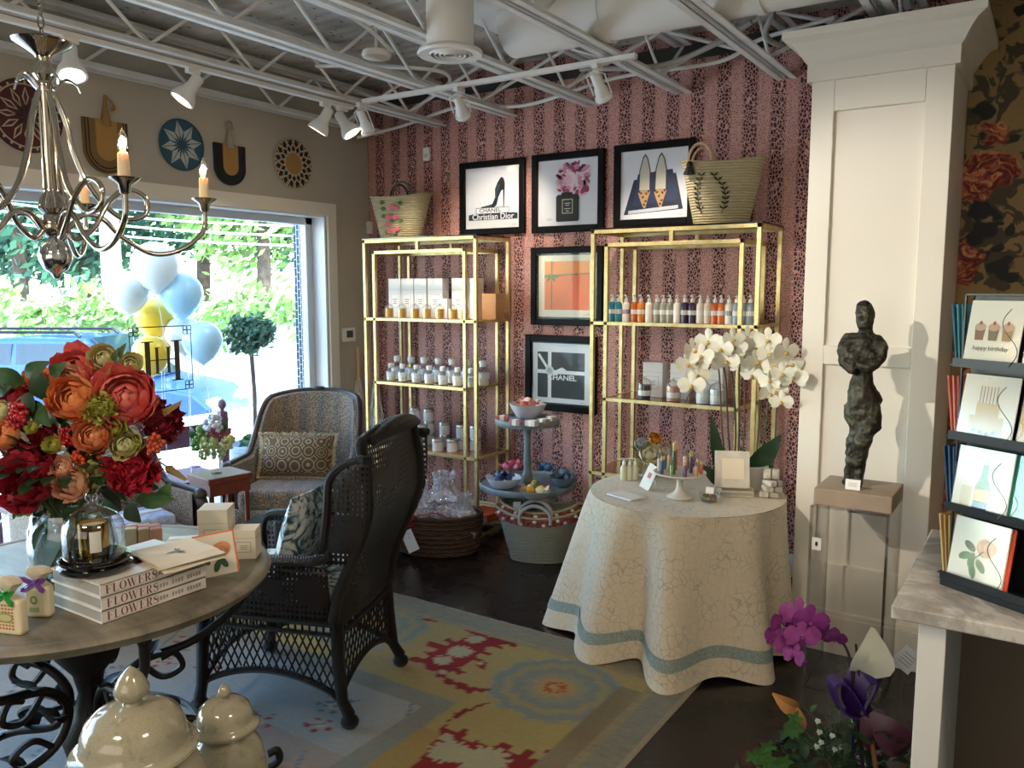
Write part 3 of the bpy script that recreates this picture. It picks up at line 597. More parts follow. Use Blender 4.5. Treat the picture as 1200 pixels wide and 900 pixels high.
# ================= GOLD DISPLAY SHELVES =================
YB=4.545
def etagere(lab,x0,x1,yf,shelves,ins=.085,zt=1.925):
    t=thing('gold_display_shelf',lab,'shelf unit',((x0+x1)/2,(yf+YB)/2,0),group='gold display shelves on the patterned wall'); W2=(x1-x0)/2; D2=(YB-yf)/2; s=.011
    def rect(b,y,xa,xb,za,zb): b.bb((xa,y-s,za),(xa+2*s,y+s,zb)).bb((xb-2*s,y-s,za),(xb,y+s,zb)).bb((xa,y-s,zb-2*s),(xb,y+s,zb)).bb((xa,y-s,za),(xb,y+s,za+2*s))
    b=MB(); 
    for y in (-D2,D2): rect(b,y,-W2,W2,0,zt)
    for x in (-W2,W2-2*s):
        for z in (0,zt-2*s): b.bb((x,-D2,z),(x+2*s,D2,z+2*s))
    b.build('outer_frame',M['gold'],t,bevel=.0015)
    b=MB()
    for y in (-D2,D2):
        rect(b,y,-W2+ins,W2-ins,.10,zt-.075); b.bb((-s,y-s,zt-.08),(s,y+s,zt-2*s)).bb((-s,y-s,.02),(s,y+s,.10))
    for x in (-W2+ins,W2-ins-2*s): b.bb((x,-D2,zt-.075-2*s),(x+2*s,D2,zt-.075))
    b.build('inner_frame',M['gold'],t,bevel=.0015)
    MB().bb((-W2-.004,-D2-.012,zt),(W2+.004,D2+.012,zt+.008)).build('top_panel',M['blackgloss'],t,label='black top panel')
    for z,full in shelves:
        a=-W2+(0 if full else ins); b=MB(); e=.012
        b.bb((a,-D2-s,z-.018),(-a,-D2+s,z)).bb((a,D2-s,z-.018),(-a,D2+s,z)).bb((a,-D2,z-.018),(a+2*s,D2,z)).bb((-a-2*s,-D2,z-.018),(-a,D2,z))
        sh=b.build('shelf_rail',M['gold'],t); MB().bb((a+2*s,-D2+s,z-.008),(-a-2*s,D2-s,z-.001)).build('shelf_panel',M['shelfp'],sh)
    return t
M['shelfp']=pbr('bronze_tinted_shelf_glass','#8c5a3a',.12,spec=.6)
LX0,LX1,LY=-3.963,-3.012,4.185; RX0,RX1,RY=-2.207,-1.252,4.17
etagere('gold metal display shelf nearer the window, holding amber candles and tins',LX0,LX1,LY,((1.402,1),(.970,0),(.526,1),(.10,1)))
etagere('gold metal display shelf beside the column, holding pump bottles',RX0,RX1,RY,((1.414,1),(.985,0),(.551,1),(.10,1)))
def X(px_,y_,Y): return py(px_,y_,Y).x
# ---- proto builders
def bell(r,h): 
    return [(r,0),(r,h*.62),(r*.93,h*.76),(r*.7,h*.87),(r*.3,h*.93),(.2*r,h*.945),(.26*r,h*.97),(.16*r,h),(0,h*1.0)]
def cloche(lab,wax,loc,r=.032,h=.10,group='amber cloche candles on the top shelf',lid=True):
    t=thing('cloche_candle',lab,'candle',loc,group=group)
    MB().lathe([(0,0.003),(r*.84,0.003),(r*.86,h*.64),(0,h*.64)],n=18).build('candle',wax,t)
    MB().lathe(bell(r,h),n=20).build('glass_cloche',M['jar'],t); return t
yj=LY+.06
first=None
labs=['leftmost amber candle in a glass cloche on the top shelf','amber cloche candle in front of the first white box','amber cloche candle in front of the second white box','amber cloche candle, fourth along the top shelf','amber cloche candle in front of the small low box','amber cloche candle, sixth along the top shelf','amber cloche candle partly behind the gold upright']
for i,px_ in enumerate((456,471,486.5,500.5,515.5,531,543.5)):
    loc=(X(px_,365,yj),yj,1.402)
    first=cloche(labs[i],M['amberwax'],loc) if i==0 else dup(first,loc,label=labs[i])
def carton(name,lab,cat,loc,d,mat,group=None,rz=0,panel=None):
    t=thing(name,lab,cat,loc,rz,group); MB().box((0,0,d[2]/2),d).build('carton',mat,t,bevel=.0015)
    MB().box((0,0,d[2]*.72),(d[0]+.001,d[1]+.001,.0012)).build('lid_seam',C('#b9ad97'),t)
    if panel: 
        p=Paint(d[0]*.6,d[2]*.35); p.line([(0,0),(1,0),(1,1),(0,1),(0,0)],.0012,C('#7a705f'),False)
        for y,wd in ((.35,.6),(.5,.4),(.65,.5)): p.rect(.5-wd/2,y,.5+wd/2,y+.05,C('#8c8270'),False)
        p.build('label_print',t,(0,-d[1]/2-.0006,d[2]*.42))
    return t
cw=C('#efeae2'); bl=['leftmost tall white box behind the amber candles','tall white box, second behind the amber candles','tall white box, third behind the amber candles','tall white box beside the gap on the top shelf','tall white box standing alone right of the gap','narrow white box behind the gold upright']
yb_=LY+.17
for i,(a,c) in enumerate(((456,471),(470,485),(486,500),(502,519),(530,545),(551,560))):
    xa,xb=X(a,350,yb_),X(c,350,yb_); carton('white_box',bl[i],'box',((xa+xb)/2,yb_+.03,1.402),(xb-xa,.07,.265),cw,'tall white boxes on the top shelf',panel=True)
carton('white_box','small low white box between the tall ones on the top shelf','box',(X(523,360,yb_),yb_,1.402),(.05,.05,.13),cw)
carton('kraft_box','brown cardboard box at the end of the top shelf by the gold post','box',(X(574,365,yb_),yb_+.04,1.402),(.11,.10,.165),M['kraft'])
# stoppered glass jars, second shelf
def apoth(loc,lab,r=.033,h=.115):
    t=thing('stoppered_jar',lab,'jar',loc,group='stoppered glass jars on the second shelf')
    MB().lathe([(0,.002),(r,.002),(r,h*.66),(r*.7,h*.74),(r*.55,h*.78),(r*.72,h*.82),(r*.72,h*.84)],n=18).build('glass_body',M['jar'],t)
    MB().lathe([(0,.004),(r*.88,.004),(r*.88,h*.30),(0,h*.30)],n=16).build('wax',M['wax'],t)
    MB().lathe([(0,h*.8),(r*.5,h*.8),(r*.6,h*.95),(r*.55,h*1.05),(0,h*1.08)],n=14).build('stopper',C('#e9e6e0',.4),t)
    MB().lathe([(r*1.01,h*.3),(r*1.01,h*.55)],n=16).build('label_band',C('#e6e8ea'),t); return t
f0=None; y1=LY+.06
for i,px_ in enumerate((458,472,488,503,519,536,552,)):
    loc=(X(px_,440,y1),y1,.970); lab='stoppered glass jar, front row of second shelf, %s'%('nearest the window','just right of the first','left of the middle','in the middle','right of the middle','at the inner gold upright','between the two gold uprights')[i]
    f0=apoth(loc,lab) if i==0 else dup(f0,loc,label=lab)
y2=LY+.17
for i,px_ in enumerate((466,482,497,514,530,548,566)):
    loc=(X(px_,430,y2),y2,.970); dup(f0,loc,label='taller stoppered glass jar, back row of second shelf, %s'%('at its window end','second from the window end','third from the window end','in the middle','past the middle','by the inner upright','at the far end')[i],scale=1.35)
# tins
def tin(loc,lab,r=.037,h=.062,body='#e4e3e0',group='silver lidded white jars on the third shelf'):
    t=thing('lidded_jar',lab,'jar',loc,group=group); MB().lathe([(0,0),(r,0),(r,h),(0,h)],n=20).build('jar_body',C(body,.3),t); MB().lathe([(0,h),(r*1.04,h),(r*1.04,h+.016),(r*.97,h+.02),(0,h+.02)],n=20).build('jar_lid',M['silver'],t); return t
f0=None; q=[(462,LY+.07,2),(478,LY+.07,1),(495,LY+.06,2),(513,LY+.06,1),(530,LY+.10,1),(487,LY+.20,3),(503,LY+.21,3),(521,LY+.22,2),(541,LY+.20,2),(557,LY+.22,2)]
names=['nearest the chair back','second from the chair back','in front near the middle','squat one at the front','half hidden at the front right','tall stack at the back left','tall back-middle stack','short stack behind the middle','short stack behind the inner upright','stack at the far end']
for i,(px_,yy,n) in enumerate(q):
    for k in range(n):
        loc=(X(px_,515,yy),yy,.526+.083*k); lab='white jar with silver lid, %s, %s'%(names[i],('at the bottom','one up','on top')[k] if n>1 else 'standing singly')
        f0=tin(loc,lab) if f0 is None else dup(f0,loc,label=lab)
t=thing('grey_tin','wide grey lidded tin behind the top of the wicker chair','tin',(X(462,500,LY+.2),LY+.2,.526)); MB().lathe([(0,0),(.075,0),(.075,.10),(0,.10)],n=28).build('tin_body',C('#8f8d86',.4,metal=.5),t); MB().lathe([(0,.10),(.078,.10),(.078,.125),(0,.125)],n=28).build('tin_lid',M['silver'],t)
# low shelf items
def book(name,lab,loc,d,cov,rz=0,cat='book',group=None):
    t=thing(name,lab,cat,loc,rz,group); x,y,z=d; b=MB(); b.bb((-x/2,-y/2,0),(x/2,y/2,.003)).bb((-x/2,-y/2,z-.003),(x/2,y/2,z)).bb((x/2-.003,-y/2,0),(x/2,y/2,z)); b.build('cover',cov,t)
    MB().bb((-x/2+.004,-y/2+.004,.003),(x/2-.003,y/2-.004,z-.003)).build('pages',M['pages'],t); return t
def pages():
    t=NT('page_edges'); t.base(t.mix(t.wave(260,dirn='Z'),'#b9b4aa','#86817a')); t.set(rough=.8); return t.m
M['pages']=pages()
orc=C('#d9541e',.5)
book('orange_book','orange covered book low on the shelf behind the gift basket',(X(445,585,LY+.1),LY+.13,.10),(.26,.2,.05),orc)
book('orange_book','orange covered book low at the far end of the shelf, by the stand',(X(565,585,LY+.1),LY+.13,.10),(.18,.2,.05),orc)
# pump bottles on right unit
def bottle(loc,lab,col,glassy=False,r=.021,h=.112):
    t=thing('pump_bottle',lab,'bottle',loc,group='pump bottles on the upper shelf'); m=C(col,.25) 
    MB().lathe([(0,0),(r,0),(r,h*.85),(r*.8,h*.95),(r*.4,h),(0,h)],n=18).build('bottle_body',m,t)
    MB().lathe([(0,h),(r*.5,h),(r*.5,h+.018),(r*.2,h+.02),(r*.15,h+.036),(0,h+.036)],n=12).build('pump',M['white'],t)
    MB().tube([(0,0,h+.037),(0,-.012,h+.038),(0,-.028,h+.032)],.0035,6).build('spout',M['white'],t)
    MB().lathe([(r*1.01,h*.4),(r*1.01,h*.62)],n=16).build('label_band',C('#efe9df' if col not in('#efe3d6','#ece6dc') else '#7b6f86'),t); return t
yy=RY+.06
BL=[(717.5,'#1f6f86','teal pump bottle at the window end of the upper shelf'),(724.5,'#2a7f95','teal pump bottle, second along the upper shelf'),(733.5,'#efe3d6','cream pump bottle between the teal and the amber ones'),(743.5,'#b9581e','dark amber pump bottle beside the cream one'),(751,'#cf7a22','bright amber pump bottle on the upper shelf'),(760.5,'#ece0d0','cream pump bottle with a red dot between amber and clear ones'),(770,'#8f8b7c','clear grey pump bottle, first of the clear ones'),(777.5,'#a09c8c','clear grey pump bottle, middle of the clear ones'),(785,'#8d897a','clear grey pump bottle, last of the clear ones'),(793.5,'#ede2d4','cream pump bottle left of the purple ones'),(802.5,'#35203f','dark purple pump bottle beside the cream one'),(811,'#3c2547','dark purple pump bottle, second of the pair'),(820.5,'#eadccc','cream pump bottle right of the purple pair'),(829.5,'#e5c9b4','pale peach pump bottle before the orange ones'),(837.5,'#c4571d','orange pump bottle, first of the pair'),(845,'#d06a24','orange pump bottle, second of the pair'),(854,'#ece6dc','white pump bottle with a dark round mark'),(863,'#8e9aa4','grey-blue pump bottle beside the white one'),(871,'#9aa4ac','grey-blue pump bottle just behind the inner upright'),(879,'#8a949d','grey-blue pump bottle at the column end')]
for px_,c,l in BL: bottle((X(px_,370,yy),yy,1.414),l,c)
# diffuser boxes + candles on right second shelf
for i,(a,c,l) in enumerate(((757,780,'cream boxed diffuser at the window end of the middle shelf'),(789,812,'cream box behind the pink cloche candle'),(828,850,'cream box partly behind the orchid stems'))):
    xa,xb=X(a,440,RY+.2),X(c,440,RY+.2); carton('diffuser_box',l,'box',((xa+xb)/2,RY+.2,.985),(xb-xa,.09,.20),C('#e3dcd6'),'boxed diffusers on the middle shelf',panel=True)
for i,(px_,c,l) in enumerate(((755,'#14161c','black candle under a square-shouldered glass cloche'),(789,'#c9846c','pink candle under a glass cloche on the middle shelf'),(824,'#d9dbe0','white candle under a glass cloche, left of the orchid stems'),(840,'#c9ccd3','pale grey candle under a glass cloche behind the orchid stems'))):
    t=cloche(l,C(c,.3),(X(px_,465,RY+.07),RY+.07,.985),.042,.125,'large cloche candles on the middle shelf'); MB().lathe([(.0365,.02),(.0365,.05)],n=16).build('paper_label',C('#e8e2d8'),t)
# straw bags on top
def straw_bag(lab,loc,w_,h_,rz,mat,deco):
    t=thing('straw_bag',lab,'bag',loc,rz); b=MB(); n=40
    def pr(u,z): a=2*PI*u; k=.66+.34*z; return Vector((math.copysign(abs(math.cos(a))**.85,math.cos(a))*w_/2*k,math.copysign(abs(math.sin(a))**.9,math.sin(a))*w_*.24*k,z*h_+ .012*math.cos(2*a)*z))
    b.grid(lambda u,v:pr(u,v),n,14,wrap=True); b.grid(lambda u,v:pr(u,v)*.96+Vector((0,0,.006)),n,14,wrap=True); vs=[pr(i/n,0) for i in range(n)]; b.add(vs,[list(range(n))[::-1]])
    b.build('bag_body',mat,t); MB().tube([pr(i/48,1) for i in range(48)],.006,6,True).build('rim',mat,t); deco(t,pr); return t
def deco1(t,pr):
    gr=C('#5d7d4a',.8); pk=C('#d86f7c',.8)
    b=MB();g=MB();rn=random.Random(2)
    def on(u,z): p=pr(u,z); return p+Vector((0,-.006,0))
    for (u,z,s) in ((.75,.75,.035),(.735,.52,.038),(.765,.50,.03),(.715,.35,.028),(.735,.18,.04),(.765,.22,.03),(.77,.72,.02)): 
        p=on(u,z); b.sph(p,(s,.006,s*.45),10); b.sph(p+Vector((0,-.002,.008)),(s*.6,.007,s*.4),8)
    for (u,z) in ((.70,.68),(.70,.83),(.79,.8),(.745,.4),(.70,.12),(.785,.4),(.75,.08),(.695,.5)):
        for k in range(5): p=on(u,z); a=.5+k*.5; d=Vector((math.cos(a),0,math.sin(a)))*.03; g.tube([p,p+d*.6+Vector((0,-.003,0)),p+d],[.003,.005,.001],5)
    b.build('pink_embroidery',pk,t); g.build('green_embroidery',gr,t)
    for s in (-1,1):
        MB().tube([(s*-.05+.07*math.cos(a)*1.0,s*.06,.29+.085*math.sin(a)) for a in [PI*i/12 for i in range(13)]],.007,8).build('handle',C('#4a5a44' if s<0 else '#2f2c2a',.7),t)
lb=py(470,278,4.36); straw_bag('straw bag embroidered with pink flowers, on the shelf by the window wall',(lb.x,4.36,1.934),.46,.285,rad(8),M['straw'],deco1)
def deco2(t,pr):
    g=MB()
    for s,uc in ((-1,.655),(1,.755)):
        pts=[]
        for k in range(9):
            z=.18+k*.075; off=.018*math.sin(k/8*PI); p=pr(uc+s*off*1.0-s*.012*(k/8)**2*2,z)+Vector((0,-.005,0)); pts.append(p)
        g.tube(pts,.0018,5)
        for k in range(1,9):
            for q_ in (-1,1): d=Vector((q_*.022,0,.016)); g.tube([pts[k],pts[k]+d*.5,pts[k]+d],[.002,.0055,.0006],5)
    g.build('black_laurel_embroidery',M['black'],t)
    for s in (-1,1): MB().tube([(-.11+.062*math.cos(a),s*.075,.325+.10*math.sin(a)) for a in [PI*i/12 for i in range(13)]],.008,8).build('handle',C('#c9a78a',.8),t)
    b=MB(); p=pr(.62,.93)+Vector((0,-.02,0)); 
    for k in range(30): a=k*2.4; b.tube([p+Vector((0,0,.02)),p+Vector((.012*math.cos(a),.012*math.sin(a),-.005)),p+Vector((.03*math.cos(a),.02*math.sin(a),-.05))],.003,4)
    b.sph(p,(.018,.016,.02),10); b.build('black_tassel',M['black'],t)
rb=py(845,262,4.36); straw_bag('straw bag with black laurel wreath and tassel, on the shelf by the column',(rb.x,4.36,1.934),.435,.335,rad(14),M['straw'],deco2)
# ================= WALL BASKETS =================
def wbasket(px_,pyy,r,lab,paintf):
    q=pxx(px_,pyy,WL+.0); t=thing('woven_wall_basket',lab,'wall basket',(WL,q.y,q.z),PI/2,'woven pieces hung above the window'); paintf(t,r); return t
def ringp(t,layers,base):
    # dish facing the room: local -Y is into the room
    my_=Matrix.Rotation(PI/2,4,'X')
    MB().lathe([(0,.006),(base*.7,.01),(base,.035),(base,.04),(base*.97,.045)],n=40,m=my_).build('dish',layers[0],t)
def disc(t,r,edge,fills):
    my_=Matrix.Rotation(PI/2,4,'X'); MB().lathe([(0,.0),(r,.003),(r*1.01,.010),(r,.016),(r*.97,.016),(r*.965,.009),(0,.009)],n=40,m=my_).build('dish',edge,t)
    p=Paint(1,1); fills(p,r); o=p.mb
    # wrap the woven pattern on to the dish
    o.v=[Vector((v.x,-.0095+v.y,v.z)) for v in o.v]; o.build('woven_pattern',p.mats,t)
E_=lambda r,cx,cy: (.5+cx*r,.5-cy*r)
def petals(p,r,n,r0,r1,wd,mat,off=0):
    p.l+=1
    for i in range(n):
        a=2*PI*i/n+off; da=wd; P=[(r0,0),((r0+r1)*.5,-da),(r1,0),((r0+r1)*.5,da)]
        p.poly([E_(r,q*math.cos(a+b),q*math.sin(a+b)) for q,b in P],mat,False)
def ringf(p,r,ra,rb,mat,n=36):
    p.l+=1
    for i in range(n): a,b=2*PI*i/n,2*PI*(i+1)/n; p.poly([E_(r,max(ra,.004)*math.cos(a),max(ra,.004)*math.sin(a)),E_(r,rb*math.cos(a),rb*math.sin(a)),E_(r,rb*math.cos(b),rb*math.sin(b)),E_(r,max(ra,.004)*math.cos(b),max(ra,.004)*math.sin(b))],mat,False)
mar=C('#4a2024',.8); crm=C('#b8a68c',.8); blu=C('#2f566b',.8); lbl=C('#b3bab4',.8); drk=C('#241e1c',.8); och=C('#a67f45',.8)
def b1(p,r):
    ringf(p,r,0,.96,mar); petals(p,r,12,.25,.8,.19,crm); petals(p,r,12,.3,.72,.10,mar,.0); ringf(p,r,.84,.88,crm); petals(p,r,8,.05,.35,.2,drk); petals(p,r,24,.86,.96,.05,crm)
def b2(p,r):
    ringf(p,r,0,.96,blu); petals(p,r,8,.14,.93,.37,lbl,.2); petals(p,r,8,.1,.45,.16,blu,.2)
    for k in range(8): p.line([E_(r,.15*math.cos(.2+k*PI/4),.15*math.sin(.2+k*PI/4)),E_(r,.85*math.cos(.2+k*PI/4),.85*math.sin(.2+k*PI/4))],.004,blu,False)
def b5(p,r):
    ringf(p,r,0,.96,crm); ringf(p,r,0,.42,och); petals(p,r,16,.45,.72,.17,drk); petals(p,r,16,.66,.95,.15,drk,.2); petals(p,r,30,.86,.96,.05,drk)
wbasket(30,136,.175,'round maroon and cream woven basket behind the chandelier',lambda t,r:disc(t,r,mar,b1))
wbasket(212,170,.145,'round blue basket with pale eight-petal pattern',lambda t,r:disc(t,r,blu,b2))
wbasket(343,192,.165,'round cream basket with black pattern and ochre centre, by the corner',lambda t,r:disc(t,r,crm,b5))
def fan(t,w_,h_,outer,inner,hm,loop):
    U=lambda s:[(-w_*s,h_*.5),(-w_*s*.98,-h_*.05)]+[(w_*s*math.cos(a),-h_*.05+h_*.48*s*math.sin(a)) for a in [PI+PI*i/14 for i in range(1,14)]]+[(w_*s*.98,-h_*.05),(w_*s,h_*.5)]
    m=Matrix.Rotation(PI/2,4,'X')
    MB().prism(U(1),.004,.018,m).build('fan_blade',outer,t); 
    b=MB()
    for s in (.92,.78): pts=[(x,-.02,y) for x,y in U(s)]; b.tube(pts,.003,5)
    b.build('braid_edge',drk if inner is not drk else och,t)
    MB().prism(U(.48),.018,.024,m).build('centre_panel',inner,t)
    MB().tube([(0,-.018,h_*.4),(0,-.02,h_*.75),(.005,-.02,h_*.98)],[.03,.012,.008],8).build('handle',hm,t)
    b=MB()
    if loop: b.tube(arc((0,-.02,h_*1.0),.022,-80,260,10),.006,6); b.sph((.01,-.022,h_*.85),(.025,.012,.02),8)
    else: b.tube(spline([(0,-.02,h_*.95),(.03,-.03,h_*.86),(.045,-.03,h_*.75),(.03,-.03,h_*.7)],5),[.004+.003*(i%3) for i in range(16)],6)
    b.build('hanging_loop',hm,t)
wbasket(123,172,.14,'tan woven fan with a long handle behind the candle arm',lambda t,r:fan(t,.125,.27,C('#7a6038',.8),och,C('#9a7a48',.8),False))
wbasket(268,193,.13,'black-edged woven fan with a rope loop above the window',lambda t,r:fan(t,.115,.235,C('#1c2024',.8),och,C('#a39a8a',.8),True))
# ================= TRACK LIGHTING =================
def spot(lab,loc,tgt,style,on=True,pw=38):
    t=thing('track_light',lab,'track light',loc,group='white track lights under the ceiling joists'); W=M['white']
    MB().box((0,0,-.012),(.03,.07,.024)).build('adapter',W,t,bevel=.002); 
    d=(Vector(tgt)-Vector(loc)-Vector((0,0,-.10))).normalized(); base=Vector((0,0,-.075)); q=d.to_track_quat('Z','Y').to_matrix().to_4x4(); m=Matrix.Translation(base+d*.0)@q
    MB().tube([(0,0,-.02),(0,0,-.075)],.007,8).build('stem',W,t)
    b=MB(); b.M=m
    if style=='bell': b.lathe([(0,-.05),(.022,-.05),(.03,-.04),(.03,.01),(.036,.035),(.056,.07),(.061,.09),(.061,.1),(.052,.1),(.05,.085)],n=28); fr=.088;rr=.042
    else: b.lathe([(0,-.045),(.026,-.045),(.026,.03),(.033,.045),(.036,.08),(.044,.085),(.044,.1),(.034,.1),(.034,.08)],n=24); b.tube([(-.05,0,.075),(-.05,0,-.03),(0,0,-.055),(.05,0,-.03),(.05,0,.075)],.0035,6); fr=.082;rr=.034
    b.build('lamp_head',W,t)
    b=MB(); b.M=m; b.lathe([(0,fr),(rr,fr)],n=24); b.build('bulb_face',M['bulbon'] if on else C('#bdbab0',.3),t)
    if on:
        p=Vector(loc)+base+d*.115; light('track_lamp_light','SPOT',p,pw,(1,.85,.68),.03,target=p+d,cone=rad(62),blend=.8)
    return t
M['bulbon']=emis('lit_bulb_face','#ffe9c8',7)
tk=MB().bb((-3.64,YF+.2,2.672),(-3.605,3.75,2.694)); tt=tk.build('light_track',M['white']); tag(tt,'long white lighting track under the joist nearest the window wall','track')
tk=MB().bb((-3.45,3.655,2.672),(-1.72,3.69,2.694)); tt=tk.build('light_track',M['white']); tag(tt,'white lighting track running across the joists towards the column','track')
SP=[((91,41),2.672,(-3.0,1.75,.9),'bell','lit white bell track light beside the chandelier stem',24),((229,80),2.672,(-4.2,1.6,.9),'bell','white bell track light above the blue round basket',26),((371,122),2.672,(-4.4,3.0,1.0),'bell','white bell track light, left of the overlapping pair',22),((384,128),2.672,(-2.6,4.2,.9),'bell','white bell track light, lit and right in the overlapping pair',26)]
for (x,y),z,tg,st,lab,pw in SP: q=pz(x,y,z); spot(lab,(-3.622,q.y,z),tg,st,True,pw)
for (x,tg,lab,pw,on) in ((424,(-3.5,4.5,1.3),'white gimbal track light at the corner end of the cross track',20,True),(538,(-3.1,4.56,1.9),'white gimbal track light above the shoe print',22,True),(700,(-1.9,4.55,1.7),'white gimbal track light above the flats print',24,True)): q=pz(x,108,2.672); q=py(x,100,3.672); spot(lab,(q.x,3.672,2.672),tg,'gimbal',on,pw)
# ================= RUG =================
def rug():
    X0,X1,Y0,Y1=-4.15,-1.107,.35,3.175; st=.012; nx=int((X1-X0)/st); ny=int((Y1-Y0)/st)
    K=lambda h: Vector(lin(h)[:3])
    def proj(L): return [(pz(x,y).x,pz(x,y).y) for x,y in L]
    def Z5(L,ox=430,oy=640,s=2.927): return proj([(ox+x/s,oy+y/s) for x,y in L])
    m1=Z5([(180,258),(250,247),(262,262),(275,252),(290,268),(305,262),(318,277),(335,272),(345,285),(362,280),(370,292),(388,288),(396,302),(415,292),(430,305),(412,318),(445,312),(458,322),(498,328),(520,350),(500,352),(480,342),(455,345),(470,362),(440,352),(415,350),(400,365),(430,375),(410,382),(385,372),(372,385),(402,400),(412,410),(405,432),(370,415),(385,402),(360,398),(340,415),(310,422),(338,440),(318,447),(290,435),(262,450),(290,462),(300,470),(330,478),(360,490),(430,497),(400,508),(370,503),(345,515),(340,500),(310,498),(300,480),(285,485),(262,478),(265,462),(235,455),(240,435),(205,432),(195,410),(130,395),(165,385),(200,392),(215,382),(190,368),(225,370),(245,362),(200,345),(215,332),(255,342),(275,350),(290,342),(265,330),(280,322),(310,335),(345,315),(365,308),(330,290),(290,278),(255,268)])
    m2=Z5([(435,540),(390,548),(340,570),(335,560),(310,585),(300,578),(292,600),(268,600),(275,620),(250,630),(255,655),(240,665),(205,690),(210,710),(165,755),(140,775),(330,800),(700,800),(640,740),(650,720),(635,703),(610,710),(620,725),(590,740),(560,735),(580,715),(545,700),(520,722),(485,710),(505,690),(470,680),(440,695),(400,690),(380,672),(355,682),(330,668),(350,640),(330,632),(315,650),(290,640),(265,625),(300,600),(340,580),(380,560)])
    m3=Z5([(-60,170),(0,178),(40,185),(55,190),(82,205),(75,230),(60,225),(40,210),(0,200),(-60,195)])
    def star(cx,cy,r,n=14,inn=.7): c=pz(430+cx/2.927,640+cy/2.927); return (c.x,c.y,r,n,inn)
    holes=[star(372,325,.05),star(318,368,.065),star(262,397,.05),star(262,437,.025),star(385,407,.025),star(278,712,.08),star(400,745,.10),star(272,662,.03)]
    meds=[(pz(650,808).x,pz(650,808).y),(pz(435,735).x,pz(435,735).y)]
    def inside(p,x,y):
        c=False; j=len(p)-1
        for i in range(len(p)):
            if (p[i][1]>y)!=(p[j][1]>y) and x<(p[j][0]-p[i][0])*(y-p[i][1])/(p[j][1]-p[i][1])+p[i][0]: c=not c
            j=i
        return c
    bbs=[(min(a for a,b in m),max(a for a,b in m),min(b for a,b in m),max(b for a,b in m)) for m in (m1,m2,m3)]
    IX,IY=-1.84,2.41
    rn=random.Random(4)
    small=[(rn.uniform(X0+.2,IX-.2),rn.uniform(Y0,IY-.15),rn.uniform(.04,.10),rn.random()) for _ in range(64)]
    red=K('#8c3333'); cols=[];vs=[]
    for i in range(nx+1):
        for j in range(ny+1):
            x=X0+i*st; y=Y0+j*st; edge=.004*noise.noise((x*3,y*3,0)); n1=noise.noise((x*4,y*4,1)); n2=noise.noise((x*22,y*60,2)); n3=noise.noise((x*1.3,y*1.3,5))
            z=.008+.004*max(0,noise.noise((x*5,y*5,9)))
            if i in(0,nx) or j in(0,ny): z=.001
            vs.append((x,y,z)); dx=X1-x; dy=Y1-y; c=None
            if dx<.02 or dy<.02: c=K('#a59d8b')
            elif dx<.13 or dy<.16: c=K('#96907d').lerp(K('#7d7a6c'),.5+.5*n2)
            elif dx<.17 or dy<.19: c=K('#857b66').lerp(K('#a39772'),.5+.5*n2)
            elif dx<.27 and dy>.3: c=K('#7f7056').lerp(K('#93866a'),.5+.7*n1)
            elif x>IX or y>IY:
                c=K('#a99a62').lerp(K('#a08c60'),min(1,max(0,.5+n3+.3*n2))) if y>2.2 else K('#a58a52').lerp(K('#9c8356'),.5+.5*n1)
                for mx,my_ in meds:
                    r=math.hypot(x-mx,(y-my_)*1.0); a=math.atan2(y-my_,x-mx); w_=.010*math.sin(a*11+3*n1)+.02*n1+.01*n2
                    if r<.30: 
                        k=r+w_
                        if k<.03: c=K('#b09a70')
                        elif k<.055: c=K('#a8532c')
                        elif k<.09: c=K('#ad8f5e')
                        elif k<.13: c=K('#8f8f7a')
                        elif k<.17: c=K('#84877c')
                        elif k<.21: c=K('#988f6c')
                        elif k<.25: c=K('#83877e')
                        elif k<.28 and n2>0: c=K('#8b9080')
                for m,bb in zip((m1,m2,m3),bbs):
                    if bb[0]<x<bb[1] and bb[2]<y<bb[3] and inside(m,x,y):
                        c=red.lerp(K('#7a2c2c'),.5+.5*n1)
                        for (hx,hy,r,n,inn) in holes:
                            q=math.hypot(x-hx,y-hy); a=math.atan2(y-hy,x-hx)
                            if q<r*(inn+(1-inn)*(.5+.5*math.sin(a*n))): c=K('#a9a384')
            elif x>IX-.10 or y>IY-.10: c=K('#8d8a7c').lerp(K('#7c807a'),.5+.6*n2)
            else:
                c=K('#8f9799').lerp(K('#a39a8c'),min(1,max(0,.45+.9*n3+.3*n2))) 
                if y<1.9 and x>-2.6: c=c.lerp(K('#9a8578'),.6)
                u=(x*1.0+y*.0)*7; 
                for (sx,sy,r,k) in small:
                    q=math.hypot(x-sx,(y-sy)*1.3)
                    if q<r:
                        a=math.atan2(y-sy,x-sx)
                        if math.sin(a*5+k*6)+math.sin(q*150)*.7>.75: c=K('#8f3f3a') if k<.6 else K('#5e6f7c')
                        elif q<r*.3: c=K('#b5ad94')
                if abs(math.sin(x*9+y*5))<.05 and n1>0: c=K('#6a7884')
            cols.append(c)
    b=MB(); k=ny+1; b.add(vs,[(i*k+j,(i+1)*k+j,(i+1)*k+j+1,i*k+j+1) for i in range(nx) for j in range(ny)],True)
    t=NT('flat_woven_rug'); at=t.node('VertexColor'); at.layer_name='weave'; n=t.noise(60,4,t.map((1,4,1))); c=t.mix(t.math('MULTIPLY_ADD',n,.5,.0),at.outputs[0],t.mix(1.,at.outputs[0],'#8a8272','MULTIPLY')); t.base(c); t.set(rough=.95,spec=.1); t.bump(t.noise(220,3,t.map((1,3,1))),.5,.004)
    o=b.build('woven_rug',t.m); ca=o.data.color_attributes.new('weave','FLOAT_COLOR','POINT')
    buf=[]
    for c in cols: buf+=[c.x,c.y,c.z,1]
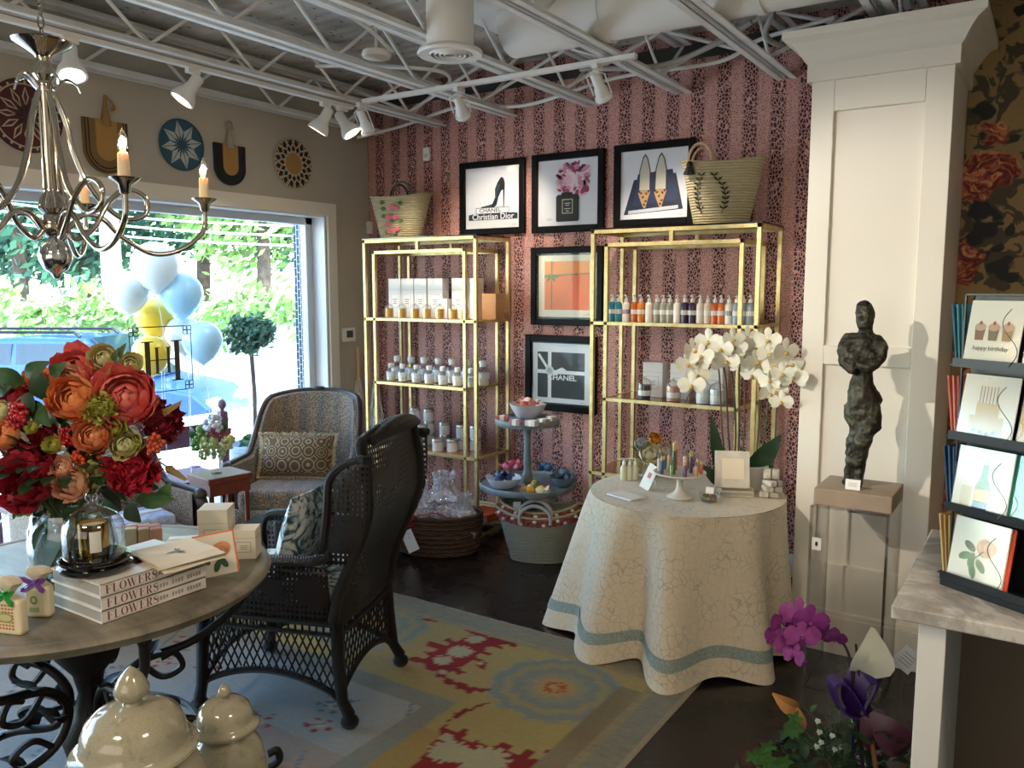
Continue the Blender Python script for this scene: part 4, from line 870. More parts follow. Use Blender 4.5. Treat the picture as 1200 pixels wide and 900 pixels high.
    ca.data.foreach_set('color',buf); tag(o,'large faded yellow and blue flatweave rug with red geometric motifs on the dark floor','rug')
rug()
# ================= CLOTHED ROUND TABLE =================
TC=Vector((-1.375,3.555,0)); TZ=.672; TR=.44
def clr(a,v,extra=0):
    # v 0 at rim .. 1 at hem; wider towards the room, tight at the column
    back=max(0,math.sin(a)); wnd=max(0,math.cos(a-rad(42)))**1.5; f=.125*(1-.55*back)*(1-.95*wnd)
    fold=.078*math.sin(a*9+.6)+.022*math.sin(a*14+2.)+.030*math.sin(a*5+1)
    fold*=(1-.5*back)*(1-.97*wnd)
    r=TR+f*v**1.25+fold*v**.65
    return r+extra
def cl(u,v,extra=0): a=2*PI*u; r=clr(a,v,extra); z=TZ-.004-(TZ-.006)*v; return Vector((r*math.cos(a),r*math.sin(a),z+.012*(1-math.sin(a*9+.6))*v*v))
ct=thing('round_table','round display table hidden beneath the floor-length cream cloth','table',TC); MB().lathe([(0,TZ-.035),(.42,TZ-.035),(.425,TZ-.01),(0,TZ-.01)],n=40).build('tabletop',M['dkwood'],ct)
for k in range(4): a=PI/4+k*PI/2; MB().tube([(.2*math.cos(a),.2*math.sin(a),0),(.2*math.cos(a),.2*math.sin(a),TZ-.03)],.02,8).build('leg',M['dkwood'],ct)
cc=thing('tablecloth','cream crackle-print cloth with grey-green braid, draped to the floor on the round table','tablecloth',TC)
b=MB(); N=220
b.grid(lambda u,v: cl(u,v),N,26,wrap=True)
b.grid(lambda u,v:(Vector((TR*v*math.cos(2*PI*u),TR*v*math.sin(2*PI*u),TZ+.001+.001*math.sin(9*v+6*PI*u)-.004*v**8)))if True else 0,N,10,wrap=True)
b.build('cloth',M['cloth'],cc)
MB().grid(lambda u,v: cl(u,.80+.075*v,.004),N,2,wrap=True).build('braid_band',M['braid'],cc,label='grey-green braid near the hem')
TT=TZ+.004
def tb(x,y,z=TT): q=pz(x,y,z); return q
# orchid
def orchid_bloom(c,r,nrm,mb,mc):
    n=Vector(nrm).normalized(); u=n.cross(Vector((0,0,1))).normalized(); v=u.cross(n)
    def P(x,y,z): return Vector(c)+u*x*r+v*y*r+n*z*r
    def pet(a,L,W,curl=.15):
        d=(math.cos(a),math.sin(a)); e=(-d[1],d[0]); vs=[]
        for i,(t_,w_) in enumerate(((.05,.12),(.35,.8),(.7,1.),(.95,.5),(1.02,.1))):
            for s in (-1,0,1): vs.append(P(d[0]*L*t_+e[0]*s*W*w_*.5,d[1]*L*t_+e[1]*s*W*w_*.5,curl*t_*t_-.1*abs(s)*w_))
        mb.add(vs,[(i*3+j,i*3+j+1,i*3+j+4,i*3+j+3) for i in range(4) for j in range(2)],True)
    for a in (PI/2,PI/2+2.15,PI/2-2.15): pet(a,1.,.6,-.1)
    for a in (.12,PI-.12): pet(a,1.05,1.05,.12)
    mc.sph(P(0,-.12,.15),r*.16,8)
orc_=thing('potted_orchid','white moth orchid with many tall stems in a pale pot on the clothed table','orchid',tb(878,572))
def loc(o,p): return Vector(p)-o.location
MB().lathe([(0,0),(.06,0),(.08,.10),(.085,.105),(.085,.115),(.075,.115),(.07,.1),(0,.1)],n=28).build('pot',C('#cfc9bd',.4),orc_)
def leaf(mb,p0,p1,w_,sag=.03,up=(0,0,1),n=6,fold=.2):
    p0=Vector(p0);p1=Vector(p1); d=(p1-p0); L=d.length; s=d.normalized().cross(Vector(up)); 
    if s.length<1e-3: s=Vector((1,0,0))
    s.normalize(); nn=s.cross(d.normalized()); vs=[]
    for i in range(n+1):
        t_=i/n; q=p0+d*t_+nn*(sag*4*t_*(1-t_)); ww=w_*.5*math.sin(PI*min(.98,max(.04,t_**.85)))**.8
        vs+= [q-s*ww+nn*ww*fold,q,q+s*ww+nn*ww*fold]
    mb.add(vs,[(i*3+j,i*3+j+1,i*3+j+4,i*3+j+3) for i in range(n) for j in range(2)],True)
D0=orc_.location.dot(_H)
for (x0,y0,x1,y1,wd) in ((845,565,833,488,.06),(870,560,915,510,.10),(868,565,895,540,.09),(880,565,905,545,.08),(850,570,822,545,.06),(885,560,900,520,.08)):
    b=MB(); leaf(b,loc(orc_,pd(x0,y0,D0)),loc(orc_,pd(x1,y1,D0-.02)),wd,.02,up=-_H); b.build('leaf',M['dkgreen'],orc_)
stems=[[(852,560),(846,500),(843,440),(838,425),(825,440),(810,458),(803,472)],[(858,560),(853,500),(850,440),(840,415),(820,410)],[(865,560),(866,500),(866,440),(870,410),(885,400)],[(868,560),(872,500),(872,430),(868,400),(860,392)],[(884,560),(889,500),(891,440),(896,420),(905,425)],[(888,560),(897,500),(905,440),(915,425),(925,450)],[(904,560),(908,520),(910,480),(912,465)],[(860,560),(862,500),(858,440),(850,410),(832,395)]]
for i,s_ in enumerate(stems):
    MB().tube(spline([loc(orc_,pd(x,y,D0+.02*math.sin(i*2))) for x,y in s_],5),.0045 if i%2 else .0038,6).build('stem',C('#3d4424',.6) if i%3 else C('#5a4430',.6),orc_)
BLm=[(605,100),(680,105),(735,75),(680,180),(660,240),(540,175),(455,185),(380,125),(450,80),(400,245),(370,290),(600,190),(805,235),(745,270),(775,320),(800,370),(850,190),(820,130),(740,140),(510,115),(350,190),(860,255),(765,200),(640,60),(570,70),(710,230),(415,150),(745,330),(400,180),(575,110),(625,140),(700,150),(650,190),(790,170),(830,200),(560,140),(720,190),(780,240),(690,85),(480,150),(840,240)]
rn=random.Random(11)
for i,(x,y) in enumerate(BLm):
    px_,p_=720+x/4.09,380+y/4.09; D=D0-.06-max(0,px_-885)*.004+rn.uniform(-.05,.05); c=loc(orc_,pd(px_,p_,D)); a=MB(); cc_=MB(); nr=-_H+Vector((rn.uniform(-.6,.5),rn.uniform(-.3,.3),rn.uniform(-.3,.25))); orchid_bloom(c,rn.uniform(.048,.060),nr,a,cc_); o=a.build('bloom',M['orw'],orc_) if 'orw' in M else a.build('bloom',M.setdefault('orw',petal('#f1eee2','#e2ddc6',20)),orc_); cc_.build('lip',C('#cfa13a',.5),o)
# marble coasters / leaning framed photo
def tilted(lab,name,cat,base,w_,h_,th,lean,rz,mat,parts):
    t=thing(name,lab,cat,base,rz); g=bpy.data.objects
    m=Matrix.Rotation(-lean,4,'X'); b=MB(); b.M=m; b.box((0,0,h_/2),(w_,th,h_)); b.build('panel',mat,t,bevel=.002)
    for nm,(cx,cz,pw,ph,mt) in parts.items(): b=MB(); b.M=m; b.box((cx,-th/2-.001,cz),(pw,.003,ph)); b.build(nm,mt,t)
    # easel strut behind
    b=MB(); b.tube([(0,th/2+h_*.6*math.sin(lean),h_*.6*math.cos(lean)),(0,h_*math.sin(lean)+.05,.003)],.004,6); b.build('strut',mat,t)
    return t
wx=pbr('whitewashed_wood','#d9d2c2',.6,c2='#bdb5a2',ns=10)
bkl=tb(861,578); 
book('cream_book','lower cream book under the leaning white photo frame',(bkl.x,bkl.y,TT),(.15,.13,.022),C('#dccfae'),rad(25)); book('cream_book','upper cream book under the leaning white photo frame',(bkl.x,bkl.y,TT+.022),(.14,.12,.02),C('#e0d4b6'),rad(28))
q=tb(858,572,TT+.043); tilted('whitewashed frame with a blank cream centre, leaning on two cream books','photo_frame','photo frame',q,.150,.165,.018,rad(18),rad(24),wx,{'mat_board':(.003,.085,.095,.09,C('#e9dcc0'))})
# stack of marble coasters/boxes
mb_=pbr('veined_white_stone','#d9d3c6',.4,c2='#9a9183',ns=26); r_=0
for i,(x,y,k,lab) in enumerate(((903,586,0,'marbled coaster block at the bottom of the small stack'),(904,586,1,'marbled coaster block in the middle of the small stack'),(903,586,2,'marbled coaster block on top of the small stack'))):
    q=tb(x,582); t=thing('marbled_block',lab,'soap',(q.x+.006*(i-1),q.y,TT+.026*k),rad(15+22*i),'stack of marbled blocks'); MB().box((0,0,.0125),(.085-.008*k,.06,.025)).build('block',mb_,t,bevel=.006,seg=3); b=MB(); b.box((0,0,.0125),(.008,.062,.0262)); b.build('twine',C('#6d6558'),t)
t=thing('marbled_block','upright marbled block leaning at the back of the small stack','soap',(q.x+.0,q.y+.005,TT+.079),rad(10)); MB().box((0,0,.024),(.07,.03,.045)).build('block',mb_,t,bevel=.006,seg=3); MB().box((0,0,.024),(.008,.032,.0462)).build('twine',C('#6d6558'),t)
# glass dish of matches/potpourri
q=tb(831,588); t=thing('glass_dish','small glass bowl of brown and green potpourri with a price card','bowl',q); MB().lathe([(0,.002),(.035,.003),(.044,.02),(.042,.04),(.039,.042),(.041,.02),(.033,.006)],n=24).build('bowl',M['jar'],t)
b=MB(); rn=random.Random(8)
for k in range(26): a=rn.uniform(0,6.28); r=.03*math.sqrt(rn.random()); b.sph((r*math.cos(a),r*math.sin(a),.012+.016*rn.random()),.008,6)
b.build('potpourri',C('#7a4a2a',.7),t,kind='stuff'); b=MB()
for k in range(6): b.sph((.022*math.cos(k+3),.022*math.sin(k+3)-.005,.018),(.011,.009,.007),6)
b.build('green_piece',C('#7d9a72',.7),t); MB().box((0,.004,.05),(.035,.002,.028),rx=-.2).build('price_card',M['paper'],t)
# cake stand with roll-on bottles
q=tb(796,583); CS=thing('cake_stand','white footed cake stand near the card, crowded with slim perfume bottles','cake stand',q); MB().lathe([(0,0),(.055,0),(.057,.006),(.03,.02),(.014,.04),(.013,.075),(.03,.10),(.10,.104),(.115,.112),(.115,.118),(.105,.114),(0,.112)],n=40).build('stand',M['paintw'] if 'paintw' in M else M.setdefault('paintw',C('#dcd6c8',.3)),CS)
rn=random.Random(21); cp=['#8a9c6c','#c0674a','#4e7f92','#b8a06a','#6b4a6d','#d8cfc0','#3c6a58','#c98a5c','#4a4f86','#d3b7a0']
nm=['copper','olive','teal','ochre','plum','ivory','deep green','peach','indigo','sand']; hexs=dict(zip(nm,['#b0603c','#8a9c6c','#4e7f92','#b8a06a','#6b4a6d','#d8cfc0','#3c6a58','#c98a5c','#4a4f86','#d3b7a0']))
k=0
for ring_,n,rr in (('outer edge',10,.092),('inner ring',6,.048)):
    for i in range(n):
        a=2*PI*i/n+.3; c_=nm[(i*3+ (0 if n==10 else 4))%10]; h=rn.uniform(.05,.085) if n==10 else rn.uniform(.10,.15)
        t=thing('perfume_bottle','slim %s roll-on bottle on the cake stand, %s'%(c_,ring_),'bottle',q+Vector((rr*math.cos(a),rr*math.sin(a),.1145 if rr<.1 else .118)),group='perfume bottles on the cake stand')
        MB().lathe([(0,0),(.0085,0),(.0085,h*.7),(.006,h*.74),(0,h*.74)],n=10).build('vial',C(hexs[c_],.2),t); MB().lathe([(0,h*.74),(.0065,h*.74),(.0065,h),(0,h)],n=10).build('cap',M['silver'] if i%2 else M['gold'],t)
# folded card on the cloth
q=tb(754,573); t=thing('standing_card','white folded card with a small pink picture standing by the cake stand','card',q,rad(-18))
b=MB(); b.M=Matrix.Rotation(rad(-20),4,'X')@Matrix.Rotation(rad(14),4,'Y'); b.box((0,0,.062),(.062,.0015,.12)); b.build('card_front',M['paper'],t)
b=MB(); b.M=Matrix.Rotation(rad(-20),4,'X')@Matrix.Rotation(rad(14),4,'Y'); b.box((.0,-.0015,.07),(.02,.001,.024)); b.build('pink_picture',C('#c26a5a'),t); b=MB(); b.tube([(0,.038,.11),(.01,.075,.003)],.002,5); b.build('card_back',M['paper'],t)
q=tb(733,582); t=thing('white_booklet','thin white booklet lying flat at the window side of the cloth','booklet',q+Vector((0,0,.0)),rad(-20)); MB().box((0,0,.004),(.15,.09,.006)).build('cover',C('#dfe3ee'),t); MB().box((0,0,.0075),(.146,.086,.001)).build('page',M['paper'],t)
# flower posy and lotion bottles at table back-left
def bloom(mb,c,r,nrm=(0,-.6,.6),layers=5,n=7,cup=.9,seed=0,ruf=.12):
    # nested cups of overlapping petals, tight in the heart and opening outwards
    rn=random.Random(seed); q=Vector(nrm).normalized().to_track_quat('Z','Y').to_matrix(); layers=max(layers,5)
    for L in range(layers):
        f=L/(layers-1); R=r*(.24+.76*f); th0=rad(150); th1=rad(8+(46*cup)*f+6*(L%2)); m=max(4,int(n*(.55+.5*f))); wid=2*PI/m*1.35
        for i in range(m):
            a0=2*PI*i/m+L*1.1+rn.uniform(-.2,.2); tt=th1*rn.uniform(.85,1.25)+rad(2); vs=[]; RR=R*rn.uniform(.92,1.06)
            for k in range(5):
                t_=k/4; th=th0+(tt-th0)*t_; fl=1+.16*f*t_**3+(.10 if k==4 else 0)*f
                for j in range(5):
                    u=(j-2)/2; w_=wid*.5*u*math.sin(PI*(.25+.55*t_)); edge=.10*u*u*(t_**2); ru=ruf*rn.uniform(-1,1)*(.3+.7*t_)*(.4+.6*f)*.5
                    rr=RR*fl*(1-.5*edge+ru); h=th+edge*1.2; x=math.sin(h)*math.cos(a0+w_); y=math.sin(h)*math.sin(a0+w_); vs.append(Vector(c)+q@Vector((x*rr,y*rr,math.cos(h)*rr*.82)))
            mb.add(vs,[(k*5+j,k*5+j+1,k*5+j+6,k*5+j+5) for k in range(4) for j in range(4)],True)
    mb.sph(Vector(c),r*.24,8)
    return mb
po_=thing('flower_posy','low posy of white and cream flowers at the back of the clothed table','flowers',tb(758,556)); D1=po_.location.dot(_H)
MB().lathe([(0,0),(.04,0),(.05,.05),(.045,.06),(0,.055)],n=20).build('vase',C('#d8d4cc',.4),po_)
for i,(x,y,r,c,c2) in enumerate(((762,531,.042,'#f2ecd4','#e3dcb0'),(745,548,.03,'#ece6c8','#d8d09a'),(768,514,.022,'#e8a83a','#d98c2a'),(780,528,.026,'#eadfd6','#d9b8a6'),(750,520,.02,'#cfd8d4','#a9b9bc'),(736,556,.022,'#e9e6d8','#cfcdb6'),(775,545,.024,'#e6e0c8','#c9c49c'))): bloom(MB(),loc(po_,pd(x,y,D1-.05)),r*1.35,(-_H+Vector((0,0,.5))),4,6,seed=i).build('bloom',petal(c,c2),po_)
for i in range(9):
    b=MB(); a=i*.7; c=Vector((0,0,.07)); leaf(b,c,c+Vector((.1*math.cos(a),.06*math.sin(a),.05+.03*math.sin(i*3))),.03,.01); b.build('leaf',M['green'] if i%2 else C('#7d8f6a',.6),po_)
for i,(x,lab) in enumerate(((731,'pale lotion bottle with pump, leftmost on the clothed table'),(738,'pale lotion bottle with pump, behind the standing card'),(744,'pale lotion bottle with pump, nearest the posy'))):
    q=tb(x,562); t=thing('lotion_bottle',lab,'bottle',q,group='lotion bottles on the clothed table'); MB().lathe([(0,0),(.018,0),(.018,.06),(.008,.075),(0,.075)],n=16).build('bottle_body',C('#cfc9a8',.25),t); MB().lathe([(0,.075),(.008,.075),(.008,.09),(.003,.092),(.003,.105),(0,.105)],n=10).build('pump',M['white'],t); MB().tube([(0,0,.105),(-.02,-.012,.102)],.003,6).build('spout',M['white'],t)
# ================= TIERED STAND =================
TS=Vector((-2.607,4.13,0)); Z1,Z2=.427,.812
ts=thing('tiered_stand','two-tier grey-blue painted wooden stand between the gold shelves','stand',TS)
MB().lathe([(0,0),(.095,0),(.10,.02),(.085,.035),(.04,.06),(.028,.10),(.04,.15),(.03,.2),(.022,.3),(.035,.38),(.025,.4),(.02,.42),(.02,Z1)],n=28).build('pedestal',M['slate'],ts)
def tray(z,r): return [(0,z-.012),(r*.9,z-.012),(r*.97,z-.022),(r,z-.012),(r,z+.014),(r*.985,z+.018),(r*.965,z+.002),(0,z)]
MB().lathe(tray(Z1,.292),n=56).build('lower_tray',M['slate'],ts); MB().lathe([(.02,Z1),(.034,Z1+.02),(.03,Z1+.06),(.02,Z1+.09),(.026,Z1+.13),(.019,Z1+.2),(.022,Z1+.3),(.03,Z2-.03),(.05,Z2-.015)],n=24).build('column',M['slate'],ts); MB().lathe(tray(Z2,.195),n=48).build('upper_tray',M['slate'],ts)
def bowl(lab,px_,p_,z,r,h,col,sq=1.,rz=0,wavy=.06):
    q=pz(px_,p_,z); t=thing('serving_bowl',lab,'bowl',(q.x,q.y,z),rz,'bowls on the tiered stand')
    MB().lathe([(0,0),(r*.45,0),(r*.6,h*.15),(r*.85,h*.6),(r,h),(r*.96,h),(r*.8,h*.6),(r*.5,h*.22),(0,h*.15)],n=28,ey=sq,wob=lambda a,i:1+wavy*math.cos(4*a)*(i>2)).build('bowl',C(col,.35),t); return t,q
def wrapped(q,z,n,r,cols,lab,names,seed,cat='soap'):
    rn=random.Random(seed)
    for i in range(n):
        a=2*PI*i/n; rr=r*(.55 if i<n-1 else 0); c=Vector((q.x+rr*math.cos(a),q.y+rr*math.sin(a)*.8,z+rn.uniform(0,.008)+(.018 if i==n-1 else 0))); k=i%len(cols)
        place=('window side','back','column side','front','middle')[(i*5//n)]
        t=thing('wrapped_soap','%s %s, %s of the heap'%(names[k],lab,place),'soap',c,rn.uniform(0,3),'wrapped soaps on the tiered stand')
        m=C(cols[k],.4); s=rn.uniform(.027,.034); b=MB(); b.sph((0,0,s*.8),(s,s*.75,s*.8),8,wob=lambda d:1+.22*noise.noise(d*3+Vector((i,seed,0))))
        for sx in (-1,1): b.add([(sx*s*.5,0,s*.8),(sx*s*1.7,s*.6,s*1.2),(sx*s*1.9,0,s*1.7),(sx*s*1.7,-s*.6,s*.9)],[(0,1,2,3)],False)
        b.build('soap',m,t)
z1=Z1+.003; z2=Z2+.003
_,q=bowl('wavy white bowl of blue wrapped soaps on the lower tray',590,572,z1,.110,.068,'#c9cede'); wrapped(q,z1+.040,8,.066,['#27406e','#1b2c52','#5b7ab0'],'blue foil soap in the wavy white bowl',['navy','darkest','pale'],3)
_,q=bowl('small bowl of yellow and cream soaps at the front of the lower tray',627,584,z1,.092,.048,'#8f9496'); wrapped(q,z1+.030,6,.055,['#e6dcae','#d59a2a','#6d6a2c'],'wrapped soap in the front bowl',['cream','amber','olive'],4)
_,q=bowl('grey bowl at the back right of the lower tray',660,570,z1,.085,.062,'#5f6c74'); wrapped(q,z1+.040,5,.048,['#6b8197','#4c6074'],'wrapped soap in the grey bowl',['pale slate','dark slate'],5)
q=pz(600,552,z1); wrapped(q,z1,5,.06,['#e58aa8','#d86a92','#f0b3c4'],'pink wrapped soap behind the white bowl',['bright pink','rose pink','pale pink'],6)
q=pz(638,553,z1); wrapped(q,z1,4,.045,['#3e6c8f','#2f567a'],'round blue wrapped soap at the back',['light blue','deep blue'],7)
_,q=bowl('pale glass bowl of pink soaps on the upper tray',618,490,z2,.115,.090,'#cfcbd2',wavy=.1); wrapped(q,z2+.062,7,.062,['#e39aa0','#c8704e','#efc3c6','#d8d3d6'],'wrapped soap in the upper bowl',['pink','terracotta','pale pink','silver'],8)
for i,(x,c,l) in enumerate(((589,'#c9665e','coral boxed soap at the window edge of the upper tray'),(604,'#b8838f','dusty pink boxed soap at the front of the upper tray'),(623,'#d9c9c6','pale boxed soap at the front of the upper tray'),(637,'#9a8378','brown boxed soap at the front of the upper tray'),(647,'#b29a8a','tan boxed soap at the column edge of the upper tray'))):
    q=pz(x,[493,498,499,497,494][i],z2); t=thing('boxed_soap',l,'soap',(q.x,q.y,z2),rad(20-12*i),'boxed soaps on the upper tray'); MB().box((0,0,.016),(.07,.042,.032)).build('box',C(c),t,bevel=.002); MB().box((0,0,.016),(.025,.0426,.0326)).build('band',M['paper'],t)
# ================= BASKETS ON FLOOR =================
def market(lab,c,z0,k=1.):
    t=thing('market_basket',lab,'basket',(c[0],c[1],z0),rad(22),'nested market baskets in front of the stand'); W,Dp,h=.255*k,.130*k,.30
    def pr(u,z): a=2*PI*u; q_=.66+.34*z; return Vector((W*q_*math.cos(a),Dp*q_*math.sin(a),z*h+.02*z*math.cos(2*a)))
    b=MB(); b.grid(pr,44,18,wrap=True); b.grid(lambda u,v: Vector((pr(u,v).x*.95,pr(u,v).y*.95,pr(u,v).z+.004)),44,18,wrap=True); b.add([pr(i/44,0) for i in range(44)],[list(range(44))[::-1]]); b.build('basket_body',M['sea'],t)
    rd=MB(); wt=rd
    for z in (.86,.93): rd.cur=0; rd.tube([pr(i/48,z) for i in range(48)],.006,6,True)
    for r_i,z in enumerate((.86,.93)):
        for i in range(46):
            p=pr(i/46+ .01*r_i,z); rd.cur=1 if (i+2*r_i)%4==0 else 0; rd.sph(p*1.0+Vector((p.x*.03,p.y*.03,0)),(.013,.012,.011),6)
    rd.build('bead_band',[C('#8f3535',.7),C('#d8cfc2',.7)],t); MB().tube([pr(i/48,1) for i in range(48)],.008,6,True).build('rim',M['straw'],t)
    for s in (-1,1): MB().tube(spline([(-.09,s*Dp*.97,.25),(-.085,s*Dp*1.0,.31),(-.03,s*Dp*.95,.35),(.03,s*Dp*.95,.35),(.085,s*Dp*1.0,.31),(.09,s*Dp*.97,.25)],6),.011,8).build('handle',C('#a8a5a0',.8),t)
    MB().box((-.12,-Dp*.55,.30),(.045,.002,.06),rz=.2).build('price_tag',M['paper'],t); return t
mc=pz(622,660); mc=Vector((mc.x+.0,mc.y+.085,0)); market('pale rush market basket with red and white beaded rim, outer of two nested',mc,0.001); market('pale rush market basket with beaded rim, nested inside the outer one',(mc.x,mc.y+.005),.03,.90)
# gift basket
GB=Vector((-3.09,3.87,0)); gb=thing('gift_basket','dark braided oval basket with cellophane gifts and red ribbon, below the gold shelf','basket',GB,rad(25))
def gpr(u,z): a=2*PI*u; q_=.86+.14*math.sin(min(1,z*1.2)*PI*.55); return Vector((.27*q_*math.cos(a),.19*q_*math.sin(a),z*.245))
b=MB(); b.grid(gpr,48,14,wrap=True); b.grid(lambda u,v:Vector((gpr(u,v).x*.93,gpr(u,v).y*.93,gpr(u,v).z+.002)),48,14,wrap=True); b.add([gpr(i/48,0) for i in range(48)],[list(range(48))[::-1]]); b.build('basket_body',M['brownbask'],gb)
b=MB()
for j in range(9): b.tube([gpr(i/60,.06+j*.115)*1.0+Vector((0,0,.004*math.sin(i*1.57+j*PI))) for i in range(60)],.0125,5,True)
b.build('braid_coil',M['brownbask'],gb)
def cello():
    t=NT('crinkled_cellophane'); t.n.remove(t.b); out=t.n['Material Output']; tr=t.node('BsdfTransparent'); tr.inputs[0].default_value=(.9,.92,.96,1); gl=t.node('BsdfGlossy'); gl.inputs['Roughness'].default_value=.12; df=t.node('BsdfDiffuse'); df.inputs[0].default_value=lin('#c9c6d8')
    bp=t.node('Bump'); bp.inputs['Strength'].default_value=.9; bp.inputs['Distance'].default_value=.03; t.link(t.noise(22,4,dist=1.5),bp.inputs['Height']); t.link(bp.outputs[0],gl.inputs['Normal']); m1=t.node('MixShader'); m1.inputs[0].default_value=.35; t.link(gl.outputs[0],m1.inputs[1]); t.link(df.outputs[0],m1.inputs[2])
    m2=t.node('MixShader'); t.link(t.ramp(t.noise(18,4,dist=1),[(.3,(.28,.28,.28)),(.6,(.85,.85,.85))]),m2.inputs[0]); t.link(tr.outputs[0],m2.inputs[1]); t.link(m1.outputs[0],m2.inputs[2]); t.link(m2.outputs[0],out.inputs[0]); return t.m
M['cello']=cello()
def cellobag(o,c,r,h,seed,par):
    rn=random.Random(seed)
    def fn(u,v):
        a=2*PI*u; 
        if v<.62: k=v/.62; rr=r*(.75+.3*math.sin(k*PI*.8)) *(1-.0*k); 
        else: k=(v-.62)/.38; rr=r*(.93*(1-k)**1.5+.18+.75*max(0,k-.45)**1.1)
        rr*=1+.25*noise.noise((math.cos(a)*2+seed,math.sin(a)*2,v*6))+ .12*math.sin(a*9+v*4)
        return Vector(c)+Vector((rr*math.cos(a),rr*math.sin(a),h*v+.03*noise.noise((a*3,v*3,seed))))
    b=MB(); b.grid(fn,46,26,wrap=True); b.smooth=False; b.sm=[False]*len(b.f); return b.build('cellophane_wrap',M['cello'],par)
for i,(x,y,r,h,lab,col) in enumerate(((-.13,-.0,.12,.40,'cellophane wrapped gift at the window side of the dark basket','#e2dcd0'),(.03,.03,.12,.45,'tallest cellophane wrapped gift in the middle of the dark basket','#c9c3cf'),(.16,-.02,.09,.33,'cellophane wrapped gift at the far side of the dark basket','#d8c9b8'))):
    m=Matrix.Rotation(rad(25),4,'Z')@Vector((x,y,0)); t=thing('wrapped_gift',lab,'gift',GB+m+Vector((0,0,.02)),rad(25),'cellophane gifts in the dark basket'); MB().box((0,0,.13),(r*1.1,r*.8,.2),rz=.3).build('gift_box',C(col),t,bevel=.004); cellobag(t,(0,0,.01),r,h,i*7+2,t)
b=MB(); P0=Vector((-.17,-.19,.235))
for a,L in ((200,.08),(160,.07),(20,.08),(-20,.07)):
    d=Vector((math.cos(rad(a)),-.1,math.sin(rad(a)))); b.tube(spline([P0,P0+d*L*.6+Vector((0,-.02,.02)),P0+d*L,P0+d*L*.5+Vector((0,-.01,-.02)),P0],5),.011,4,flat=.25)
b.tube(spline([P0,P0+Vector((-.03,-.02,-.05)),P0+Vector((-.05,-.015,-.13))],6),.012,4,flat=.25); b.tube(spline([P0,P0+Vector((.01,-.03,-.04)),P0+Vector((0,-.02,-.1))],6),.012,4,flat=.25); b.tube(spline([P0,P0+Vector((.1,.0,.03)),P0+Vector((.2,-.0,.05)),P0+Vector((.26,.05,.01))],6),.013,4,flat=.25); b.sph(P0,.018,8)
b.build('red_ribbon',C('#8a1626',.35),gb)
b=MB(); b.box((-.12,-.215,.115),(.085,.002,.13),rz=-.35,ry=-.5); gt_=b.build('gift_tag',C('#dfe3ec'),gb)
b=MB()
for k in range(4): b.tube([Vector((-.14+.011*k+.006*j,-.2165,.16-.024*k+.005*math.sin(j*2.3+k))) for j in range(8)],.0011,4)
b.build('handwriting',C('#3a4050'),gt_)
# ================= BRONZE FIGURE ON PEDESTAL =================
PX0,PX1,PY0,PY1,PZ=-.757,-.478,3.30,3.60,.752
pd_=thing('display_pedestal','clear acrylic display pedestal with price sticker in front of the white column','pedestal',((PX0+PX1)/2,(PY0+PY1)/2,0))
hw,hd=(PX1-PX0)/2,(PY1-PY0)/2; b=MB()
for s in (-1,1): b.bb((s*hw-.004,-hd,0),(s*hw+.004,hd,PZ)); b.bb((-hw,s*hd-.004,0),(hw,s*hd+.004,PZ))
b.build('acrylic_wall',M['acrylic'],pd_)
b=MB()
for sx in (-1,1):
    for sy in (-1,1): b.bb((sx*hw-.005,sy*hd-.005,0),(sx*hw+.005,sy*hd+.005,PZ))
b.build('polished_edge',glassm('acrylic_edge',(.9,.9,.88),film=.3),pd_)
MB().bb((-hw,-hd,PZ-.008),(hw,hd,PZ)).build('acrylic_top',M['acrylic'],pd_)
p=Paint(.035,.05); p.rect(0,0,1,1,M['paper']); p.ell(.5,.5,.15,.2,C('#3a302a')); p.build('price_sticker',pd_,(-hw+.025,-hd-.0045,.60))
pl=thing('plinth_block','taupe wooden block on the acrylic pedestal, under the bronze figure','plinth',((PX0+PX1)/2+.005,(PY0+PY1)/2,PZ)); MB().box((0,0,.034),(.285,.27,.066)).build('block',pbr('taupe_wood','#a28d76',.6,c2='#927f6a',ns=8),pl,bevel=.004)
q=pz(1005,568,.82); t=thing('price_card','small white price card in front of the bronze figure','card',(q.x,3.36,PZ+.068)); MB().box((0,0,.02),(.055,.002,.04),rx=-.15).build('card_face',M['paper'],t); p=Paint(.04,.02)
for y in (.2,.5,.8): p.rect(.1,y,.9,y+.08,C('#99aaaa'),y==.2)
p.build('faint_print',t,(0,-.0045,.021))
SY=3.45; fig=thing('bronze_statue','tall rough bronze figure of a standing woman with folded arms','statue',(py(1000,572,SY).x,SY,PZ+.068))
def P3(x,y,dy=0): v=py(x,y,SY+dy); return v-fig.location
def limb(mb,pts,n=9):
    for (a,ra),(c,rc) in zip(pts,pts[1:]):
        for i in range(n+1): t_=i/n; mb.sph(a.lerp(c,t_),ra+(rc-ra)*t_,10)
b=MB()
m_=.0036 # metres per pixel at the figure
limb(b,[(P3(1013,362),.034),(P3(1014,374),.036),(P3(1014,385),.026)],4); b.sph(P3(1008,371,-.03),.014,8)
limb(b,[(P3(1014,385),.024),(P3(1013,398),.027)],3)
limb(b,[(P3(1013,400),.034),(P3(996,400,.0),.034),(P3(990,412,-.01),.031)],5)
limb(b,[(P3(1013,400),.034),(P3(1026,402),.034),(P3(1033,408,-.01),.027)],5)
limb(b,[(P3(990,408,-.01),.03),(P3(992,425,-.02),.026),(P3(999,434,-.045),.02)],6)
limb(b,[(P3(1033,408,-.01),.027),(P3(1031,421,-.02),.022),(P3(1018,432,-.055),.02),(P3(1008,428,-.06),.016)],6)
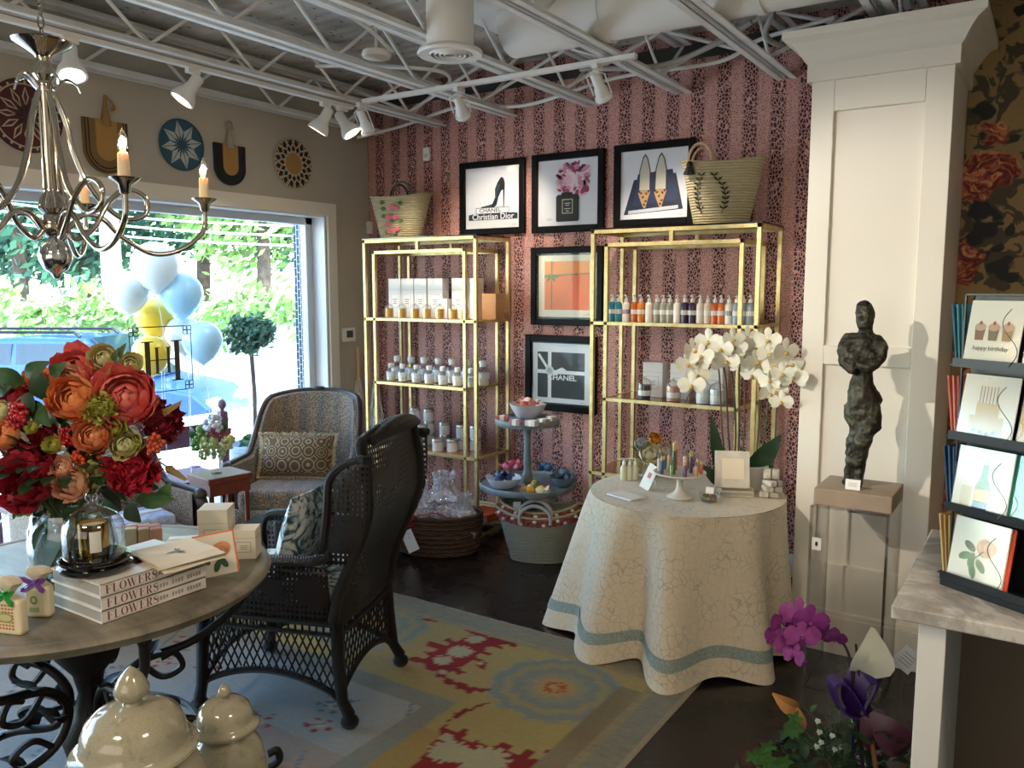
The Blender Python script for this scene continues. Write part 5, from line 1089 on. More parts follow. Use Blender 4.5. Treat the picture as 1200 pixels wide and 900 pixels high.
limb(b,[(P3(1013,402),.05),(P3(1012,420),.046),(P3(1010,438),.038),(P3(1010,452),.045),(P3(1011,468),.062),(P3(1010,482),.058)],6)
b.sph(P3(1000,418,-.04),.022,8); b.sph(P3(1022,418,-.04),.022,8); b.sph(P3(1022,468,.02),.04,8)
limb(b,[(P3(1002,480),.046),(P3(1008,500),.04),(P3(1000,522),.032),(P3(1000,540),.033),(P3(996,556),.024),(P3(994,568),.018)],7)
limb(b,[(P3(1018,478),.046),(P3(1021,496,-.02),.04),(P3(1010,516,-.03),.034),(P3(1008,535,-.01),.03),(P3(1006,556,-.01),.022),(P3(1006,568,-.02),.018)],7)
b.sph(Vector((P3(994,568).x,-.03,.014)),(.02,.045,.015),8); b.sph(Vector((P3(1006,568).x,-.04,.014)),(.02,.045,.015),8)
for i in range(40): # clay-like lumps pressed over the body
    pass
o=b.build('figure_body',M['bronze'],fig); r=o.modifiers.new('r','REMESH'); r.mode='VOXEL'; r.voxel_size=.0055; r.use_smooth_shade=True
tx=bpy.data.textures.new('lumps','CLOUDS'); tx.noise_scale=.035; tx.noise_depth=3; dm=o.modifiers.new('d','DISPLACE'); dm.texture=tx; dm.strength=.018; dm.mid_level=.5
# ================= MARBLE COUNTER =================
CZ_=.90; cx_=-.266
ctr=thing('marble_counter','white counter with a thick grey-veined marble top beside the floral wall','counter',(cx_,1.94,0))
MB().bb((0,0,CZ_-.032),(1.1,.70,CZ_)).build('marble_top',M['marble'],ctr,bevel=.004)
MB().bb((.062,.03,0),(.104,.64,CZ_-.032)).build('end_panel',C('#c3c4c8',.45),ctr); MB().bb((.055,.02,0),(.11,.035,CZ_-.032)).build('corner_stile',C('#dcd8d0',.4),ctr,bevel=.002)
MB().bb((.055,.015,0),(.112,.045,.06)).build('foot_block',C('#dcd8d0',.4),ctr)
MB().bb((.104,.58,0),(1.05,.61,CZ_-.032)).build('back_panel',pbr('beige_panel','#6f6254',.7),ctr); MB().bb((.104,.56,.0),(1.05,.58,.05)).build('rail',C('#c3c4c8',.45),ctr)
# card rack
rk=thing('card_rack','black four-tier wire and acrylic card rack on the marble counter','card rack',(*pz(1113,683,CZ_)[:2],CZ_),rad(-31)); BK=C('#101214',.3); TH_=.168
RW,RD=.30,.105
MB().bb((-.004,-.03,0),(RW,RD,.014)).build('base_tray',BK,rk)
for k in range(4):
    z=.016+k*TH_; b=MB(); b.box((RW/2,-.012,z+.004),(RW,.05,.004)); b.box((RW/2,-.037,z+.012),(RW,.003,.02)); b.build('tier_ledge',BK,rk)
    b=MB(); xx=.132; pts=[(0,-.038,z+.012),(0,-.038,z+.13)]
    wv=[(xx+.018*math.sin(v/8*2*PI)*1.0,-.040,z+.012+v*.0155) for v in range(9)]; b.tube(spline(wv,4),.0009,5); b.build('wire_guard',BK,rk)
b=MB(); b.bb((-.004,-.004,0),(0,.0,.016+4*TH_)).bb((-.004,RD-.004,0),(0,RD,.016+4*TH_)).bb((-.004,-.004,.012+4*TH_),(RW,0,.016+4*TH_)).bb((-.004,0,.012+4*TH_),(0,RD,.016+4*TH_)); b.build('wire_frame',BK,rk)
MB().bb((.0,.028,.014),(RW,.034,.01+4*TH_)).build('back_panel',BK,rk)
b=MB()
for k in range(4): 
    z=.02+k*TH_; b.tube([(-.03,.0,z),(-.03,RD,z)],.0014,5); b.tube(spline([(-.03,RD*.5,z),(-.04,RD*.45,z+.05),(-.028,RD*.5,z+.09),(-.034,RD*.5,z+.14)],4),.0014,5); b.bb((-.035,0,z-.004),(-.002,RD,z-.001))
b.build('side_wire',BK,rk)
def gcard(k,x,w_,h_,lab,paintf,env=None,lean=10):
    z=.022+k*TH_; m=Matrix.Rotation(rad(-31),4,'Z'); pos=rk.location+m@Vector((x+w_/2,-.022,z-.001)); t=thing('greeting_card',lab,'greeting card',pos,rad(-31),'cards in the rack')
    mm=Matrix.Rotation(-rad(lean),4,'X'); b=MB(); b.M=mm; b.box((0,0,h_/2),(w_,.003,h_)); b.build('card_face',M['paper'],t)
    p=Paint(w_,h_); paintf(p); 
    for v in p.mb.v: v.y-=.0016
    p.mb.v=[mm@(v+Vector((0,0,h_/2))) for v in p.mb.v]; p.mb.build('printed_picture',p.mats,t)
    b=MB(); b.M=mm; b.add([(w_*(i/8-.5),-.0045-.0015*((i+j)%2),h_*j/8) for i in range(9) for j in range(9)],[(i*9+j,(i+1)*9+j,(i+1)*9+j+1,i*9+j+1) for i in range(8) for j in range(8)],True); b.build('clear_sleeve',M['sleeve'],t)
    if env: b=MB(); b.M=mm; b.box((w_*.06,.005,h_/2),(w_,.004,h_*.99)); b.build('envelope',C(env,.7),t)
M['sleeve']=glassm('crinkly_sleeve',(.95,.98,.97),rough=.12,film=.20)
gr1,gr2=C('#4d7a4a',.7),C('#2f5a3c',.7)
def c_cake(p):
    for x,w_,y,h_ in ((.5,.62,.62,.24),(.5,.42,.42,.2),): p.rect(x-w_/2,y,x+w_/2,y+h_,C('#d3b98a'))
    for i in range(9): p.ell(.25+.06*i,.86-.02*math.sin(i),.04,.03,C('#8fa27a') if i%2 else C('#c9b0a0'),i==0)
    for i in range(6): p.rect(.33+.06*i,.20,.345+.06*i,.42,C('#9a7c50'),i==0); p.ell(.337+.06*i,.18,.012,.02,C('#d9a045'),False)
def c_cup(p):
    for i,(x,c) in enumerate(((.24,'#8f6a56'),(.5,'#7a6a50'),(.76,'#a3825e'))): p.poly([(x-.10,.42),(x-.08,.60),(x+.08,.60),(x+.10,.42)][::-1],C(c)); p.ell(x,.40,.11,.06,C('#c9a890')); p.ell(x,.34,.03,.03,C('#b5493f')); 
    p.text('happy birthday',.5,.72,.014,C('#5a5a52'))
def c_champ(p):
    p.poly([(.40,.93),(.38,.60),(.46,.42),(.47,.18),(.57,.18),(.58,.42),(.66,.60),(.64,.93)][::-1],gr1); p.rect(.39,.62,.65,.80,C('#d9a53a')); p.rect(.39,.80,.65,.93,C('#2b5fa0')); p.poly([(.16,.92),(.14,.60),(.34,.60),(.32,.92)][::-1],C('#d8c9a5')); p.rect(.47,.14,.57,.24,C('#c9a54a'))
    p.line([(.3,.97),(.36,.955),(.42,.97),(.5,.957),(.6,.968)],.0015,C('#5a5a52'))
def c_rose(p):
    for cx,cy,a in ((.34,.42,.5),(.40,.62,1.8),(.58,.68,.8),(.28,.58,2.8),(.45,.78,1.2)): p.ell(cx,cy,.12,.06,gr1 if a>1 else gr2,True,12,a)
    for i in range(14): a=i*.9; r=.13*(1-i/16); p.ell(.62+r*.5*math.cos(a),.38+r*.5*math.sin(a),.13-.006*i,.11-.005*i,C(['#e38a4e','#efae7e','#d8703c'][i%3]),i%4==0)
    p.line([(.5,.9),(.45,.6),(.6,.45)],.003,gr2)
gcard(3,.012,.125,.150,'top tier card with three cupcakes in a clear sleeve',c_cup)
gcard(2,.008,.130,.150,'second tier card with a tall birthday cake, in clear sleeve',c_cake)
gcard(1,.006,.132,.150,'third tier card with a green champagne bottle and glass',c_champ,'#17876f')
gcard(0,.006,.134,.150,'bottom tier card with an orange rose and orange envelope',c_rose,'#e8592e')
gcard(3,.150,.13,.150,'top tier card at the frame edge, partly in view',lambda p:p.ell(.5,.5,.3,.3,C('#d8c9a5')))
gcard(2,.150,.13,.150,'second tier card with gold edge at the frame edge',lambda p:p.rect(0,0,.15,1,C('#d0a040')),'#cfa24a')
gcard(1,.150,.13,.150,'third tier card with teal edge at the frame edge',lambda p:p.rect(0,0,1,1,C('#1f8f7c')),'#17876f')
for k,cs in ((3,('#2f6f7c','#3f8390','#2a5f70')),(2,('#c9563f','#d8877c','#cf6a50')),(1,('#274a70','#30567e','#22405f')),(0,('#c29a5c','#b58a4a','#cfae74'))):
    nmz={3:'teal',2:'coral',1:'navy blue',0:'tan'}[k]; tier={3:'top',2:'second',1:'third',0:'bottom'}[k]
    for i,c in enumerate(cs):
        pos=rk.location+Matrix.Rotation(rad(-31),4,'Z')@Vector((-.008-.008*i,RD*.5,.02+k*TH_)); t=MB(); t.M=Matrix.Rotation(rad(-4-2*i),4,'Y'); t.box((0,0,.07),(.004,RD*.86,.14)); o=t.build('boxed_card',C(c,.6),None,pos,rad(-31)); tag(o,'%s %s card seen edge-on in the %s side pocket of the rack'%(('innermost','middle','outermost')[i],nmz,tier),'greeting card','edge-on cards in the rack side')
# ================= ARRANGEMENT ON THE FLOOR, LOWER RIGHT =================
FA=Vector((-.60,2.42,0)); fa=thing('flower_arrangement','dark floor arrangement with purple ribbon, magenta orchid and ivy near the counter leg','flowers',FA)
FD=FA.dot(_H)
def F_(x,y,dd=0): return pd(x,y,FD+dd)-FA
MB().lathe([(0,0),(.10,0),(.13,.02),(.15,.12),(.14,.16),(.12,.15),(0,.13)],n=28).build('basket_pot',M['brownbask'],fa)
for i,(pts) in enumerate(([(1010,900),(1006,850),(998,780),(985,750),(960,735)],[(1020,900),(1015,860),(1008,800),(1003,755)],[(1012,900),(1008,850),(1000,800),(994,770)])): MB().tube(spline([F_(x,y) for x,y in pts],5),.004,6).build('stem',C('#2a1f22',.5),fa)
rn=random.Random(6); mg=[petal('#8c2f7c','#701f64'),petal('#9c4088','#7c286c'),petal('#6d1c60','#561450')]
for i,(x,y,r,k) in enumerate(((918,728,.045,0),(935,720,.05,1),(950,727,.05,0),(912,745,.04,0),(925,755,.045,1),(940,745,.05,1),(955,740,.04,0),(968,744,.04,2),(930,768,.035,0),(978,748,.035,2))):
    a=MB(); c_=MB(); orchid_bloom(F_(x,y,-.03*(i%3)),r,-_H+Vector((rn.uniform(-.9,.4),rn.uniform(-.4,.4),rn.uniform(-.5,.5))),a,c_); o=a.build('orchid_bloom',mg[k],fa); c_.build('lip',mg[2],o)
b=MB(); b.sph(F_(941,775),.012,8,sq=(1,1,1)); b.build('orchid_bud',mg[2],fa)
b=MB(); leaf(b,F_(1000,790,.03),F_(1022,735,.03),.13,.05,up=-_H,fold=.5); b.build('cream_calla',C('#ded6b8',.5),fa)
pr_=C('#35125c',.35)
def ribbon(L,w_,nm,m): b=MB(); b.tube(spline([F_(*q_) for q_ in L],6),w_,4,flat=.12); b.build(nm,m,fa)
for L,w_ in (([(1012,835),(990,800),(975,800),(985,830),(1010,838)],.045),([(1012,835),(1030,795),(1010,790),(1000,815),(1012,838)],.05),([(1015,838),(1040,840),(1050,865),(1030,870),(1012,840)],.045),([(1006,838),(999,860),(1001,885)],.02),([(1015,840),(1045,875),(1062,890)],.025)): ribbon(L,w_,'purple_ribbon',pr_)
b=MB(); leaf(b,F_(1020,835,-.03),F_(1062,880,-.03),.10,.05,up=-_H); leaf(b,F_(1010,840,-.03),F_(1030,878,-.03),.08,.03,up=-_H); b.build('dark_red_petal',C('#4a1424',.4),fa)
b=MB(); leaf(b,F_(935,830,-.02),F_(905,812,-.02),.05,.02,up=-_H,fold=.6); leaf(b,F_(930,825,-.02),F_(935,862,-.02),.045,.02,up=-_H,fold=.5); b.build('dried_leaf',C('#a9743a',.7),fa)
b=MB(); rn=random.Random(9)
for i in range(150):
    x,y=rn.uniform(905,1070),rn.uniform(850,915); 
    if y<850+abs(x-985)*.15: continue
    c=F_(x,y,rn.uniform(-.08,.12)); d=Vector((rn.uniform(-1,1),rn.uniform(-1,1),rn.uniform(-.2,1))).normalized()*rn.uniform(.03,.06); leaf(b,c,c+d,.03,.005,n=3)
b.build('foliage',M['dkgreen'],fa)
b=MB()
for i in range(60):
    x,y=rn.uniform(940,1020),rn.uniform(830,905); c=F_(x,y,rn.uniform(-.02,.1)); b.tube([F_(990,900),c],.0012,3,cap=False); d=Vector((rn.uniform(-1,1),rn.uniform(-1,1),rn.uniform(0,1))).normalized()*.03; leaf(b,c,c+d,.018,.003,n=3)
b.build('fern_sprig',M['green'],fa)
b=MB()
for i in range(14):
    x,y=(875+rn.random()*50,875+rn.random()*30) if i<9 else (925+rn.random()*12,840+rn.random()*20); c=F_(x,y,-.08); 
    for k in range(5): a=k*1.256; leaf(b,c,c+(_R*math.cos(a)+Vector((0,0,math.sin(a))))*.028-_H*.005,.016,.0,up=-_H,n=3)
    b.tube([c,F_(985,905)],.0012,3,cap=False)
b.build('ivy',C('#3d652b',.5),fa)
b=MB()
for (x,y) in ((958,845),(960,858),(962,870),(975,862),(985,875),(978,878),(957,875)):
    for k in range(9): a=k*2.4; b.sph(F_(x+3*math.cos(a)*math.sqrt(k/9),y+3*math.sin(a)*math.sqrt(k/9),-.05),.0035,5)
b.build('white_filler_flowers',C('#c9d2c2',.6),fa,kind='stuff')
MB().tube([F_(1027,905,-.06),F_(1022,868,-.06)],.007,8).build('wooden_stick',C('#8a5a34',.7),fa)
b=MB(); mm=Matrix.Translation(F_(1063,773,.02))@Matrix.Rotation(YAW,4,'Z')@Matrix.Rotation(rad(40),4,'Y'); b.M=mm; b.box((0,0,0),(.068,.0015,.068)); o=b.build('gift_tag',C('#d8d6cc',.7),fa); p=Paint(.05,.04)
for y in (.1,.35,.6,.85): p.rect(.05,y,.95,y+.06,C('#8a8a84'),y==.1)
p.mb.v=[mm@(v+Vector((0,-.001,0))) for v in p.mb.v]; p.mb.build('tag_print',p.mats,o); MB().tube([F_(1058,790,.02),F_(1052,860,.02)],.001,4).build('tag_wire',C('#4a5a30'),o)
# ================= WICKER CHAIR =================
WC=Vector((-2.435,2.17,.012)); wc=thing('wicker_wing_chair','dark wicker wing-back armchair with lattice skirt at the stone table','chair',WC,rad(200)); WK=M['wicker']
SZ=.40
ss_=lambda q: (lambda k:k*k*(3-2*k))(min(1,max(0,q)))
for x,y,sp in ((.29,.255,0),(.29,-.255,0),(-.29,.25,-.03),(-.29,-.25,-.03)):
    b=MB(); b.tube([(x*.93,y*.95,SZ),(x*.95,y*.97,.25),(x*.97+sp*.3,y,.10),(x+sp,y*1.02,.05)],[.024,.024,.022,.024],10); b.sph((x+sp,y*1.02,.028),(.034,.034,.028),12); b.build('leg',WK,wc)
MB().bb((-.27,-.26,SZ-.03),(.30,.26,SZ+.02)).build('seat',WK,wc,bevel=.015)
MB().box((.02,0,SZ+.055),(.50,.44,.075)).build('seat_cushion',M['chintz'],wc,bevel=.03,seg=4)
def skirt(p0,p1,name,zl):
    p0=Vector(p0);p1=Vector(p1); L=(p1-p0).length; b=MB(); n=int(L/.030); bot=lambda t_: .10+.085*math.sin(PI*t_)**.7
    def at_(t_,z): q=p0.lerp(p1,t_); return Vector((q.x,q.y,z))
    zt=.345; b.tube([at_(i/20,bot(i/20)) for i in range(21)],.013,6); b.tube([at_(0,zt),at_(1,zt)],.009,6); b.tube([at_(0,SZ-.01),at_(1,SZ-.01)],.014,6)
    for i in range(int(L/.028)+1): t_=i/int(L/.028); b.tube([at_(t_,zt),at_(t_,SZ)],.0045,5,cap=False)
    for s in (1,-1):
        for i in range(-8,n+8):
            t0=i/n; seg=[]; 
            for k in range(13):
                tt=t0+s*.22*k/12*(.57/L); z=zt-(zt-.08)*k/12
                if 0<=tt<=1 and z>=bot(tt): seg.append(at_(tt,z))
            if len(seg)>1: b.tube([seg[0],seg[-1]],.0035,5,cap=False)
    b.build(name,WK,wc)
skirt((.28,.25,0),(-.28,.25,0),'skirt_panel',0); skirt((.28,-.25,0),(-.28,-.25,0),'skirt_panel',0); skirt((-.28,.25,0),(-.28,-.25,0),'skirt_panel',0); skirt((.28,.25,0),(.28,-.25,0),'skirt_panel',0)
for s in (1,-1):
    b=MB(); b.grid(lambda u,v: Vector((.29-.55*u,s*(.262+.02*v+.01*math.sin(PI*u)),SZ+.0+v*(.20+.02*math.sin(PI*u)))),12,6); b.build('arm_panel',M['wickero'],wc,solid=.010)
    MB().tube(spline([(.26,s*.27,SZ-.0),(.315,s*.28,SZ+.10),(.30,s*.285,SZ+.20),(.2,s*.29,SZ+.225),(0,s*.292,SZ+.222),(-.2,s*.285,SZ+.23),(-.27,s*.27,SZ+.25)],6),[.016]*12+[.024]*25,8,flat=.8).build('arm_rest',WK,wc)
    # wing
    def wg(u,v):
        z=SZ+.22+v*.385; xb=-.290-.150*ss_((z-SZ)/.45); fr=max(.02,(-.275-xb)+.05*(1-v)**2)*(1 if v<.72 else math.sqrt(max(0,1-((v-.72)/.29)**2))); return Vector((xb+fr*u,s*(.268+.012*math.sin(PI*u)+.02*v),z))
    b=MB(); b.grid(wg,8,14); b.build('wing',M['wickero'],wc,solid=.004)
    MB().tube([wg(1,v/24) for v in range(25)]+[wg(.5,1),wg(0,1)],.016,7).build('wing_border',WK,wc)
def bk(u,v):
    y=(u-.5)*2; z=SZ-.03+v*(.685+.035*math.cos(y*PI/2)); return Vector((-.275-.138*ss_((z-SZ)/.45)+.03*ss_((z-SZ-.45)/.25)-.02*math.cos(y*PI/2),y*(.268-.015*v),z))
b=MB(); b.grid(bk,16,22); b.build('backrest',M['wickero'],wc,solid=.004)
b=MB(); b.tube([bk(0,v/20) for v in range(20)]+[bk(u/20,1) for u in range(21)]+[bk(1,1-v/20) for v in range(20)],.022,8); 
tp=[bk(.06+.88*i/20,1)+Vector((-.028,0,-.005)) for i in range(21)]; b.tube(tp,[.018+.016*math.sin(PI*i/20) for i in range(21)],8); b.build('back_border',WK,wc)
def pillow(name,lab,cat,loc_,rz,w_,h_,d_,mat,tilt,parent=None,grp=None,fringe=None):
    t=thing(name,lab,cat,loc_,rz); m=Matrix.Rotation(tilt,4,'X')
    b=MB(); b.M=m
    def f(s): return lambda u,v: Vector(((u-.5)*w_*(1-.06*math.sin(PI*v)),s*d_/2*(max(0,math.sin(PI*u)*math.sin(PI*v)))**.45,h_/2+(v-.5)*h_*(1-.05*math.sin(PI*u))))
    b.grid(f(1),16,14); b.grid(f(-1),16,14); b.build('cushion_body',mat,t)
    b=MB(); b.M=m; g=f(0); per=[g(i/16,0) for i in range(16)]+[g(1,i/16) for i in range(16)]+[g(1-i/16,1) for i in range(16)]+[g(0,1-i/16) for i in range(16)]
    if fringe:
        rn=random.Random(3)
        for i in range(0,64):
            for k in range(3):
                a=per[i].lerp(per[(i+1)%64],k/3); o=(a-Vector((0,0,h_/2))).normalized()*.03*rn.uniform(.6,1.1); b.tube([a,a+o*.6+Vector((rn.uniform(-.006,.006),rn.uniform(-.01,.01),0)),a+o],[.004,.005,.002],4,cap=False)
        b.build('fringe',fringe,t)
    else: b.tube(per,.005,6,True); b.build('piping',mat,t)
    return t
q=wc.matrix_basis@Vector((-.06,.0,SZ+.10)); wcm=Matrix.Translation(WC)@Matrix.Rotation(rad(200),4,'Z'); q=wcm@Vector((-.02,.06,SZ+.095))
pillow('cushion','blue, white and green leaf-print cushion on the wicker chair','cushion',q,rad(200-90+180),.40,.36,.13,M['chintz'],-.28)
# ================= BERGERES =================
def bergere(lab,c,rz):
    t=thing('bergere_armchair',lab,'armchair',c,rz); fab=M['leofab']; wd=M['dkwood']
    sst=lambda t_: t_*t_*(3-2*t_)
    hh=lambda s: .59+.33*(1-sst(min(1,max(0,(abs(s)-.36)/.36))))+.035*max(0,math.cos(s*PI*1.3))
    def plan(s):
        a=abs(s); sg=1 if s>=0 else -1
        if a<.6: th=a/.6*PI/2; return (sg*.325*math.sin(th)**.8 if th>0 else 0,.10+.23*math.cos(th)**.8 if th<PI/2 else .10)
        k=(a-.6)/.4; return (sg*(.325+.02*k),.10-.40*k)
    def surf(off,zl):
        def f(u,v):
            s=u*2-1; x,y=plan(s); n=Vector((x,y+.0,0)); n=n.normalized() if n.length else Vector((0,1,0)); z=zl+v*(hh(s)-zl); lean=.10*max(0,(z-.45))/.5; 
            return Vector((x+n.x*off,y+n.y*off+lean*(1-min(1,abs(s)/.6)**2),z))
        return f
    b=MB(); fi=surf(-.035,.30); fo=surf(.035,.22); b.grid(fi,48,12); b.grid(fo,48,12)
    b.grid(lambda u,v: fi(u,1).lerp(fo(u,1),v)+Vector((0,0,.012*math.sin(PI*v))),48,3); b.build('upholstered_back',fab,t)
    b=MB(); b.tube([fi(i/60,1).lerp(fo(i/60,1),.55)+Vector((0,0,.012)) for i in range(61)],.019,8); 
    b.sph(fi(.5,1).lerp(fo(.5,1),.5)+Vector((0,0,.022)),(.05,.02,.018),10); b.build('carved_top_rail',wd,t)
    for s in (0,1):
        p=fi(s,1).lerp(fo(s,1),.5); b=MB(); b.sph(p+Vector((0,-.01,.0)),(.032,.04,.034),12); b.tube(spline([p,p+Vector((0,-.035,-.07)),p+Vector((0,-.0,-.18)),p+Vector((0,-.03,-.30)),p+Vector((0,-.045,-.34))],6),[.028]*6+[.022]*10+[.027]*9,8); b.build('arm_post',wd,t)
        sx=1 if s else -1; b=MB(); b.tube(spline([(sx*.32,-.31,.27),(sx*.335,-.335,.20),(sx*.315,-.30,.10),(sx*.33,-.32,.02)],6),[.036,.036,.035,.034,.032,.030,.028,.025,.022,.02,.018,.017,.017,.017,.018,.02,.022,.024,.02],10); b.build('leg',wd,t)
        b=MB(); b.tube([(sx*.25,.28,.25),(sx*.26,.33,.0)],[.026,.018],10); b.build('leg',wd,t)
    b=MB(); b.grid(lambda u,v: Vector(((u-.5)*.64,-.335+.0*v-.02*math.cos((u-.5)*PI),.20+.025*math.sin(PI*abs(u-.5)*2)*(1-v)+.14*v)),16,3); b.build('front_rail',fab,t,solid=.03)
    b=MB(); b.tube([((i/20-.5)*.64,-.345-.02*math.cos((i/20-.5)*PI),.205+.03*(1-abs(i/10-1))**2) for i in range(21)],.013,6); b.build('carved_apron',wd,t)
    MB().bb((-.28,-.30,.22),(.28,.25,.32)).build('seat_deck',fab,t,bevel=.02)
    MB().box((0,-.06,.39),(.57,.57,.13)).build('seat_cushion',fab,t,bevel=.04,seg=4); return t
B1=Vector((-3.80,3.43,0)); B1R=rad(30)
bergere('leopard-print armchair with carved wood frame and fringed pillow, beside the gold shelf',B1,B1R).scale=(1.0,.96,.97)
q=B1+Matrix.Rotation(B1R,4,'Z')@Vector((-.03,-.02,.455)); pillow('cushion','brown damask lumbar pillow with cream fringe on the leopard armchair','cushion',q,B1R,.46,.26,.13,M['damask'],-.3,fringe=C('#b8a98c',.9))
B2=Vector((-3.83,2.18,0)); bergere('second leopard-print armchair by the window, half hidden by the bouquet',B2,rad(82))
# trunk
tk_=thing('woven_chest','dark woven chest between the wicker chair and the leopard armchair','trunk',(-3.33,2.90,0),rad(18)); MB().bb((-.19,-.17,0),(.19,.17,.34)).build('chest_body',WK,tk_,bevel=.006); MB().bb((-.2,-.18,.34),(.2,.18,.385)).build('lid',WK,tk_,bevel=.008)
# side table with flowers
q=pd(266,556,4.35); st_=thing('side_table','small red-brown wooden side table between the two leopard armchairs','side table',(-3.80,2.84,0),rad(-8)); MB().bb((-.12,-.13,.555),(.12,.13,.59)).build('tabletop',M['redwood'],st_,bevel=.005); MB().bb((-.11,-.12,.49),(.11,.12,.555)).build('apron',M['redwood'],st_)
for sx in (-1,1):
    for sy in (-1,1): MB().tube([(sx*.095,sy*.105,.5),(sx*.095,sy*.105,0)],[.014,.010],8).build('leg',M['redwood'],st_)
fv=thing('flower_vase','glass vase with green, burgundy and white flowers on the small side table','flowers',(-3.80,2.82,.59)); MB().lathe([(0,0),(.03,0),(.034,.09),(.03,.12),(.035,.14)],n=20).build('glass_vase',M['jar'],fv); FVD=fv.location.dot(_H)
def FV(x,y,d=0): return pd(x,y,FVD+d)-fv.location
rn=random.Random(14)
for i,(x,y,r,c,c2) in enumerate(((250,497,.055,'#dfe6ea','#c3d0d8'),(236,508,.045,'#5f8a3c','#7da052'),(262,505,.04,'#8a3a4a','#b36a72'),(245,520,.05,'#a8b86c','#c4cf8e'),(268,518,.04,'#d3cf8e','#b8b86c'),(230,520,.04,'#4a7a36','#6a9448'),(256,530,.045,'#c4c99a','#9fb070'),(240,532,.035,'#7d9a52','#a9bb78'),(250,508,.03,'#a84a5c','#8a3448'))):
    b=MB(); cc0=FV(x,y,rn.uniform(-.04,.04))
    for k in range(26): d=Vector((rn.gauss(0,1),rn.gauss(0,1),rn.gauss(0,1))).normalized(); b.sph(cc0+d*r*.8,r*.28,6)
    b.build('bloom_cluster',petal(c,c2,40),fv)
b=MB(); leaf(b,FV(262,505),FV(268,490),.04,up=-_H); leaf(b,FV(232,515),FV(224,500),.04,up=-_H); b.build('leaf',M['green'],fv)
# posy of blue and pink on second armchair's seat
q=Vector((-3.66,2.22,.456)); t=thing('folded_throw','folded pale blue and white knitted throw on the second leopard armchair','throw',q,rad(80)); MB().box((0,0,.03),(.34,.26,.06)).build('throw_body',pbr('blue_knit','#8fa6c9',.9,c2='#c3cfe0',ns=30,bump=.6,bs=120),t,bevel=.02,seg=3)
MB().box((0,0,.062),(.3,.05,.01)).build('fold',C('#dfe4ee',.9),t,bevel=.003)
# pampas bundle beside the shelf
for i,(x,lab) in enumerate(((421,'dried white pampas plume nearest the thermostat'),(441,'dried white pampas plume behind the gold shelf upright'))):
    Yp=4.40; g_=py(x,590,Yp); t=thing('pampas_plume',lab,'dried plant',(g_.x+.02,Yp,0),group='pampas plumes in the corner'); MB().tube([(0,0,0),(.0,0,.7),(0,0,1.17 if i==0 else 1.0)],.012 if i==0 else .006,8).build('stem',C('#c9a878',.8),t)
    b=MB(); rn=random.Random(i)
    for k in range(150): z=.35+.6*rn.random(); a=rn.uniform(0,6.28); L=.10*math.sin(PI*(z-.3)/.7)+.02; b.tube([(0,0,z),(.3*L*math.cos(a),.3*L*math.sin(a),z+L*.1),(.55*L*math.cos(a),.4*L*math.sin(a),z-L*.9)],[.004,.006,.001],3,cap=False)
    b.build('plume',C('#d8d2cc',.9),t)
# ================= STONE TABLE =================
ST=Vector((-2.355,1.27,0)); STZ=.76; sr=.535
stt=thing('stone_top_table','round grey stone-topped table on a black scrolled iron base, under the bouquet','table',ST)
MB().lathe([(0,STZ-.045),(sr*.93,STZ-.045),(sr*.965,STZ-.036),(sr*.97,STZ-.026),(sr*.99,STZ-.022),(sr,STZ-.012),(sr*.99,STZ-.003),(sr*.97,STZ),(sr*.93,STZ),(sr*.925,STZ-.0025),(sr*.915,STZ-.0025),(sr*.91,STZ),(0,STZ)],n=96).build('stone_top',M['stone'],stt)
MB().lathe([(0,.0),(.10,0),(.11,.03),(.05,.08),(.035,.14),(.07,.2),(.085,.26),(.05,.33),(.032,.4),(.045,.46),(.09,.52),(.10,.56),(.05,.6),(.05,.69),(.16,.715),(0,.715)],n=28).build('centre_column',M['iron'],stt)
for k in range(5):
    a=2*PI*k/5+rad(-12); d=Vector((math.cos(a),math.sin(a),0)); U=lambda r,z: d*r+Vector((0,0,z))
    b=MB(); b.tube(spline([U(.46,.705),U(.44,.6),U(.30,.50),U(.14,.46),(U(.07,.38)),U(.12,.28),U(.28,.24),U(.42,.16),U(.46,.05),U(.50,.012),U(.545,.03),U(.54,.065),U(.51,.06)],7),.0135,8); 
    b.tube(spline([U(.14,.46),U(.20,.40),U(.26,.42),U(.24,.47),U(.20,.46)],6),.010,6); b.tube(spline([U(.12,.28),U(.18,.33),U(.24,.31),U(.22,.27)],6),.010,6); b.sph(U(.46,.70),.02,8)
    for z,r in ((.45,.15),(.34,.09),(.25,.2)):
        for q_ in (-1,1): leaf(b,U(r,z),U(r+.05,z+.05)+Vector((-d.y,d.x,0))*q_*.05,.05,.01)
    b.build('scroll_leg',M['iron'],stt)
MB().tube([(.30*math.cos(i*2*PI/40),.30*math.sin(i*2*PI/40),.235) for i in range(40)],.010,6,True).build('stretcher_ring',M['iron'],stt)
b=MB()
for (x,y) in ((140,790),): 
    q=pz(140,760,.30)
SQ=lambda x,y,z=STZ: pz(x,y,z)
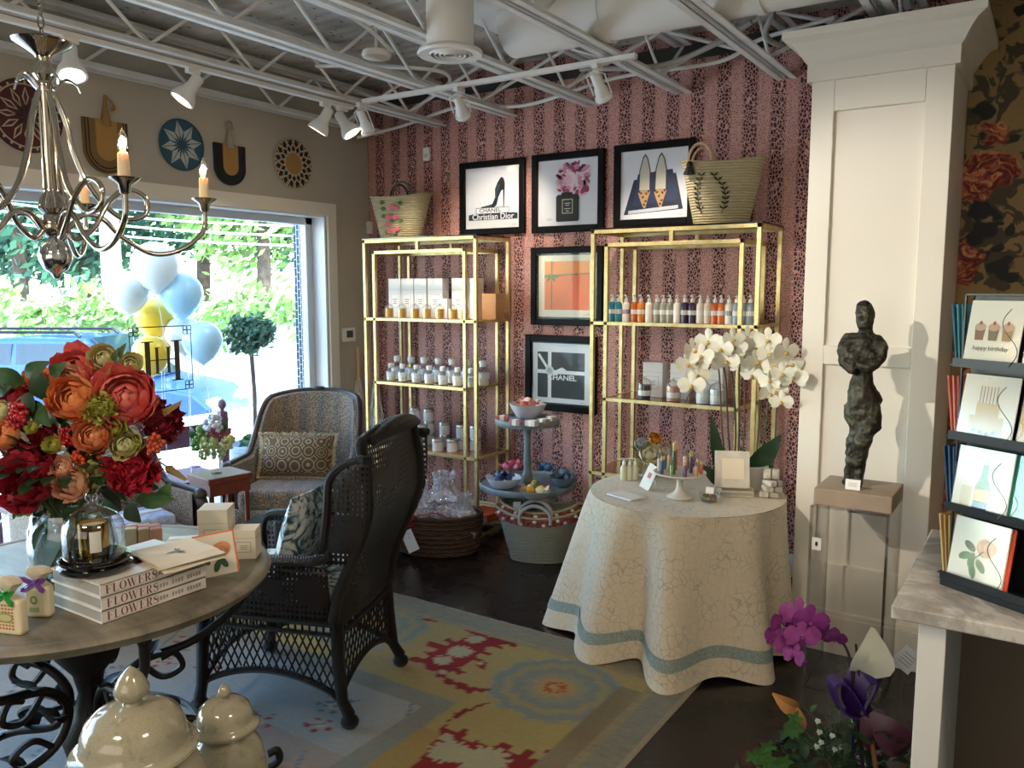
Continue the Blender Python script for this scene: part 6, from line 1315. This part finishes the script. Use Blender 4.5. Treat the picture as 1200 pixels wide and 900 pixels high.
# books
def serif(txt,size,m,mb):
    H=size; x=0
    def R_(x0,y0,x1,y1): mb.add([m@Vector(p) for p in ((x0,y0,0),(x1,y0,0),(x1,y1,0),(x0,y1,0))],[(0,1,2,3)],False)
    def seg(pts,ws):
        P=[Vector((a,b,0)) for a,b in pts]; vs=[]
        for i,p in enumerate(P):
            d=(P[min(i+1,len(P)-1)]-P[max(i-1,0)]).normalized(); nn=Vector((-d.y,d.x,0))*ws[i]/2; vs+=[m@(p+nn),m@(p-nn)]
        mb.add(vs,[(2*i,2*i+1,2*i+3,2*i+2) for i in range(len(P)-1)],False)
    T=.17*H; t=.035*H
    for c in txt:
        if c in 'FEL':
            R_(x+.08*H,0,x+.08*H+T,H); R_(x,0,x+.33*H,t); R_(x,H-t,x+.33*H,H); w=.62*H
            if c in 'FE': R_(x+.1*H,H-t,x+w,H); R_(x+w-t,H-.24*H,x+w,H); R_(x+.2*H,.5*H,x+.45*H,.5*H+t); R_(x+.45*H,.40*H,x+.45*H+t,.64*H)
            if c in 'EL': R_(x+.1*H,0,x+w,t); R_(x+w-t,0,x+w,.26*H)
            x+=w+.12*H
        elif c=='O':
            n=28; a=[2*PI*i/n for i in range(n+1)]; seg([(x+.38*H+.30*H*math.cos(q),.5*H+.48*H*math.sin(q)) for q in a],[t+(T-t)*abs(math.cos(q))**1.5 for q in a]); x+=.84*H
        elif c=='W':
            seg([(x+.1*H,H),(x+.34*H,0)],[T,T*.8]); seg([(x+.34*H,0),(x+.54*H,H)],[t,t]); seg([(x+.5*H,H),(x+.74*H,0)],[T,T*.8]); seg([(x+.74*H,0),(x+.98*H,H)],[t,t]); R_(x-.02*H,H-t,x+.26*H,H); R_(x+.4*H,H-t,x+.66*H,H); R_(x+.88*H,H-t,x+1.08*H,H); x+=1.2*H
        elif c=='R':
            R_(x+.08*H,0,x+.08*H+T,H); R_(x,0,x+.33*H,t); R_(x,H-t,x+.3*H,H); a=[PI/2-PI*i/12 for i in range(13)]; seg([(x+.25*H,H-t/2)]+[(x+.36*H+.20*H*math.cos(q),.75*H+.235*H*math.sin(q)) for q in a]+[(x+.25*H,.515*H)],[t]+[t+(T-t)*abs(math.cos(q)) for q in a]+[t]); seg([(x+.38*H,.5*H),(x+.52*H,.15*H),(x+.62*H,.02*H),(x+.72*H,.06*H)],[T*.7,T,T*.6,t]); x+=.80*H
        elif c=='S':
            P=[(.56,.70),(.54,.86),(.40,.97),(.24,.95),(.12,.82),(.16,.64),(.34,.52),(.50,.40),(.56,.22),(.46,.06),(.28,.02),(.12,.12),(.08,.30)]; seg([(x+a*H,b*H) for a,b in P],[t,t,t*1.2,T*.5,T*.8,T,T*1.1,T,T*.8,T*.5,t*1.2,t,t]); R_(x+.54*H,.68*H,x+.54*H+t,H); R_(x+.06*H,0,x+.06*H+t,.3*H); x+=.70*H
        else: x+=.4*H
b0=SQ(118,733); bw,bl_=.235,.305; bc=Vector((b0.x-bw/2,b0.y+bl_/2+.004,0)); cov=C('#e5dcd2',.35)
for k in range(3):
    h=.0335; q=Vector((bc.x+[0,.002,-.001][k],bc.y,STZ+.001+k*(h+.0008))); t=thing('coffee_table_book','white hardback FLOWERS book, %s of the pile of three'%('bottom','middle','top')[k],'book',q,0,'FLOWERS books stacked on the stone table')
    b=MB(); b.bb((-bw/2,-bl_/2,0),(bw/2,bl_/2,.003)).bb((-bw/2,-bl_/2,h-.003),(bw/2,bl_/2,h)).bb((bw/2-.003,-bl_/2,0),(bw/2,bl_/2,h)); b.build('cover',cov,t,bevel=.0008)
    MB().bb((-bw/2+.004,-bl_/2+.005,.003),(bw/2-.003,bl_/2-.004,h-.003)).build('pages',M['pages'],t)
    b=MB(); serif('FLOWERS',.0225,Matrix.Translation((bw/2+.0005,-bl_/2+.014,h/2-.011))@Matrix.Rotation(PI/2,4,'Z')@Matrix.Rotation(PI/2,4,'X')@Matrix.Diagonal((1.12,1,1,1)),b); b.build('spine_lettering',C('#7d3b34',.5),t)
    b=MB()
    for i_ in range(15):
        if i_ not in (4,9): b.box((bw/2+.0004,-bl_/2+.155+i_*.0092,h/2),(.0004,.0062,.011 if i_%3 else .008))
    b.build('spine_subtitle',C('#a59a92',.5),t)
    if k==2:
        p=Paint(.2,.2); rn=random.Random(1)
        for i in range(22): p.ell(.2+.6*rn.random(),.3+.35*rn.random(),.12,.05,C(['#a8232c','#7c1820','#4d6a5a','#c9b08a'][i%4 if i>8 else i%2]),i%5==0,12,rn.uniform(0,3))
        for v in p.mb.v: v.xyz=(v.z,v.x,h-v.y+.0003)
        p.mb.build('cover_picture',p.mats,t).location=(.01,.04,0)
BT=STZ+.001+3*.0343
# cloche with gold candle
q=pz(110,668,BT); cq=Vector((q.x,q.y+.005,BT+.001)); cb_=thing('glass_cloche','domed glass cloche on a turned black base, standing on the book pile','cloche',cq)
MB().lathe([(0,0),(.078,0),(.088,.008),(.09,.016),(.082,.022),(.088,.03),(.088,.036),(.078,.042),(0,.042)],n=48).build('black_base',M['blackgloss'],cb_)
MB().lathe([(.075,.042),(.076,.10),(.072,.125),(.058,.148),(.035,.163),(.014,.17),(.008,.176),(.012,.185),(.017,.195),(.013,.206),(0,.21)],n=48).build('glass_dome',M['jar'],cb_)
gc_=thing('gold_candle','gold candle jar with a white label inside the glass cloche','candle',cq+Vector((0,0,.043)),rad(30)); MB().lathe([(0,0),(.036,0),(.037,.004),(.037,.085),(.034,.085),(.034,.075),(0,.073)],n=36).build('gold_jar',pbr('mirror_gold','#b08a3c',.15,1.),gc_); MB().lathe([(0,.0755),(.0338,.0755)],n=24).build('wax',M['wax'],gc_)
b=MB(); b.grid(lambda u,v: Vector((.0376*math.sin(.25+.75*(u)),-.0376*math.cos(.25+.75*u),.012+.055*v)),8,2); b.build('paper_label',C('#e5dfd0',.6),gc_)
# napkins
nq=pz(205,655,BT+.002); nk=C('#eee3cc',.85); NR=rad(-12)
for k in range(3):
    t=thing('cloth_napkin','cream linen napkin, %s of the folded pile on the books'%('bottom','middle','top with a printed dragonfly')[k],'napkin',(bc.x+.075+.004*k,bc.y+.095-.003*k,BT+.001+k*.0042),NR+.05*k,'folded napkins on the books')
    b=MB(); b.grid(lambda u,v: Vector(((u-.5)*.20,(v-.5)*.18,.0035+.0012*math.sin(9*u+k)*math.sin(7*v)-(.012*max(0,(u-.80))/.2*(1+k*.2) if k==2 else 0))),14,12); b.grid(lambda u,v: Vector(((u-.5)*.20,(v-.5)*.18,.0005)),14,12); b.build('linen',nk,t)
    if k==2:
        b=MB(); 
        for a,L in ((.3,.03),(2.8,.03),(.7,.026),(2.4,.026),(4.6,.03)): leaf(b,(0,0,.0058),(L*math.cos(a),L*math.sin(a),.0058),.009,0)
        b.build('dragonfly_print',C('#6d6a4a'),t)
# cards and boxes
ws=C('#eadfc8',.6)
q=SQ(250,655); carton('gift_box','tall cream gift box standing behind the orange-edged card','box',(q.x-.03,q.y+.04,STZ),(.092,.092,.155),ws,'cream gift boxes on the stone table',rz=rad(38),panel=True)
q=SQ(281,655); carton('gift_box','shorter cream gift box at the table edge, beside the orange-edged card','box',(q.x-.010,q.y+.035,STZ),(.075,.075,.092),ws,'cream gift boxes on the stone table',rz=rad(38),panel=True)
q=SQ(257,676); t=thing('greeting_card','cream card with orange border and peach rose, propped on the boxes','greeting card',(q.x,q.y,STZ+.001),rad(47)); mm=Matrix.Rotation(rad(-17),4,'X')@Matrix.Rotation(rad(-8),4,'Y'); b=MB(); b.M=mm; b.box((0,0,.066),(.118,.0015,.125)); b.build('card_face',C('#ece0c9',.6),t)
p=Paint(.118,.125); oc=C('#e27a4a',.5); 
for (a,b_,c,d) in ((0,0,1,.04),(.955,0,1,1)): p.rect(a,b_,c,d,oc,False)
for i in range(10): a=i*.9; r=.14*(1-i/12); p.ell(.60+r*.5*math.cos(a),.40+r*.5*math.sin(a),.20-.014*i,.17-.012*i,C(['#e89a6a','#f2b48a','#dd8250'][i%3]),i%3==0)
for cx,cy,a in ((.30,.52,.3),(.66,.72,1.),(.50,.78,2.),(.24,.60,.9)): p.ell(cx,cy,.15,.075,C('#2f5a3c'),True,12,a)
p.mb.v=[mm@(v+Vector((0,-.0012,.066))) for v in p.mb.v]; p.mb.build('printed_rose',p.mats,t)
for i,(x,y,z,l) in enumerate(((212,648,0,'lower cream envelope pack behind the napkins'),(216,645,.014,'upper cream envelope pack behind the napkins'))): q=SQ(x,y); t=thing('envelope_pack',l,'stationery',(q.x-.02,q.y+.03,STZ+z),rad(30+15*i)); MB().box((0,0,.0065),(.13,.085,.012)).build('envelopes',C('#e6dbc4'),t,bevel=.002); MB().box((0,0,.0132),(.13,.008,.0012)).build('band',C('#c9b99a'),t)
for i,(x,c,l) in enumerate(((156,'#d9c8a6','cream ribbon-tied bundle right of the cloche'),(170,'#c9a986','tan ribbon-tied bundle behind the napkins'),(183,'#b98a6a','brown ribbon-tied bundle nearest the envelopes'))):
    q=SQ(x,652); t=thing('ribbon_bundle',l,'soap',(q.x-.03,q.y+.02,STZ),rad(50+8*i),'ribbon bundles behind the books'); MB().box((0,0,.045),(.035,.055,.09),rx=.1).build('bundle',C(c,.7),t,bevel=.004); MB().box((0,0,.045),(.036,.010,.0915),rx=.1).build('ribbon',C('#8a2a30'),t)
# soap sachets
def sachet(x,y,lab,rib,h=.10,w_=.072,honey=True,rz=0,dx=0,dy=0):
    q=SQ(x,y); t=thing('soap_sachet',lab,'soap',(q.x+dx,q.y+dy,STZ+.001),rz,'ribboned soap packs at the table edge'); MB().box((0,0,h*.36),(w_,.032,h*.72)).build('pack',C('#e3d3b0',.5),t,bevel=.010,seg=3)
    b=MB(); b.lathe([(.03,h*.72),(.014,h*.82),(.020,h*.9),(.034,h*1.02),(.028,h*1.12),(0,h*1.15)],n=16,ey=.6,wob=lambda a,i:1+.12*math.sin(5*a)); b.build('gathered_top',M['linen'],t)
    b=MB(); P0=Vector((0,-.014,h*.82)); 
    for a in (.4,2.7,-.6,3.7): d=Vector((math.cos(a),-.25,math.sin(a)))*.035; b.tube(spline([P0,P0+d*.7+Vector((0,-.006,.006)),P0+d,P0+d*.6-Vector((0,0,.006)),P0],4),.007,4,flat=.25)
    b.sph(P0,.009,8); b.build('ribbon',C(rib,.4),t)
    p=Paint(w_*.7,h*.55); 
    if honey:
        for i in range(6):
            for j in range(8): p.rect(.02+i*.16,.02+j*.12,.13+i*.16,.09+j*.12,C('#b8743a'),i==0 and j==0)
        p.ell(.5,.5,.42,.18,C('#8a9a5a')); p.ell(.5,.5,.34,.13,C('#c9c08a'))
    else: p.ell(.4,.4,.22,.18,C('#7d8a4a')); p.ell(.4,.4,.13,.1,C('#d8cc9a')); p.rect(.1,.7,.7,.9,C('#a9b37c'))
    p.build('printed_label',t,(0,-.0165,h*.36)); return t
sachet(14,742,'honeycomb-labelled soap pack with green ribbon at the table edge','#2f9a3c',.125,.082,True,rad(20))
sachet(48,722,'soap pack with purple ribbon beside the book pile','#7a4a9c',.115,.066,False,rad(28))
# ================= BOUQUET =================
BQ=Vector((-2.335,1.235,STZ)); bq=thing('bouquet','large bouquet of coral peonies, crimson dahlias and orange roses in a glass vase','flowers',BQ); BD=BQ.dot(_H)
def B_(x,y,d=0): return pd(x,y,BD+d)-BQ
MB().lathe([(0,.001),(.09,.001),(.115,.02),(.12,.10),(.105,.18),(.10,.21),(.104,.215),(.098,.21),(.112,.10),(.10,.02),(0,.012)],n=44).build('glass_vase',M['jar'],bq)
MB().lathe([(0,.014),(.102,.02),(.112,.10),(.102,.165),(0,.165)],n=32).build('water',glassm('vase_water',(.55,.62,.58),film=.08),bq)
rn=random.Random(31); b=MB()
for i in range(26): a=rn.uniform(0,6.28); r=rn.uniform(.01,.085); a2=a+rn.uniform(2,4); b.tube([(r*math.cos(a),r*math.sin(a),.02),(.05*math.cos(a2),.05*math.sin(a2),.21),(.13*math.cos(a2),.13*math.sin(a2),.33)],.0035,5)
b.build('stems',M['stem'],bq)
b=MB()
for i in range(240):
    d=Vector((rn.gauss(0,1),rn.gauss(0,1),rn.gauss(0,.7))).normalized()*rn.uniform(.05,.20); c=Vector((0,0,.34))+d; e=d.normalized()*rn.uniform(.04,.08)+Vector((0,0,rn.uniform(-.02,.02))); leaf(b,c,c+e,.035,.004,n=4)
b.build('leafy_filler',M['dkgreen'],bq,kind='stuff')
cor=('#e0605c','#ee8478'); crim=('#8c1226','#a51c30'); ora=('#e8884c','#f0a468'); pea=('#e8a884','#f0c0a0'); chart=('#a3a33f','#bcb858'); pale=('#c8c184','#d8d3a0')
FLW=[(33,556,.085,crim,7,10,-.10,'f','dahlia_bloom'),(156,553,.058,('#a3142a','#c4263c'),7,9,-.10,'f','dahlia_bloom'),(89,436,.062,cor,5,7,0,'p','peony_bloom'),(147,466,.075,cor,6,8,-.06,'p','peony_bloom'),(86,467,.057,ora,9,9,-.10,'r','ranunculus_bloom'),(80,446,.038,pea,5,7,-.04,'p','rose_bloom'),(109,511,.044,('#dd7c48','#e6976a'),6,8,-.13,'p','rose_bloom'),(84,568,.040,pea,5,8,-.13,'p','rose_bloom'),(72,548,.026,pea,5,7,-.12,'p','rose_bloom'),(6,510,.036,ora,6,8,-.10,'p','rose_bloom'),(2,482,.025,pale,5,7,-.08,'p','lisianthus_bloom'),(118,479,.036,chart,7,9,-.12,'f','carnation_bloom'),(130,502,.032,chart,4,6,-.11,'p','lisianthus_bloom'),(146,521,.036,pale,5,6,-.11,'p','lisianthus_bloom'),(158,520,.022,chart,4,6,-.10,'p','lisianthus_bloom'),(113,553,.040,('#a9a85c','#c2be7c'),4,8,-.10,'f','hydrangea_bloom'),(191,498,.050,('#7c1226','#931a30'),6,9,-.03,'f','dahlia_bloom'),(180,478,.03,('#9c2038','#b02c48'),5,7,0,'f','dahlia_bloom'),(13,464,.048,('#96182a','#ab2436'),6,8,-.04,'f','dahlia_bloom'),(53,513,.036,('#7c1420','#921c2c'),5,7,-.06,'f','dahlia_bloom'),(62,521,.022,chart,4,6,-.12,'p','lisianthus_bloom'),(38,501,.016,chart,4,6,-.10,'p','lisianthus_bloom'),(121,419,.034,pale,5,8,0,'p','scabiosa_bloom'),(129,432,.022,pale,4,7,0,'p','scabiosa_bloom'),(153,427,.027,pale,4,7,0,'p','scabiosa_bloom'),(45,447,.040,ora,4,7,0,'p','rose_bloom'),(30,590,.035,chart,4,6,-.06,'f','hydrangea_bloom'),(100,590,.03,('#b8b4a0','#ccc8b4'),4,6,-.02,'p','lisianthus_bloom')]
for i,(x,y,r,cs,ly,n,dd,ty,nm_) in enumerate(FLW):
    b=MB(); c=B_(x,y,dd); nr=-_H*1.0+Vector((0,0,.45))+_R*((x-90)/160)
    if ty=='f': 
        bloom(b,c,r*1.0,nr,ly+1,n+2,1.1,i,.42)
        q_=nr.normalized()
        for k in range(int(60*r/.05)): d=(q_*.7+Vector((rn.gauss(0,.6),rn.gauss(0,.6),rn.gauss(0,.6)))).normalized(); e=d.orthogonal().normalized(); s=r*.2; p0=c+d*r*rn.uniform(.5,.8); b.add([p0-e*s,p0+d*s*.9-e*s*.6,p0+d*s*.9+e*s*.6,p0+e*s],[(0,1,2,3)],True)
    elif ty=='r': bloom(b,c,r*1.05,nr,10,9,.8,i,.05)
    else: bloom(b,c,r*1.1,nr,ly+1,n,1.0,i,.12)
    b.build(nm_,petal(cs[0],cs[1]),bq)
for i,(x,y,n,c) in enumerate(((80,512,22,'#b8242a'),(95,535,20,'#c8481e'),(20,482,22,'#b52428'),(182,520,16,'#b84a24'),(135,551,14,'#b5401e'),(113,527,16,'#d8541e'),(18,495,14,'#a8202a'))):
    b=MB()
    for k in range(n): a=k*2.4; rr=11*math.sqrt(k/n); p_=B_(x+rr*math.cos(a),y+rr*math.sin(a),-.10+rn.uniform(-.02,.02)); b.sph(p_,.0075,7); b.tube([p_,B_(x,y+14,-.02)],.0012,3,cap=False)
    b.build('berry_cluster',C(c,.35),bq)
for i,(x0,y0,x1,y1,wd,m) in enumerate(((28,450,-6,432,.06,'green'),(30,440,58,424,.045,'green'),(35,460,28,500,.06,'dkgreen'),(55,470,44,430,.06,'dkgreen'),(150,560,186,572,.05,'dkgreen'),(160,585,205,585,.05,'green'),(150,590,165,612,.05,'dkgreen'),(190,590,200,565,.04,'green'),(60,440,78,425,.035,'green'),(-5,460,14,452,.04,'dkgreen'),(140,420,148,402,.02,'stem'),(135,425,139,408,.02,'stem'),(24,470,10,490,.05,'green'),(120,590,140,600,.05,'dkgreen'),(40,470,60,500,.05,'green'))):
    b=MB(); leaf(b,B_(x0,y0,-.06),B_(x1,y1,-.08),wd,.01,up=-_H); b.build('leaf',M[m],bq)
for i,(x0,y0,x1,y1) in enumerate(((110,475,129,428),(165,500,210,473),(30,510,60,470),(185,540,215,560))):
    b=MB(); a=B_(x0,y0,-.04); c=B_(x1,y1,-.05); b.tube([a,c],.0025,5)
    for k in range(16): p_=a.lerp(c,.3+.7*k/16); d=(c-a).normalized()*.018; s=(c-a).cross(_H).normalized()*.014*(1-k/20)*(1 if k%2 else -1); leaf(b,p_,p_+d+s,.008,.002,up=-_H,n=3)
    b.build('wheat_plume',C('#8f7a4a',.8),bq)
for i,(x0,y0,x1,y1) in enumerate(((95,500,121,421),(100,500,130,434),(105,500,152,430),(20,500,28,440),(100,500,137,412),(105,500,147,406))): MB().tube([B_(x0,y0,0),B_((x0+x1)/2-2,(y0+y1)/2,-.01),B_(x1,y1,0)],.002,5).build('stem',M['stem'],bq)
# ================= GINGER JARS =================
def ginger(lab,x,y,D,rl,hlid,knob):
    q=pd(x,y,D); t=thing('ginger_jar',lab,'jar',(q.x,q.y,0),group='crackled ginger jars by the stone table'); z=q.z; r=rl
    MB().lathe([(0,0),(r*.62,0),(r*.64,.02),(r*.62,.05),(r*.95,z*.45),(r*1.2,z*.72),(r*1.17,z-.10),(r*1.02,z-.05),(r*.8,z-.022),(r*.72,z-.012),(r*.66,z),(0,z)],n=56).build('jar_body',M['crackle'],t)
    MB().lathe([(0,z),(r*.98,z-.004),(r,z+.001),(r*.98,z+.007),(r*.86,z+.012),(r*.83,z+.018),(r*.81,z+hlid*.42),(r*.73,z+hlid*.68),(r*.55,z+hlid*.87),(r*.32,z+hlid*.97),(r*.18,z+hlid),(0,z+hlid)],n=56).build('jar_lid',M['crackle'],t)
    k=knob; zz=z+hlid; MB().lathe([(0,zz),(k*.55,zz),(k*.5,zz+k*.15),(k*.98,zz+k*.6),(k,zz+k*.95),(k*.7,zz+k*1.6),(k*.25,zz+k*2.1),(0,zz+k*2.3)],n=28).build('finial',M['crackle'],t)
ginger('large crackled celadon ginger jar with acorn finial at the front of the stone table',158,878,1.66,.130,.105,.036)
ginger('smaller crackled celadon ginger jar beside the large one',264,850,1.93,.082,.072,.016)
b=MB(); 
# ================= CHANDELIER =================
CH=Vector((-2.30,1.22,0)); ch=thing('chandelier','polished nickel chandelier with scrolled arms and candle lights above the stone table','chandelier',(CH.x,CH.y,0)); N_=M['nickel']
MB().lathe([(0,1.625),(.008,1.628),(.012,1.64),(.03,1.652),(.041,1.675),(.043,1.69),(.036,1.715),(.018,1.733),(.016,1.74),(0,1.74)],n=32).build('ball_finial',M['chrome'],ch)
MB().lathe([(0,1.735),(.02,1.74),(.034,1.76),(.030,1.785),(.022,1.80),(.036,1.815),(.030,1.84),(.02,1.86),(.021,1.87),(.018,2.13),(.022,2.14),(.018,2.15),(.03,2.165),(.026,2.18),(.018,2.2),(.022,2.215),(.07,2.245),(.075,2.252),(.01,2.25),(0,2.25)],n=32).build('centre_stem',N_,ch)
b=MB()
for i in range(int((CZ-2.25)/.03)): 
    z=2.26+i*.03; m=Matrix.Translation((0,0,z+.012))@Matrix.Rotation(PI/2*(i%2),4,'Z'); b.tube([m@Vector((.008*math.cos(a),0,.017*math.sin(a))) for a in [k*PI/5 for k in range(10)]],.0022,5,True)
b.build('chain',N_,ch); MB().lathe([(0,CZ-.005),(.06,CZ-.005),(.055,CZ-.02),(.02,CZ-.04),(0,CZ-.042)],n=28).build('ceiling_canopy',N_,ch)
M['flame']=emis('warm_candle_bulb','#ffb45a',14); 
for k in range(5):
    a=rad(-5+72*k); d=Vector((math.cos(a),math.sin(a),0)); U=lambda r,z: d*r+Vector((0,0,z)); e=Vector((-d.y,d.x,0))
    V=lambda r,z,s=0: U(r,z)+e*s
    b=MB(); b.tube(spline([V(.02,2.12),V(.045,2.05),V(.06,1.97),(V(.10,1.87)),V(.17,1.80,.01),V(.235,1.81,.018),V(.24,1.86,.02),V(.19,1.88,.012),V(.14,1.84,-.002),V(.10,1.77,-.01),V(.055,1.735,-.008),V(.03,1.76)],7),.0075,8)
    b.tube(spline([V(.03,1.755),V(.07,1.80),V(.12,1.795),V(.17,1.745),V(.25,1.70),V(.33,1.715),V(.393,1.77),V(.40,1.83)],7),.0075,8); b.build('scroll_arm',N_,ch)
    b=MB(); b.lathe([(.006,1.825),(.012,1.83),(.016,1.85),(.034,1.862),(.036,1.866),(.012,1.864),(0,1.864)],(*U(.40,0)[:2],0),24); b.build('drip_cup',N_,ch)
    MB().lathe([(.0135,1.864),(.0145,1.868),(.013,1.920),(.0105,1.926),(0,1.926)],(*U(.40,0)[:2],0),16).build('candle_sleeve',C('#e8d6b0',.5,sub=.3),ch)
    bu=MB().lathe([(.006,1.926),(.011,1.935),(.013,1.95),(.009,1.966),(.004,1.978),(0,1.984)],(*U(.40,0)[:2],0),14).build('glass_bulb',M['jar'],ch)
    MB().sph(U(.40,1.949),(.0055,.0055,.012),8).build('glowing_filament',M['flame'],bu)
    light('candle_light','POINT',CH+U(.40,1.95),1.6,(1,.68,.36),.012)
    b=MB(); b.tube(spline([V(.02,2.13),V(.05,2.16),V(.075,2.15),V(.085,2.13)],5),[.004]*8+[.003]*8,6); b.build('leaf_scroll',M['chrome'],ch)

light('track_lamp_statue','SPOT',(-2.5,.35,2.62),170,(1,.92,.80),.03,target=(-.66,3.6,1.45),cone=rad(32),blend=.7)
light('track_lamp_cloth','SPOT',(.3,.4,2.62),12,(1,.82,.60),.05,target=(-1.1,3.4,.4),cone=rad(40),blend=.8)
light('track_lamp_stone_table','SPOT',(-1.2,-.6,2.62),15,(1,.85,.66),.04,target=(-2.1,1.2,.6),cone=rad(48),blend=.8)
